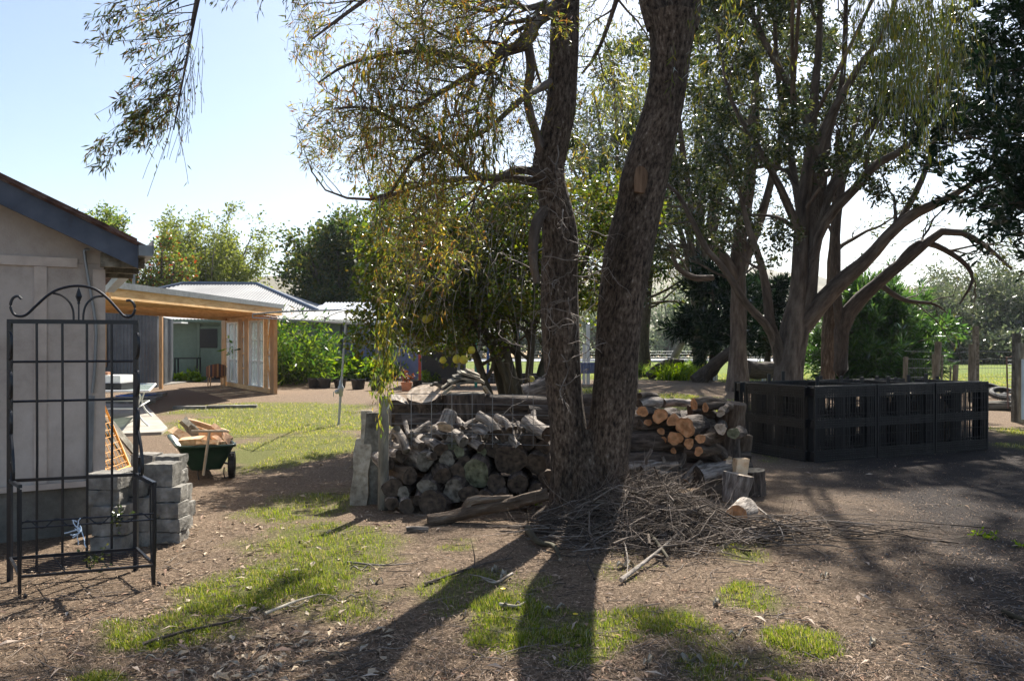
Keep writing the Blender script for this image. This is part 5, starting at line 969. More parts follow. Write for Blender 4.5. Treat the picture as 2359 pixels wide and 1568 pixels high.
def split_log(c, d, L_, w, mats, lab, seed, group='split firewood heaped in the cart'):
    g = np.random.default_rng(seed); d = unit(np.asarray(d, float)); s = unit(np.cross(d, A(0,0,1)+g.normal(size=3)*.3)); u = np.cross(s, d); n = 4 if seed % 3 else 3
    an = np.sort(g.random(n)*.5+np.arange(n)*2*pi/n+g.random()*3); sec = [s*cos(a)*w*g.uniform(.8,1.2)+u*sin(a)*w*g.uniform(.6,1) for a in an]; V = []; K = 5
    for k in range(K):
        for q_ in sec: V.append(np.asarray(c)+d*(k/(K-1)-.5)*L_+q_*(1+.1*g.normal())+g.normal(size=3)*.003)
    q = [[k*n+i, k*n+(i+1)%n, (k+1)*n+(i+1)%n, (k+1)*n+i] for k in range(K-1) for i in range(n)]; mb = MB(); mb.add(V, np.array(q)[:, ::-1]); 
    mb.add(V[:n]+[np.mean(V[:n],0)], None, [[i, (i+1)%n, n] for i in range(n)][::1], m=1); mb.add(V[-n:]+[np.mean(V[-n:],0)], None, [[i, n, (i+1)%n] for i in range(n)], m=1)
    return solo('firewood', mb, mats, lab, 'firewood', c, group)
sp_, wo_ = M['split'], M['wood_old']; M['split_red'] = noise_mat('split_red', [(.3,(.30,.16,.09)),(.6,(.50,.31,.18))], nscale=12, bump=.4, fine=50); sr = M['split_red']
for k, (px, py, Y, d, L_, w, mt, lab) in enumerate([(416,1004,9.8,(.8,-.5,-.3),.34,.085,(sp_,sp_),'pale wedge of firewood at the left end of the cart'), (445,1014,9.5,(.9,-.3,.1),.34,.085,(sp_,sp_),'big clean pale wedge at the front left of the cart'), (441,987,9.9,(.6,.2,-.7),.32,.075,(wo_,sp_),'grey barked wedge tipping down in the middle left of the cart'),
     (455,1000,9.85,(.6,.1,-.6),.28,.06,(wo_,sp_),'darker grey wedge just right of the tipping one'), (465,978,10.1,(.9,.3,-.35),.36,.06,(sr,sp_),'red brown wedge on the very top of the cart heap'), (484,990,10.2,(.9,.2,-.3),.34,.06,(sp_,sp_),'pale wedge right of the top one in the cart'),
     (486,1004,9.75,(.9,.1,.0),.28,.07,(sr,sr),'red wedge behind the pull handle'), (480,1020,9.45,(.95,-.1,.0),.26,.06,(sp_,sp_),'flat pale wedge at the cart front behind the pull handle'), (508,999,9.95,(.7,-.3,-.45),.34,.065,(sr,sp_),'orange wedge on the right side of the cart'), (518,1012,9.8,(.6,-.4,-.5),.30,.055,(sr,sp_),'orange wedge nearest the right rim of the cart'),
     (503,1016,9.55,(.6,-.5,-.2),.22,.05,(sr,sp_),'short orange wedge at the front right of the cart'), (500,988,10.3,(.8,.2,-.3),.3,.05,(sp_,sp_),'pale wedge at the back right of the cart')]): split_log(W(px,py,Y), d, L_, w, mt, lab, k)
mb = MB(); 
for k in range(4): split_log(A(-3.95+rnd.uniform(-.12,.12), 9.9+rnd.uniform(-.3,.35), .30+.02*k), (rnd.uniform(-1,1), rnd.uniform(-1,1), .1), .36, .08, (sp_, sp_), ['lowest','second lowest','middle','upper'][k]+' split firewood piece buried inside the cart heap', 90+k)

# ---------------- pots and plants along the house ----------------
def pot(px, py, Y_top_px, w_px, mat, lab, name='plant_pot'):
    p = G(px, py); r = w_px/F*p[1]/2; h = (py-Y_top_px)/F*p[1]; mb = MB(); lathe(mb, p, [(0,0),(r*.78,0),(r*.95,h*.86),(r*1.05,h*.87),(r*1.05,h),(r*.95,h),(r*.9,h*.85),(0,h*.85)], 20); return solo(name, mb, mat, lab, 'plant pot', p, smooth=False), p, r, h
def plant(name, lab, c, r, h, n, mat, ls, lw, cat='plant', stems=14, droop=.1, up=1.0, group=None, spread=.5):
    p0 = np.array(c)+RG.normal(size=(stems,3))*A(r*.35,r*.35,0); D = RG.normal(size=(stems,3))*A(spread,spread,.1)+A(0,0,up); C = grow(p0, D, h*RG.uniform(.6,1.05,stems), 7, .12, droop)
    t = thing(name, lab, cat, c, group); mb = MB(); curves(mb, C, np.full((stems,8), .006)*np.linspace(1,.4,8), 4)
    S_, s_ = sprout(C, np.full((stems,8), .006), 4, h*.3, .8, .2, 1, K=4, wig=.15, droop=.1, rmin=.003); curves(mb, S_, s_, 3); obj('stems', mb, M['bark_quince'], t)
    mb = MB(); leaves(mb, S_, max(2, n//2), ls, lw, .2, .35, ls*.2); leaves(mb, C, n, ls, lw, .2, .2, r*.12, t0=.15); obj('foliage', mb, mat, t); return t
M['lf_tall'] = leaf_mat('lf_tall', [(.015,.04,.01), (.03,.065,.014), (.06,.10,.018), (.12,.17,.03)], .45, gloss=.02)
terra = flat('terracotta', (.5,.2,.1), .8); blk = M['plastic']
for a in [(726,893,871,36,blk,'square sided black pot, leftmost under the tall bush'), (747,894,872,32,blk,'black pot right of the leftmost one'), (783,893,873,30,blk,'black pot just left of the clothesline post'), (825,896,873,34,blk,'wide black pot right of the clothesline post'),
          (868,899,877,34,blk,'black pot left of the terracotta pot'), (936,900,880,26,terra,'terracotta pot with a red leaved plant'), (962,896,876,26,blk,'low black pot right of the terracotta pot'), (1068-80,900,882,32,M['concrete'],'grey pot with feathery herbs'), (1030,896,870,24,blk,'tall black pot with a young citrus'),
          (1244,905,886,20,terra,'small brown pot behind the left trunk')]: pot(*a)
for (px, py, r, h, n, mat, ls, lw, st, lab) in [
    (678,886,1.1,3.0,14,'lf_tall',.30,.08,80,'tall leafy maize like plant clump right of the carport'),
    (655,884,.6,1.3,12,'lf_bush',.22,.10,30,'yellow green leafy plants at the foot of the tall clump'),
    (728,880,.6,1.3,8,'lf_bush',.34,.14,22,'broad leaved plant right of the tall clump'),
    (745,874,.7,1.0,12,'lf_bush',.22,.12,30,'rhubarb like plant in the leftmost black pots'),
    (790,876,.6,1.0,12,'lf_bush',.2,.12,28,'bright leafy plant behind the clothesline post'),
    (826,874,.7,1.15,12,'lf_bush',.2,.12,34,'leafy fig like plant in the wide black pot'),
    (868,876,.6,1.1,12,'lf_bush',.18,.1,30,'bright green shrub left of the terracotta pot'),
    (900,872,.5,.9,10,'lf_bush',.16,.09,24,'small bright shrub just left of the terracotta pot'),
    (988,883,.3,.55,14,'lf_bush',.1,.03,24,'feathery herbs in the grey pot'),
    (1032,870,.2,.9,9,'lf_bush',.12,.06,8,'young citrus in the tall black pot')]:
    plant('leafy_plant', lab, G(px, py)+A(0,0,.05), r, h, n, M[mat], ls, lw, stems=st, group='plants along the house bed')
M['lf_red'] = leaf_mat('lf_red', [(.09,.035,.014),(.13,.05,.015),(.07,.05,.015)], .4)
c = G(936,900)+A(0,0,.3); plant('coleus', 'red leaved plant growing in the terracotta pot', c, .12, .45, 8, M['lf_red'], .08, .05, stems=10)
plant('fern', 'yellow green fern behind the striped chair', G(478,872)+A(0,0,.2), .3, 1.0, 10, M['lf_bush'], .25, .07, stems=14, droop=.3)
for k, (px, lab) in enumerate(((418,'leftmost pumpkin seedling on the bare soil'), (437,'middle pumpkin seedling on the bare soil'), (455,'largest rightmost pumpkin seedling on the bare soil'))): plant('seedling', lab, G(px, 879), .15, .35, 5, M['lf_bush'], .25, .2, stems=6, group='pumpkin seedlings on the bare soil')
# plume grass
c = G(660, 872); n = 40; C = grow(np.repeat([c], n, 0)+RG.normal(size=(n,3))*.2, RG.normal(size=(n,3))*A(.16,.16,0)+A(0,0,1), RG.uniform(2.4,3.1,n), 8, .04, .1)
t = thing('plume_grass', 'tall grass with pale pink plumes behind the leafy clump', 'grass clump', c); mb = MB(); curves(mb, C, np.full((n,9), .01), 3); obj('stems', mb, M['lf_bush'], t); mb = MB(); leaves(mb, C[:, 6:], 26, .22, .03, -.3, .6, .04); obj('plume', mb, leaf_mat('plume', [(.6,.42,.34),(.7,.5,.4)], .4), t)

# ---------------- posts, stakes, tyres on the right ----------------
def post(rows, lab, mat='wood_old', name='fence_post', group='old fence posts behind the bins', sq=None):
    (x0, y0, x1, y1, w, Y) = rows; a = W(x0, y0, Y); a[2] = -.1; b_ = W(x1, y1, Y); r = w/F*Y/2; mb = MB()
    if sq: beam(mb, a, b_, r*2, r*2, up=(0,1,0))
    else: curves(mb, np.linspace(a, b_, 6), np.full(6, r), 14, rough=.04, cap=True)
    return solo(name, mb, M[mat], lab, 'post', A(a[0], a[1], 0), group, smooth=not sq)
for rw, lab, sq in [((2083,905,2086,822,11,24.5),'short round post leaning slightly, leftmost behind the bins',0), ((2152,905,2161,787,14,25),'round post leaning right with a splintered top',0), ((2151,905,2149,815,6,25.6),'thin grey stake touching the leaning post',0), ((2167,905,2170,817,3.5,26),'rusty steel picket right of the leaning post',1), ((2188,905,2189,845,3,26),'short steel picket left of the stubby post',1),
    ((2197,905,2201,840,12,26),'stubby round post with a flat top',0), ((2238,925,2239,792,16,22),'stout round strainer post directly behind the bins',0), ((2247,925,2247,751,10,22.3),'tall square post bolted behind the stout strainer post',1), ((2350,973,2350,790,20,16.3),'thick mossy round gate post at the right edge',0), ((2338,973,2341,768,13,16.5),'tall square post just left of the mossy gate post',1)]: post(rw, lab, sq=sq, group=None)
fn = thing('wire_fence', 'sagging wire netting fence running between the old posts', 'fence', (15,26.5,0)); mb = MB()
fp = [W(x, 905, 26)*A(1,1,0) for x in (2083,2155,2200,2240,2330,2420)]
for z in (.2,.5,.8,1.1,1.35): tube(mb, [p+A(0,0,z+.04*sin(i*2+z)) for i, p in enumerate(fp)], .006, 4)
for i in range(5):
    for f in np.linspace(0,1,14): p = fp[i]+(fp[i+1]-fp[i])*f; tube(mb, [p+A(0,0,.05), p+A(.02,0,1.1)], .003, 3)
obj('wires', mb, M['galv'], fn)
gt = thing('wire_gate', 'bent steel framed wire gate beside the mossy post', 'gate', W(2319,935,19)*A(1,1,0)); mb = MB(); tube(mb, [W(2321,940,19), W(2318,822,19), W(2345,820,18.5)], .02, 6); obj('frame', mb, M['rust'], gt); mb = MB(); [tube(mb, [W(2320,y,19), W(2343,y,18.5)], .004, 3) for y in range(830,936,8)]; obj('netting', mb, M['galv'], gt)
mb = MB(); corr(mb, W(2351,966,15.6), A(1.2,0,0), A(0,0,1.2), .09, .012); solo('ribbed_screen', mb, M['white'], 'pale ribbed screen just showing at the right edge behind the gate post', 'panel', W(2351,966,15.6))
# paddock fence far
pf = thing('paddock_fence', 'long wire fence with small posts between green paddock and road', 'fence', (10,60,0))
for x in np.arange(-6, 46, 3.2): mb = MB(); tube(mb, [(x,62,-.1),(x+.02,62,1.05)], .05, 6); obj('post', mb, M['wood_old'], pf)
mb = MB(); [tube(mb, [(-8,62,z),(48,62,z)], .005, 3) for z in (.3,.55,.8,1.0)]; obj('wires', mb, M['galv'], pf)
def tyre(c, ax, R_, lab):
    mb = MB(); a = np.linspace(-2.2, 2.2, 13); prof = [(R_*.79+R_*.21*cos(t), R_*.2*sin(t)) for t in a]; lathe(mb, c, prof, 36, axis=ax); u = unit(np.cross(ax, A(0,1,.01))); w = np.cross(unit(ax), u)
    for k in range(40):
        t = 2*pi*k/40; rd = u*cos(t)+w*sin(t); tg = -u*sin(t)+w*cos(t); obox(mb, c+rd*R_, rd*.012, tg*R_*.04, unit(ax)*R_*.14)
    solo('tyre', mb, flat('tyre_'+lab[:4], (.09,.085,.08), .8), lab, 'tyre', c, 'old tyres lying by the gate')
tyre(G(2287,916)+A(0,0,.22), A(.15,-.5,1), .40, 'left one of two old tyres, partly under the other'); tyre(G(2311,922)+A(0,0,.20), A(-.1,-.35,1), .38, 'right one of two old tyres, by the gate frame')
mb = MB(); curves(mb, smoothpts([G(2262,944)+A(0,0,.1), G(2310,945)+A(0,0,.12), G(2370,948)+A(0,0,.1)], 5), np.full(11,.12), 10, cap=True, rough=.06); solo('sleeper_log', mb, M['wood_old'], 'grey log lying across the gateway in front of the tyres', 'log', G(2310,945))
# tree guards, fallen trunks, flax
def guard(px, py, top, w, lab):
    p = G(px, py) if py < 879 else G(px, 879); s = w/F*p[1]/2; z = (py-top)/F*p[1]; mb = MB(); V = [p+A(s*cos(a), s*sin(a), z_) for z_ in (0, z+.0) for a in (.3,2.4,4.5)]; mb.add(V, [[0,1,4,3],[1,2,5,4],[2,0,3,5]]); t = thing('tree_guard', lab, 'tree guard', p, 'white tree guards around seedlings'); obj('sleeve', mb, M['white'], t)
    for a in (.3, 2.4, 4.5): mb = MB(); tube(mb, [p+A(s*cos(a),s*sin(a),0), p+A(s*cos(a),s*sin(a),z+.35)], .012, 4); obj('stake', mb, M['pine_red'], t)
guard(1647,876,852,12,'white tree guard beside the flax, nearest the straight gum'); guard(1759,879,868,12,'white tree guard between straight gum and big gum'); guard(1845,884,873,11,'small white tree guard right of the big gum'); guard(1990,886,878,14,'white tree guard behind the middle of the bins'); guard(1780,879,870,5,'thin white tree guard left of the big gum')
def fallen(rows, mat, lab, cap='end_dark', name='fallen_trunk', sides=18):
    P, R = limb(rows, 14); mb = MB(); curves(mb, P, R, sides, cap=1, rough=.08); return solo(name, mb, [M[mat], M[cap]], lab, 'fallen trunk', P[0]*A(1,1,0), smooth=True)
fallen([(1600,880,33,34),(1625,862,33,32),(1655,832,32.5,30),(1690,806,32,26)], 'bark_dark', 'dark fallen trunk sloping up against the straight gum')
fallen([(1492,868,36,18),(1515,852,36,26),(1545,838,36,28),(1575,835,36,14)], 'bark_dark', 'low dark rootstock mound with splintered branch left of the flax')
fallen([(1722,850,31,46),(1745,852,31,40),(1775,853,31,36),(1790,850,31,34)], 'bark_dark', 'thick dark fallen trunk lying behind the big gum')
fallen([(1550,828,40,16),(1560,808,40,16),(1571,787,40,14)], 'bark_pale', 'pale leaning snag behind the flax', name='snag')
def flax(c, r, h, n, lab, mat='lf_bush', w=.05):
    D = RG.normal(size=(n,3))*A(.45,.45,0)+A(0,0,1); P = grow(np.repeat([c],n,0)+RG.normal(size=(n,3))*A(r*.3,r*.3,0), D, h*RG.uniform(.6,1.1,n), 7, .04, .35); mb = MB()
    T_ = unit(np.gradient(P, axis=1)); s = unit(np.cross(T_, RG.normal(size=(n,1,3)))); wd = w*np.array([.8,1,1,.95,.8,.6,.35,.05])[None,:,None]/2; V = np.stack([P-s*wd, P+s*wd], 2).reshape(n, -1, 3); q = np.array([[2*k,2*k+1,2*k+3,2*k+2] for k in range(7)]); Q = (q[None]+np.arange(n)[:,None,None]*16).reshape(-1,4); mb.add(V.reshape(-1,3), Q); return solo('flax_clump', mb, M[mat], lab, 'plant', c)
flax(G(1552,875), 1.1, 1.05, 260, 'yellow green strappy flax clump in front of the fallen trunks'); flax(G(1575,873), .8, 1.0, 200, 'middle strappy flax clump'); flax(G(1603,868), .6, 1.1, 180, 'right hand flax clump against the sloping trunk'); flax(G(1478,868), .8, .8, 200, 'dark green strappy plants at the foot of the thin pine', 'lf_bottle')
# ---------------- bins made of black plastic pallets ----------------
def pallet_mesh():
    """one pallet standing on edge: x 0..1.15 along, z 0..1.05 up, y 0..0.14 thick"""
    Wd, Ht, Th = 1.15, 1.05, .14; deck = MB(); feet = []; back = MB()
    def grid(mb, y0, y1):
        b = .018
        def bar(x0, x1, z0, z1): box(mb, (x0, y0+rnd.uniform(0,.002), z0), (x1, y1-rnd.uniform(0,.002), z1))
        bar(0, Wd, 0, .03); bar(0, Wd, Ht-.03, Ht); bar(0, .03, .031, Ht-.031); bar(Wd-.03, Wd, .031, Ht-.031)
        for zc in (.10, Ht/2, Ht-.10):                       # three heavy cross bands of close bars
            for dz in (-.05, -.017, .017, .05): box(mb, (.032, y0+.004, zc+dz-.009), (Wd-.032, y1-.004, zc+dz+.009))
            for x in np.arange(.06, Wd-.05, .045): box(mb, (x-.006, y0+.006, zc-.06), (x+.006, y1-.006, zc+.06))
        for xc in (.11, Wd/2, Wd-.11):
            for dx in (-.055, -.02, .02, .055): box(mb, (xc+dx-.008, y0+.005, .032), (xc+dx+.008, y1-.005, Ht-.032))
        for x in np.arange(.23, Wd-.2, .052): box(mb, (x-.007, y0+.007, .03), (x+.007, y1-.007, Ht-.03))
        for z in np.arange(.2, Ht-.15, .15): box(mb, (.03, y0+.0085, z-.004), (Wd-.03, y1-.0085, z+.004))
    grid(deck, 0, .022)
    b0, b1 = Th-.022, Th
    for x0, x1 in ((0,.15), (Wd/2-.08, Wd/2+.08), (Wd-.15, Wd)): box(back, (x0,b0,0), (x1,b1,Ht))
    for z0, z1 in ((0,.12), (Ht/2-.07, Ht/2+.07), (Ht-.12, Ht)): box(back, (.151,b0+.002,z0), (Wd/2-.081,b1-.002,z1)); box(back, (Wd/2+.081,b0+.002,z0), (Wd-.151,b1-.002,z1))
    for x in (.08, Wd/2, Wd-.08):
        for z in (.08, Ht/2, Ht-.08): foot = MB(); box(foot, (x-.065,.0225,z-.06), (x+.065,b0-.0005,z+.06)); feet.append(('spacer_block', foot))
    return [('slatted_deck', deck), ('runners', back)]+feet
proto = None
def pallet(p, d, lab, sc=1.0):
    """p: foot of its left edge as seen from outside; d: direction along it"""
    global proto
    a = math.atan2(d[1], d[0])
    if proto is None:
        proto = thing('plastic_pallet', lab, 'pallet', A(0,0,0), 'black plastic pallets stood on edge as bins')
        for nm, mb in pallet_mesh(): obj(nm, mb, M['plastic'], proto)
        r = proto
    else: r = dup(proto, (0,0,0), lab)
    r.location = (p[0], p[1], float(gz(p[0], p[1]))+.0); r.rotation_euler = (rnd.uniform(-.015,.015), 0, a); return r
pd = unit(A(.92,.39,0)); pn = A(-pd[1], pd[0], 0)*1.0; pc = A(4.14,10.78,0); s = 1.17
fl = unit(A(.45,-.89,0))
pallet(pc-fl*1.27+A(-.02,0,0), fl, 'black pallet forming the left end wall of the bins')
for k, w in enumerate(('first', 'second', 'third')): pallet(pc+pd*(s*k+.03), pd, f'{w} black pallet from the near corner in the front row of the bins')
for k, w in enumerate(('left', 'middle', 'right')): pallet(pc+pd*(s*k)-fl*1.42, pd, f'{w} black pallet in the rear row of the bins')
for k, w in enumerate(('first', 'second')): pallet(pc+pd*(s*(k+1)+.04)-fl*1.3, fl, f'{w} black pallet dividing the bins from the left')
pallet(pc+pd*(s*3+.03)+pn*.03, -fl, 'black pallet closing the right end of the bins')
mb = MB()
SK = [(1771,887,872),(1803,886,866),(1882,891,878),(1890,892,876),(1937,893,877),(1951,893,879),(1985,892,879),(2020,893,877),(2045,893,877),(2063,893,880),(2092,894,874),(2124,893,880),(2132,892,871),(2158,894,877)]
for k, (px, pb, pt) in enumerate(SK):
    Y = 12.0+(k % 2)*.7+(px-1780)/420*.7; a = W(px, pt-11, Y); mb = MB(); box(mb, (a[0]-.022, Y-.022, -.1), (a[0]+.022, Y+.022, a[2])); solo('plastic_stake', mb, M['plastic'], f'black square stake through the pallet bins, number {["one","two","three","four","five","six","seven","eight","nine","ten","eleven","twelve","thirteen","fourteen"][k]} counted from the left end', 'stake', (a[0],Y,0), 'black stakes standing up out of the bins')
for k in (1, 2):
    q0 = pc+pd*(s*k+.12)+A(0,0,.93)-fl*.15; nu, nv = 14, 14; u = np.linspace(0,1,nu); U_, V_ = np.meshgrid(u, u); Z = .05*np.sin(U_*5+k)*np.sin(V_*4)-.03+.02*np.sin(U_*17); P = q0[None,None]+U_[...,None]*pd*1.0-V_[...,None]*fl*1.05; P[...,2] += Z
    ii_, jj_ = np.meshgrid(np.arange(nu-1), np.arange(nu-1)); i0_ = (jj_*nu+ii_).ravel(); mb = MB(); top_ = P.reshape(-1,3); mb.add(top_, np.stack([i0_,i0_+1,i0_+nu+1,i0_+nu],-1)); mb.add(top_-A(0,0,.02), np.stack([i0_,i0_+nu,i0_+nu+1,i0_+1],-1)); solo('sacking_cover', mb, M['wood_pale'], ['','pale sacking laid over the compost in the middle bin','pale sacking laid over the compost in the right bin'][k], 'cover', q0, smooth=True)
mb = MB(); 
for k in (2,): q0 = pc+pd*(s*k+.62)-fl*.68; blob(mb := MB(), q0+A(0,0,.42), (.45,.45,.46), 14, jit=.06, seed=k); solo('compost_heap', mb, M['log_brown'], ['dark compost filling the bin at the left end', 'dark compost filling the middle bin', 'dark compost filling the right hand bin'][k], 'compost', q0, smooth=True)
# ---------------- the woodpile ----------------
ORD = ['first','second','third','fourth','fifth','sixth','seventh','eighth','ninth','tenth','eleventh','twelfth','thirteenth','fourteenth','fifteenth']
def log(c, d, L_, r, bark, end, lab, bend=.03, cat='log', group=None, sides=20, r2=None, knob=0, name='log', rough=.05):
    """log with its near end at c, running along d"""
    c = np.asarray(c, float); d = unit(np.asarray(d, float)); K = 8; t = np.linspace(0,1,K)[:,None]; sd_ = unit(np.cross(d, A(0,0,1)+RG.normal(size=3)*.3)); up_ = np.cross(sd_, d)
    P = c+d*L_*t+sd_*(bend*L_*rnd.uniform(-1,1))*np.sin(t*pi)+up_*(bend*L_*rnd.uniform(-1,1))*np.sin(t*pi*1.3); R = np.linspace(r, r2 or r*rnd.uniform(.85,1.1), K)*(1+.04*RG.normal(size=K))
    mb = MB(); curves(mb, P, R, sides, cap=1, rough=rough, rs=1/max(r,.03)*.1)
    for _ in range(knob):
        k = rnd.randrange(1, K-1); a = rnd.uniform(0,6.28); dd = unit(sd_*cos(a)+up_*abs(sin(a))-d*.4); Q = np.linspace(P[k], P[k]+dd*r*rnd.uniform(1.5,2.4), 4); curves(mb, Q, R[k]*np.linspace(.5,.28,4), 8, cap=1, rough=.05)
    return solo(name, mb, [M[bark], M[end]], lab, cat, c, group, smooth=True)
look = {('log_grey','end_grey'):'silver grey', ('log_grey','end_dark'):'pale barked', ('log_grey','end_pale'):'fresh pale ended', ('log_brown','end_dark'):'dark brown', ('log_brown','end_grey'):'grey ended dark', ('log_brown','end_green'):'mossy green ended', ('log_brown','end_orange'):'dark barked with a fresh orange cut end', ('log_red','end_dark'):'reddish brown', ('log_grey','end_green'):'mossy ended pale', ('log_red','end_orange'):'reddish with an orange end', ('log_brown','end_pale'):'dark barked with a white cut end'}
def zs(x, y): return 798.5+x*.3134, 798.5+y*.3134           # reading scale of the enlarged photograph
# end-on logs: x, y, radius, bark, end, direction sideways
LEFT = [(575,840,76,'log_grey','end_grey',-.5),(735,825,62,'log_brown','end_grey',.1),(825,772,42,'log_grey','end_green',.2),(768,722,43,'log_grey','end_green',-.1),(635,612,32,'log_grey','end_pale',.1),(545,738,40,'log_grey','end_dark',-.5),
 (812,915,56,'log_red','end_dark',.2),(705,948,62,'log_brown','end_dark',-.3),(465,950,62,'log_red','end_dark',-.6),(335,1035,72,'log_grey','end_dark',-.2),(415,1072,44,'log_brown','end_grey',.1),(590,1045,74,'log_brown','end_grey',.1),(785,1060,82,'log_brown','end_grey',.1),
 (950,930,104,'log_brown','end_green',.1),(1200,830,112,'log_brown','end_dark',.1),(1390,860,78,'log_brown','end_dark',.2),(1465,960,52,'log_red','end_dark',0),(1100,1010,72,'log_brown','end_dark',-.1),(625,1165,100,'log_brown','end_dark',.2),(440,1175,56,'log_grey','end_dark',-.3),
 (990,765,42,'log_brown','end_green',.2),(920,705,48,'log_grey','end_dark',.2),(1080,760,60,'log_brown','end_dark',0),(1260,1010,70,'log_brown','end_dark',.1),(1400,1060,60,'log_brown','end_dark',0),(1180,670,60,'log_brown','end_dark',.1),(1330,700,66,'log_brown','end_dark',.1),(1440,740,50,'log_brown','end_dark',.1),
 (870,850,46,'log_brown','end_dark',0),(900,1090,70,'log_brown','end_dark',0),(1010,1120,60,'log_brown','end_dark',0),(310,860,44,'log_grey','end_dark',-.5),(330,1150,44,'log_grey','end_dark',-.3),(520,1130,36,'log_brown','end_dark',0),(660,760,34,'log_brown','end_dark',0),(400,800,46,'log_grey','end_dark',-.6),(1130,1130,60,'log_brown','end_dark',0),(1290,1140,50,'log_brown','end_dark',0)]
def rowof(y): return 'top' if y < 740 else 'upper' if y < 860 else 'middle' if y < 980 else 'lower' if y < 1100 else 'bottom'
rows = {}
for e in LEFT: rows.setdefault(rowof(e[1]), []).append(e)
for rn, es in rows.items():
    for i, (x, y, r, bk_, en, sx_) in enumerate(sorted(es)):
        px, py = zs(x, y); Y = 7.45+(1280-y)/1280*1.15; c = W(px, py, Y); rr = r*.3134/F*Y
        c[2] = max(c[2], rr*.85)
        log(c, (sx_, 1, rnd.uniform(-.05,.10)), rnd.uniform(.38,.62), rr, bk_, en, f'{look[(bk_,en)]} log, {ORD[i]} from the end post in the {rn} row of end-on logs', group='end-on logs in the left woodpile', sides=28, bend=.05, rough=.085)
# thin logs thrown on top: near end, far end, radius
TOP = [((440,770),(365,610),33,'weathered branch log pointing down at the far left of the heap top'),((550,735),(470,640),38,'weathered branch log second from the post on the heap top'),((690,755),(580,690),50,'fat pale branch log third from the post on the heap top'),((480,640),(610,565),24,'thin curved grey log leaning right near the post'),
 ((1095,630),(975,500),36,'big pale grey log leaning left in the middle of the heap top'),((1200,610),(1105,510),28,'pale grey log just right of the big leaning one'),((1030,655),(850,612),21,'thin pale log lying flat in the middle of the heap top'),((1270,748),(1200,645),33,'short grey log pointing down right of the middle'),
 ((1480,640),(1320,560),62,'gnarled pale log nearest the left trunk'),((860,700),(790,630),40,'grey knotty log below the flat thin one'),((1045,640),(945,575),24,'thin dark grey log above the flat one'),((850,595),(940,540),18,'thin forked stick log left of the big leaning one'),((465,650),(430,560),18,'thin upright stick log by the post'),
 ((985,740),(900,680),34,'short grey log below the gnarled ones'),((1300,610),(1250,560),16,'thin twisted stick log right of the heap middle'),((760,680),(700,720),22,'short stub log under the sawn upright one'),((1410,1040),(1500,1100),20,'small pale log low beside the left trunk'),((640,800),(520,760),30,'grey log lying behind the fat end-on one'),((370,600),(330,660),26,'stubby grey log against the end post'),((1240,600),(1150,560),20,'short grey stick log behind the gnarled one'),((720,660),(560,590),22,'long thin grey log crossing behind the sawn one')]
for k, (a, b_, r, lab) in enumerate(TOP):
    Ya = 7.45+(1280-a[1])/1280*1.15-.08; A_ = W(*zs(*a), Ya); B_ = W(*zs(*b_), Ya+.22); rr = r*.3134/F*Ya
    log(A_, B_-A_, np.linalg.norm(B_-A_), rr, 'log_grey', 'end_dark' if k % 3 else 'end_grey', lab, bend=.08, group='thin logs thrown on the left woodpile', sides=18, knob=1 if k % 2 else 0, rough=.09)
for k, (x, y) in enumerate([(390,720),(500,690),(610,660),(650,720),(760,610),(840,560),(900,640),(960,690),(1060,560),(1150,700),(1290,650),(1380,520),(1440,640),(1090,690)]):
    Ya = 7.55+(1280-y)/1280*1.15; A_ = W(*zs(x, y), Ya); an = rnd.uniform(-1.2, 1.2); d_ = A(sin(an)*.8, .7, rnd.uniform(-.05,.35)); Ln = rnd.uniform(.22,.4)
    log(A_-unit(d_)*.1, d_, Ln, rnd.uniform(.022,.045), 'log_grey', 'end_grey', f'{ORD[k]} small split grey log filling the top of the left heap', bend=.09, group='small grey logs filling the left heap', sides=14, rough=.14)
c = W(*zs(722,590), 8.0); log(c, W(*zs(765,480), 8.12)-c, .19, 56*.3134/F*8, 'log_grey', 'end_pale', 'short sawn log standing tilted on top with a pale cut face', sides=26)
# behind the wire: the bigger rounds
c = W(*zs(400,450), 8.7); log(c+A(-.05,0,-.06), (-.2,1,.12), .4, .15, 'log_grey', 'end_dark', 'fat sunlit log round behind the mesh next to the end post', sides=26)
def stump(c, r, h, bark, end, lab, tilt=(0,0,1), r2=None): return log(c, tilt, h, r, bark, end, lab, bend=.02, sides=30, r2=r2, cat='log', name='log', rough=.045)
stump(W(*zs(600,470),8.95)-A(0,0,.1), .185, .34, 'log_brown', 'end_pale', 'wide sawn round with a flat pale face tilted up behind the mesh', (-.1,-.45,1))
stump(A(*(W(*zs(855,480),8.9)[:2]), .1), .23, .98, 'log_brown', 'end_grey', 'tall dark stump carrying broken shingles behind the mesh', (0,0,1))
log(W(*zs(1010,410),8.9), (1,.06,.01), 1.7, .095, 'log_brown', 'end_dark', 'long dark log lying level behind the mesh towards the left trunk', sides=22)
log(W(*zs(1300,350),9.6), (1,.1,.35), .7, .12, 'log_grey', 'end_grey', 'grey split log sloping up behind the left trunk', sides=22)
log(W(*zs(1330,500),8.8), (1,.1,0), 1.0, .12, 'log_brown', 'end_dark', 'dark log under the long level one beside the left trunk')
log(W(*zs(400,560),8.7), (1,.1,.05), .8, .11, 'log_brown', 'end_dark', 'dark log lying behind the lower mesh near the post')
log(W(*zs(980,560),8.9), (1,.1,.0), 1.5, .14, 'log_brown', 'end_dark', 'dark thick log lying behind the lower mesh towards the trunk')
log(W(*zs(480,700),8.5), (1,.1,.0), 1.7, .17, 'log_brown', 'end_dark', 'dark log hidden deep in the pile behind the thin ones')
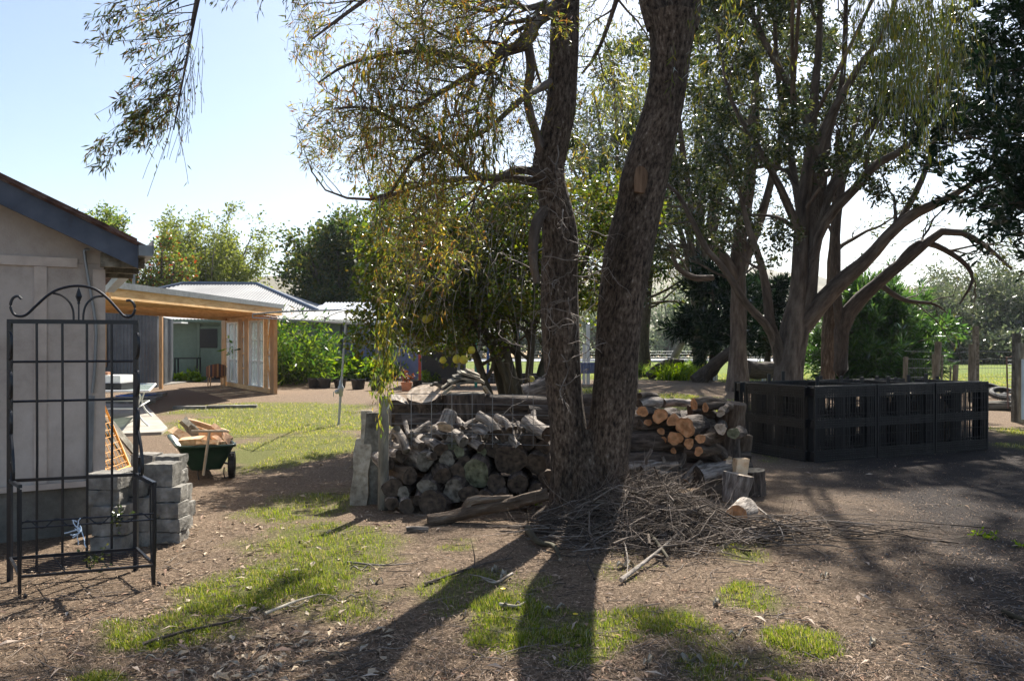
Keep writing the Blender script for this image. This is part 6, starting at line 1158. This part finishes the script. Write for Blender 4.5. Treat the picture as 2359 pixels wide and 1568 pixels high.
log(W(*zs(980,760),8.5), (1,.05,.0), 1.6, .18, 'log_brown', 'end_dark', 'dark log hidden deep in the pile nearer the trunk')
for k in range(4): log(A(-1.3, 8.45+.1*k, .14+.2*k), (1,.04,.0), 3.2, .12, 'log_brown', 'end_dark', ['lowest','second lowest','third','highest'][k]+' dark log buried inside the left woodpile', group='dark logs buried inside the left woodpile')
# shingles and scraps on the stump
for k, (x, y, dx, dz, lab) in enumerate([(860,255,.10,.02,'lowest broken shingle'),(900,235,.11,-.02,'pale shingle lying across'),(840,215,.09,.01,'left pale shingle'),(905,205,.10,-.03,'dark shingle sloping right'),(870,190,.08,0,'top shingle'),(925,190,.07,-.03,'right top shingle'),(800,240,.08,.03,'left lower shingle'),(950,225,.08,-.05,'far right shingle')]):
    mb = MB(); c = W(*zs(x,y), 8.85+.03*(k%3)); obox(mb, c, A(dx,.02,dz), A(-.02,.09,.01), A(-dz*.1,0,.012)); solo('shingle', mb, M['wood_pale'] if k % 2 else M['wood_old'], lab+' on the tall dark stump', 'shingle', c, 'broken shingles on the stump')
for k, (a, b_, w, lab) in enumerate([((700,300),(790,235),.035,'pale split stick leaning left of the tall stump'),((705,345),(780,290),.045,'short split offcut left of the tall stump'),((740,360),(760,330),.03,'small splinter left of the tall stump'),((1010,290),(1050,350),.04,'split stick leaning right of the tall stump'),((640,270),(700,295),.05,'dark offcut on the wide sawn round'),((620,285),(660,262),.04,'small dark offcut on the wide sawn round')]):
    mb = MB(); beam(mb, W(*zs(*a),8.8), W(*zs(*b_),8.9), w, w*.5); solo('offcut', mb, M['wood_pale'] if k != 4 and k != 5 else M['wood_old'], lab, 'offcut', W(*zs(*a),8.8))
c0 = A((882-CX)/F*7.74, 7.74, 0); mb = MB(); curves(mb, np.linspace(c0-A(0,0,.1), c0+A(.01,0,1.13), 8), np.full(8,.053), 16, cap=1, rough=.03); solo('timber_post', mb, [M['wood_old'], M['end_grey']], 'round grey end post wired to the left woodpile', 'post', c0, smooth=True)
ms = thing('wire_mesh_panel', 'square galvanised wire mesh standing behind the stacked logs', 'mesh panel', A(-.5,7.9,.5)); x0, x1 = (893-CX)/F*7.9, (1276-CX)/F*7.9
mb = MB(); [tube(mb, [A(x0,7.9,z), A((x0+x1)/2,7.92,z-.005), A(x1,7.9,z-.02)], .0034, 5, k=2) for z in (1.14,1.04,.94,.84,.74,.64)]; [tube(mb, [A(x,7.906,.6), A(x,7.906,1.14)], .0034, 5) for x in np.arange(x0+.03, x1, .205)]; obj('wires', mb, M['galv'], ms)
# slabs leaning at the left end
for k, (a, b_, w, th, mt, lab) in enumerate([((826,1140),(838,1010),.17,.06,'wood_pale','broad pale slab leaning at the far left of the woodpile'),((856,1150),(860,950),.16,.05,'wood_old','grey slab standing between pale slab and end post'),((848,1120),(845,945),.13,.05,'wood_pale','tall weathered slab behind the broad pale one'),((858,1172),(862,1105),.11,.09,'wood_pale','short lichen covered offcut at the foot of the end post')]):
    p, q = W(*a, 8.0+.06*k), W(*b_, 8.25+.06*k); p[2] = 0; mb = MB(); n_ = 7; V = []
    for i in range(n_):
        f = i/(n_-1); m_ = p+(q-p)*f; ww = w*(1+.12*sin(i*1.7+k)); tt = th*(1+.15*cos(i*2.1)); V += [m_+A(-ww/2,-tt/2,0), m_+A(ww/2,-tt/2,0), m_+A(ww/2,tt/2,0), m_+A(-ww/2,tt/2,0)]
    Q = [[i*4+j, i*4+(j+1)%4, i*4+4+(j+1)%4, i*4+4+j] for i in range(n_-1) for j in range(4)]+[[0,3,2,1],[4*n_-4,4*n_-3,4*n_-2,4*n_-1]]; mb.add(V, Q); solo('timber_slab', mb, M[mt], lab, 'timber slab', p)
# ---- right hand pile ----
def zr(x, y): return 1412.8+x*.1958, 890.7+y*.1958
RIGHT = [(340,290,62,'log_brown','end_orange',.5,'orange ended log, leftmost under the top of the right woodpile',9.3),(545,340,84,'log_brown','end_orange',.5,'orange ended split log second from the trunk near the top',9.2),(700,390,72,'log_brown','end_orange',.45,'orange ended log third from the trunk near the top',9.15),(845,472,108,'log_brown','end_orange',.6,'largest round orange cut end facing the camera',9.0),
 (725,605,80,'log_brown','end_orange',.2,'orange cut end just below the largest one',9.1),(887,665,58,'log_red','end_orange',.3,'oval orange end below and right of the largest',9.0),(1022,610,58,'log_red','end_orange',.8,'orange ended log with its bark running down right',8.9),(1000,758,52,'log_red','end_orange',.8,'lowest oval orange ended log',8.9),
 (405,418,42,'log_brown','end_orange',.2,'small orange end in the dark gap near the trunk',9.3),(560,522,38,'log_red','end_orange',.1,'small brown oval end in the gap, upper one',9.25),(588,622,38,'log_red','end_orange',.1,'small brown oval end in the gap, lower one',9.25),(705,752,34,'log_red','end_orange',.1,'small dull end low in the dark gap',9.2),
 (945,205,60,'log_red','end_orange',1.4,'brown orange end lying on top right of the woodpile',9.6),(1080,245,50,'log_red','end_orange',1.5,'knobbly orange brown log on top, right of centre',9.5),(1315,243,24,'log_brown','end_pale',.3,'thin pale ended log at the top right end',9.3),(1258,312,42,'log_brown','end_pale',.4,'small pale round end at the upper right',9.2),
 (1260,495,62,'log_brown','end_pale',.3,'white cut end at the right of the woodpile',9.0),(1410,545,66,'log_brown','end_green',.5,'grey green cut end at the far right, below the big stump',9.0)]
for (x, y, r, bk_, en, sx_, lab, Y) in RIGHT:
    Y -= .6; px, py = zr(x, y); rr = r*.205/F*Y; c = W(px, py, Y); d = A(sx_, 1, rnd.uniform(-.12,.02)); log(c, d, rnd.uniform(.4,.6), rr, bk_, en, lab, sides=28, rough=.10, bend=.05)
RB_ = [((300,440),(530,590),58,'log_grey','dark brown log sloping down beside the right trunk, upper'),((250,610),(600,730),50,'log_brown','log sloping down beside the right trunk, middle'),((215,725),(640,850),72,'log_brown','thick log sloping down beside the right trunk, lower'),
 ((330,990),(745,905),62,'log_grey','smooth sunlit pale branch lying in front of the right pile'),((150,940),(490,905),58,'log_grey','pale grey log half behind the right trunk'),((520,1000),(860,985),26,'log_grey','thin grey log lying level in front of the right pile'),((850,1110),(1030,895),48,'log_grey','grey barked log tipping towards the twigs with a brown end'),
 ((300,200),(560,170),56,'log_grey','ribbed bark log on top nearest the trunk'),((580,190),(900,190),52,'log_grey','long ribbed bark log along the top'),((720,340),(1180,330),60,'log_grey','twisted grey barked log above the largest orange end'),((900,290),(1200,340),54,'log_brown','dark scaly log top right of the largest orange end'),((880,250),(1350,200),30,'log_red','scaly thin log lying along the top right'),((930,430),(1190,470),90,'log_grey','coarse furrowed log right of the largest orange end'),
 ((1070,620),(1300,800),60,'log_brown','plain barked log sloping down right of the oval ends'),((1030,770),(1240,830),55,'log_brown','lower log sloping right beneath the oval ends'),((300,110),(500,100),40,'log_brown','loose log at the back top near the trunk'),((560,840),(990,800),60,'log_brown','dark log under the oval ends'),((200,330),(420,330),60,'log_brown','dark log behind the leftmost orange end')]
for (a, b_, r, bk_, lab) in RB_:
    Y = (9.15 if a[0] > 480 and a[1] < 1000 and 'trunk, ' not in lab else 8.75) if a[1] < 860 else 8.45; Y = 9.4 if lab.startswith('dark log') else 8.5 if 'right of the oval' in lab or 'beneath the oval' in lab else Y; p, q = W(*zr(*a), Y), W(*zr(*b_), Y+.3 if a[1] < 860 else Y+.12); rr = r*.1958/F*Y; log(p, q-p, np.linalg.norm(q-p), rr, bk_, 'end_orange' if 'brown end' in lab else 'end_dark', lab, sides=22, rough=.085, bend=.05, knob=1 if 'branch' in lab else 0)
p = W(*zr(385,900),8.4); log(p, W(*zr(440,720),8.35)-p, .17, .018, 'log_grey', 'end_grey', 'short pale fork sticking up from the pale grey log', bend=.15)
p = W(*zr(770,940),8.55); log(p, W(*zr(830,790),8.6)-p, .16, .03, 'log_grey', 'end_grey', 'stub of branch rising from the smooth sunlit branch', bend=.1)
p = W(*zr(1000,1050),8.35); q = W(*zr(1490,940),8.5); log(p, q-p, np.linalg.norm(q-p), 125*.1958/F*8.4, 'log_grey', 'end_dark', 'thick furrowed trunk section lying at the right of the pile', sides=36, rough=.06, r2=90*.1958/F*8.4)
c = A(*W(*zr(1350,900),9.35)[:2], 0); stump(c, .165, .80, 'log_brown', 'end_dark', 'tall round barked stump at the right end of the woodpile'); 
stump(A(c[0]+.02, c[1]-.1, .62), .14, .33, 'log_red', 'end_dark', 'rounded barky block perched on the right end of the woodpile', (.1,-.1,1))
c = A(*W(*zr(1480,900),9.5)[:2], 0); stump(c, .12, .55, 'log_red', 'end_dark', 'ragged stump leaning out at the far right of the woodpile', (.12,0,1))
c = G(*zr(1550,1080)); stump(c+A(0,.2,0), .12, .30, 'log_brown', 'end_dark', 'low dark upright log right of the thick trunk section')
c = G(*zr(1670,1290)); stump(c+A(0,.1,0), .135, .27, 'log_brown', 'end_grey', 'grey topped log round standing alone at the far right')
c = G(*zr(1430,1370)); stump(c+A(0,.05,0), .125, .30, 'log_grey', 'end_pale', 'broken stump with splintered orange side in front of the pile', (.18,0,1), r2=.15)
c = G(*zr(1510,1330)); mb = MB(); obox(mb, c+A(0,.12,.21), A(.07,.02,0), A(-.01,.05,0), A(.03,0,.21)); solo('timber_wedge', mb, M['split'], 'clean split wedge standing behind the broken stump', 'firewood', c)
c = G(*zr(1430,1600)); log(W(1697,1186,6.9), (.5,.85,0), .36, .10, 'log_grey', 'end_orange', 'low log with a big burnt orange end beside the twig heap', sides=30)
mb = MB(); a = W(*zr(1345,830), 9.0); obox(mb, a+A(0,0,-.04), A(.035,0,0), A(0,.05,0), A(0,0,.05)); solo('timber_wedge', mb, M['split'], 'small clean split block tucked by the thick trunk section', 'firewood', a)
for k in range(5): log(A(1.35, 9.35+.1*k, .12+.17*min(k,3)), (1,.03,0), 1.5, .13, 'log_brown', 'end_dark', ['lowest','second lowest','third','fourth','rearmost'][k]+' dark log buried inside the right woodpile', group='dark logs buried inside the right woodpile')
# driftwood like log in front of the left pile
P, R = limb([(985,1200,7.1,32),(1040,1190,7.15,30),(1100,1172,7.2,30),(1170,1160,7.2,26),(1215,1148,7.2,26),(1262,1138,7.2,26)], 16); mb = MB(); curves(mb, P, R, 26, cap=1, rough=.10)
Q, S_ = limb([(1070,1180,7.2,20),(1085,1155,7.2,22),(1130,1150,7.2,18),(1180,1146,7.25,14)], 10); curves(mb, Q, S_, 14, cap=1, rough=.1); solo('root_log', mb, [M['log_red'], M['end_dark']], 'long twisted bleached log lying in front of the left woodpile', 'log', P[0], smooth=True)
log(G(936,1226)+A(0,0,.03), (1,.1,0), .19, .026, 'log_grey', 'end_grey', 'short bleached stick lying left of the twisted log')

# ---------------- the heap of twigs ----------------
def heap(n, cx, cy, sx_, sy_, hz, lmin, lmax, r0, seed, dirbias=(1,.1,0)):
    g = np.random.default_rng(seed); x = cx+g.normal(size=n)*sx_; y = cy+g.normal(size=n)*sy_; e = np.exp(-((x-cx)/sx_)**2*.45-((y-cy)/sy_)**2*.45); z = hz*e*g.random(n)+.02
    d = g.normal(size=(n,3))*A(.8,.7,.14)+np.asarray(dirbias)*np.sign(g.normal(size=(n,1))); Ln = g.uniform(lmin, lmax, n); C = grow(np.stack([x,y,z],1)-unit(d)*Ln[:,None]*.5, d, Ln, 8, .13, .0)
    zz = C[..., 2]; ex = np.exp(-((C[...,0]-cx)/sx_)**2*.4-((C[...,1]-cy)/sy_)**2*.4)*hz*1.1; C[..., 2] = np.clip(zz, .012, ex+.06); R = g.uniform(.35,1,n)[:,None]*r0*np.linspace(1,.3,9)[None]; return C, R
M['twig'] = island_mat('twig', [(.06,.046,.036),(.11,.085,.066),(.17,.135,.11),(.30,.245,.20)])
M['twig_dark'] = island_mat('twig_dark', [(.04,.03,.024),(.09,.07,.055),(.15,.12,.095)])
hx, hy = 1.16, 6.92
mb = MB(); C1, Q1_ = heap(620, hx, hy, .37, .32, .42, .3, .9, .0095, 1); C2, Q2_ = heap(700, hx+.05, hy-.08, .44, .40, .32, .2, .7, .0045, 2); curves(mb, C1, Q1_, 5); curves(mb, C2, Q2_, 3)
C3, Q3_ = sprout(C1[:500], Q1_[:500], 3, .42, .7, .2, 1, K=5, wig=.22, rr=.55, rmin=.0018, bias=(0,0,.55)); C3[..., 2] = np.maximum(C3[..., 2], .01); curves(mb, C3, Q3_, 3)
C4, Q4_ = heap(170, 2.3, 6.75, .55, .16, .10, .4, 1.2, .007, 5, (1.6,.1,0)); curves(mb, C4, Q4_, 4)
C6, Q6_ = heap(60, hx, hy-.05, .38, .36, .5, .4, 1.0, .016, 12); curves(mb, C6, Q6_, 6)
tag(obj('twig_heap', mb, M['twig'], smooth=True), kind='stuff')
mb = MB(); C5, Q5_ = heap(600, hx, hy+.02, .35, .28, .26, .3, .7, .010, 7); curves(mb, C5, Q5_, 4); tag(obj('twig_heap', mb, M['twig_dark'], smooth=True), kind='stuff')
def branch(pts, r, mat, lab, name='branch', sides=9, k=6, rough=.06, forks=0):
    P = np.array([A(*(G(x, y)[:2]), 0)*A(1,1,0)+A(0,0,z) if z < .15 else W(x, y, F*(H)/(G(x, max(y,1000))[1] and F*H/G(x,1150)[1]) if 0 else 7.0) for x, y, z in pts]); P = smoothpts(P, k); R = np.linspace(r, r*.45, len(P)); mb = MB(); curves(mb, P, R, sides, cap=1, rough=rough)
    if forks: S_, s_ = sprout(P[None], R[None], forks, .3, .6, .3, .95, K=6, wig=.18, rr=.55, rmin=.002); S_[...,2] = np.abs(S_[...,2]-.0)+.005; curves(mb, S_, s_, 4)
    return solo(name, mb, [mat, M['end_pale']], lab, 'branch', P[0]*A(1,1,0), smooth=True)
for pts, r, mt, lab, fk in [
 ([(1215,1232,.05),(1240,1262,.05),(1275,1272,.05),(1290,1300,.04)], .032, 'bark_quince', 'thick mossy olive bent branch lying left of the twig heap', 0),
 ([(1482,1245,.10),(1510,1270,.08),(1538,1300,.05)], .028, 'bark_quince', 'mossy olive stick poking forward out of the twig heap', 0),
 ([(1430,1345,.03),(1500,1300,.06),(1560,1258,.10),(1600,1225,.12)], .016, 'log_grey', 'long grey forked branch reaching forward from the twig heap', 3),
 ([(1280,1142,.14),(1330,1152,.13),(1390,1168,.12)], .014, 'wood_pale', 'pale stripped stick crossing the foot of the twin trunks', 0),
 ([(1340,1195,.14),(1390,1182,.14),(1450,1170,.14)], .012, 'wood_pale', 'pale curved stick over the middle of the twig heap', 2),
 ([(1180,1330,.03),(1140,1350,.03),(1110,1340,.03)], .010, 'log_grey', 'short curved grey stick on the grass below the tree', 1),
 ([(800,1300,.02),(880,1310,.03),(960,1302,.02)], .008, 'log_grey', 'thin stick lying on the grass left of centre', 2),
 ([(980,1350,.02),(1060,1325,.03),(1130,1300,.02),(1180,1290,.02)], .012, 'log_brown', 'dark crooked stick lying in front of the twisted log', 2),
 ([(610,1420,.02),(680,1395,.03),(735,1375,.02)], .011, 'wood_pale', 'pale forked stick at the left on the grass edge', 2),
 ([(1150,1398,.02),(1190,1402,.02),(1210,1392,.02)], .011, 'wood_pale', 'short pale stick with bark beside the grass', 0),
 ([(330,1490,.02),(420,1462,.02),(520,1440,.02),(560,1425,.02)], .010, 'log_brown', 'long dark stick on the mulch at the lower left', 2),
 ([(2310,1420,.03),(2358,1440,.03),(2400,1460,.03)], .02, 'bark_quince', 'mossy stick at the lower right edge', 0),
 ([(1430,1240,.08),(1445,1300,.05),(1442,1345,.03)], .008, 'log_grey', 'thin grey shoot leaning forward from the heap middle', 1),
 ([(1730,1190,.14),(1790,1240,.12),(1805,1262,.08)], .009, 'log_grey', 'bleached wavy stick standing out right of the heap', 1),
 ([(1700,1262,.04),(1790,1232,.06),(1860,1225,.05),(1990,1232,.02)], .010, 'twig', 'long straight stick lying right of the heap', 3)]: branch(pts, r, M[mt], lab, forks=fk)
# ---------------- leaf litter, bark, grass ----------------
def scatter_px(n, x0, x1, y0, y1, seed, pw=1.0):
    g = np.random.default_rng(seed); py = y0+(y1-y0)*g.random(n)**pw; Y = F*H/(py-CY); X = (g.uniform(x0, x1, n)-CX)/F*Y; return X, Y
blocked = lambda X, Y: (((X+Y*.577*0 < -3.54-.0) & (Y > 6.2+ (X+4.0)*.577)) & (Y < 12)) 
def flakes(name, n, cols, ln, wd, seed, y0=1010, tilt=.35, x0=-60, x1=2420, cond=None, lift=.006, pw=.75, chunky=False):
    X, Y = scatter_px(n, x0, x1, y0, 1640, seed, pw); k = ~blocked(X, Y)
    if cond is not None: k &= cond(X, Y)
    else: k &= np.random.default_rng(seed+9).random(n) > np.clip(turf(X, Y)*1.1, 0, .78)
    k &= np.random.default_rng(seed+19).random(n) < np.clip(.1+2.6*(fbm(X, Y, 1.7, 91)-.22), .12, 1)
    X, Y = X[k], Y[k]; n = len(X); g = np.random.default_rng(seed+1); a = g.uniform(0, 2*pi, n); L_ = ln*g.uniform(.4,1.5,n); Wd = wd*g.uniform(.5,1.4,n); c = np.stack([X, Y, gz(X, Y)+lift+g.random(n)*lift], 1)
    d = np.stack([np.cos(a), np.sin(a), g.normal(size=n)*tilt], 1); d = unit(d); s = unit(np.cross(d, np.stack([g.normal(size=n)*.3, g.normal(size=n)*.3, np.ones(n)], 1))); u = np.cross(s, d)
    l2 = (L_/2)[:,None]; w2 = (Wd/2)[:,None]; b_ = (L_*.12)[:,None]
    v = np.stack([c-d*l2, c-s*w2+u*b_, c+d*l2, c+s*w2+u*b_], 1).reshape(-1,3); mb = MB(); mb.add(v, np.arange(len(v)).reshape(-1,4)); return tag(obj(name, mb, island_mat(name+'_m', cols)), kind='stuff')
flakes('leaf_litter', 52000, [(.06,.04,.026),(.18,.12,.08),(.34,.235,.155),(.50,.37,.26),(.23,.15,.10)], .027, .0055, 100)
flakes('leaf_litter', 2300, [(.30,.19,.12),(.42,.28,.19),(.26,.14,.085),(.52,.38,.28)], .050, .013, 110, tilt=.2)
flakes('needle_litter', 26000, [(.10,.065,.045),(.24,.155,.105),(.42,.30,.21),(.55,.42,.31)], .055, .0026, 160, tilt=.3, lift=.010)
flakes('bark_flakes', 260, [(.34,.25,.19),(.48,.39,.31),(.26,.15,.10)], .09, .024, 120, y0=1060, tilt=.15, lift=.012)
flakes('lawn_litter', 900, [(.5,.42,.32),(.36,.26,.16)], .07, .03, 130, y0=925, tilt=.2, x0=380, x1=900)
# stones in the drive
n = 9000; X, Y = scatter_px(n, 1600, 2500, 1040, 1640, 140, .7); k = gravel(X, Y) > .35; X, Y = X[k], Y[k]; g_ = np.random.default_rng(5); n = len(X); r = g_.uniform(.003,.009,n)[:,None,None]
oc = np.array([[1,0,0],[0,1,0],[-1,0,0],[0,-1,0],[0,0,.8]]); v = (oc[None]*r*g_.uniform(.7,1.3,(n,5,3))+np.stack([X,Y,gz(X,Y)],1)[:,None]).reshape(-1,3); t_ = np.array([[0,1,4],[1,2,4],[2,3,4],[3,0,4]]); mb = MB(); mb.add(v, None, (t_[None]+np.arange(n)[:,None,None]*5).reshape(-1,3)); tag(obj('gravel', mb, island_mat('gravel_m', [(.03,.028,.028),(.10,.095,.095),(.22,.21,.205)])), kind='stuff')
# fine twigs on the ground
X, Y = scatter_px(1900, -60, 2420, 1040, 1620, 150, .8); k = ~blocked(X, Y); X, Y = X[k], Y[k]; n = len(X); a = RG.uniform(0, 2*pi, n); C = grow(np.stack([X,Y,gz(X,Y)+.008],1), np.stack([np.cos(a),np.sin(a),np.zeros(n)],1), RG.uniform(.05,.32,n), 6, .16)
C[..., 2] = gz(C[...,0], C[...,1])+.006+.012*RG.random((n,1)); mb = MB(); curves(mb, C, RG.uniform(.0012,.0038,n)[:,None]*np.linspace(1,.5,7)[None], 4); tag(obj('ground_twigs', mb, M['twig'], smooth=True), kind='stuff')
# larger curls of bark one can point at
def curl(px, py, L_, w, ang, lab, mat='wood_pale'):
    p = GP(px, py); d = A(cos(ang), sin(ang), 0); s = A(-sin(ang), cos(ang), 0); n1, n2 = 9, 5; V = []
    for i in range(n1):
        for j in range(n2):
            t = i/(n1-1)-.5; u = j/(n2-1)-.5; V.append(p+d*t*L_+s*(w*u*(1-1.3*t*t*2))+A(0,0,.012+.5*w*(4*u*u)*.6+.02*sin(i*1.3))+s*.02*sin(t*4))
    q = [[i*n2+j, i*n2+j+1, (i+1)*n2+j+1, (i+1)*n2+j] for i in range(n1-1) for j in range(n2-1)]; mb = MB(); V = np.array(V); mb.add(V, q); mb.add(V-A(0,0,.004), np.array(q)[:, ::-1]); solo('bark_curl', mb, M[mat], lab, 'bark', p, 'curls of fallen bark', smooth=True)
for a in [(835,1315,.17,.035,.1,'pale curl of bark on grass left of centre'),(865,1345,.1,.03,-.3,'smaller bark curl right below the left grass'),(1160,1330,.16,.04,1.1,'brown bark strip leaning by the grass under the tree'),(1440,1308,.14,.07,.2,'pinkish bark plate at the foot of the twig heap'),(1280,1405,.16,.03,.2,'bark curl below the twig heap in deep shade'),(1590,1530,.12,.05,-.7,'upturned cream bark curl at the bottom right of centre'),(1650,1395,.10,.035,.6,'star shaped bark flake on bare soil'),(2010,1490,.08,.04,.4,'pale cupped leaf on the dark drive'),(1900,1330,.09,.03,.1,'white bark chip near the drive'),(1495,1530,.1,.03,.5,'small bark curl near the bottom edge'),(1180,1400,.12,.03,-.2,'forked bark strip beside the bare patch'),(790,1380,.2,.02,.15,'long thin bark strip on bare soil'),(1710,1545,.11,.025,.1,'bleached bark strip at the bottom edge'),(1700,1470,.12,.03,.0,'grey bark roll in the right grass'),(1140,1318,.1,.035,.8,'reddish bark flake by the crooked stick'),(1070,1420,.07,.02,.5,'grey bark chip on bare ground'),(370,1512,.15,.02,.4,'bark splinter in the lower left grass')]: curl(*a)
# grass
M['blade'] = leaf_mat('blade', [(.055,.088,.014),(.085,.128,.02),(.12,.16,.028),(.17,.19,.045),(.27,.23,.10)], .42, gloss=.12)
M['blade_pale'] = leaf_mat('blade_pale', [(.08,.12,.02),(.13,.17,.03),(.20,.22,.05),(.27,.27,.08),(.34,.29,.14)], .42, gloss=.1)
def grass(n, y0, y1, h, w, seed, pw=1.0, thr=.25, x0=-100, x1=2450, mat='blade'):
    X, Y = scatter_px(n, x0, x1, y0, y1, seed, pw); g = np.random.default_rng(seed+3); cl = fbm(X, Y, 6, 77); T_ = turf(X, Y); k = (g.random(n) < np.clip(T_*1.1-.02, 0, 1)**1.7) & ~blocked(X, Y) & (cl > .22+.25*g.random(n)); X, Y, cl, T_ = X[k], Y[k], cl[k], T_[k]; n = len(X)
    hh = (h*g.uniform(.45,1.35,n)*(.45+cl*1.1)*(.35+.65*np.clip(T_, 0, 1)))[:,None]; a = g.uniform(0,2*pi,n); ln_ = np.stack([np.cos(a), np.sin(a), np.zeros(n)],1)*hh*g.uniform(.1,.75,n)[:,None]; s = np.stack([-np.sin(a+.7), np.cos(a+.7), np.zeros(n)],1)*(w*g.uniform(.6,1.3,n))[:,None]
    b_ = np.stack([X,Y,gz(X,Y)-.004],1); m1 = b_+ln_*.35+A(0,0,1)*hh*.6; tp = b_+ln_+A(0,0,1)*hh*.95; v = np.stack([b_-s/2, b_+s/2, m1+s*.4, m1-s*.4, tp], 1).reshape(-1,3); i = np.arange(n)*5; mb = MB(); mb.add(v, np.stack([i,i+1,i+2,i+3],-1), np.stack([i+3,i+2,i+4],-1)); tag(obj('grass', mb, M[mat]), kind='stuff'); print('grass', n)
grass(240000, 1180, 1640, .041, .0044, 200, .8); grass(60000, 1100, 1220, .04, .006, 210); grass(90000, 985, 1110, .035, .007, 211, mat='blade_pale'); grass(70000, 920, 1000, .04, .011, 220, mat='blade_pale'); grass(40000, 860, 925, .07, .02, 230, x0=1200, mat='blade_pale')
# yellow flowers, green weeds
for k, (px, py, lab) in enumerate(((1155,1362,'yellow flower left of the tree shadow'), (1321,1422,'yellow flower right of the tree shadow'))):
    p = GP(px, py+12); mb = MB(); t = thing('yellow_flower', lab, 'flower', p); tube(mb, [p, p+A(.01,0,.05)], .0015, 4); obj('stem', mb, M['blade'], t); mb = MB(); 
    for a in np.linspace(0, 2*pi, 10)[:-1]: d = A(cos(a), sin(a), .3)*.014; mb.add([p+A(.01,0,.05), p+A(.01,0,.05)+d+A(-d[1],d[0],0)*.3, p+A(.01,0,.05)+d*1.3, p+A(.01,0,.05)+d+A(d[1],-d[0],0)*.3], [[0,1,2,3]])
    obj('petals', mb, flat('petal'+str(k), (.9,.6,.03), .5), t)
for k, (px, py, lab) in enumerate(((2255,1230,'larger green weed on the dark drive'), (2282,1236,'smaller green weed right of the larger one'), (2345,1256,'green weed at the right edge of the drive'), (1235,1165,'green sprout beside the twisted log'))):
    p = GP(px, py); C = grow(np.repeat([p],12,0), RG.normal(size=(12,3))*A(1,1,.3)+A(0,0,.7), RG.uniform(.05,.1,12), 4, .2, .3); mb = MB(); leaves(mb, C, 4, .035, .016, .1, .5, .004); curves(mb, C, np.full((12,5),.001), 3); solo('weed', mb, M['lf_bush'], lab, 'weed', p)
# ---------------- the air ----------------
mb = MB(); box(mb, (-4200,-500,-2), (4200,4600,140)); m, N, L = newmat('haze_air'); pv = N.new('ShaderNodeVolumePrincipled'); pv.inputs['Color'].default_value = (.86,.92,1,1); pv.inputs['Density'].default_value = .00022; pv.inputs['Anisotropy'].default_value = .3
o = N.new('ShaderNodeOutputMaterial'); L.new(pv.outputs[0], o.inputs['Volume']); tag(obj('haze', mb, m), kind='stuff')
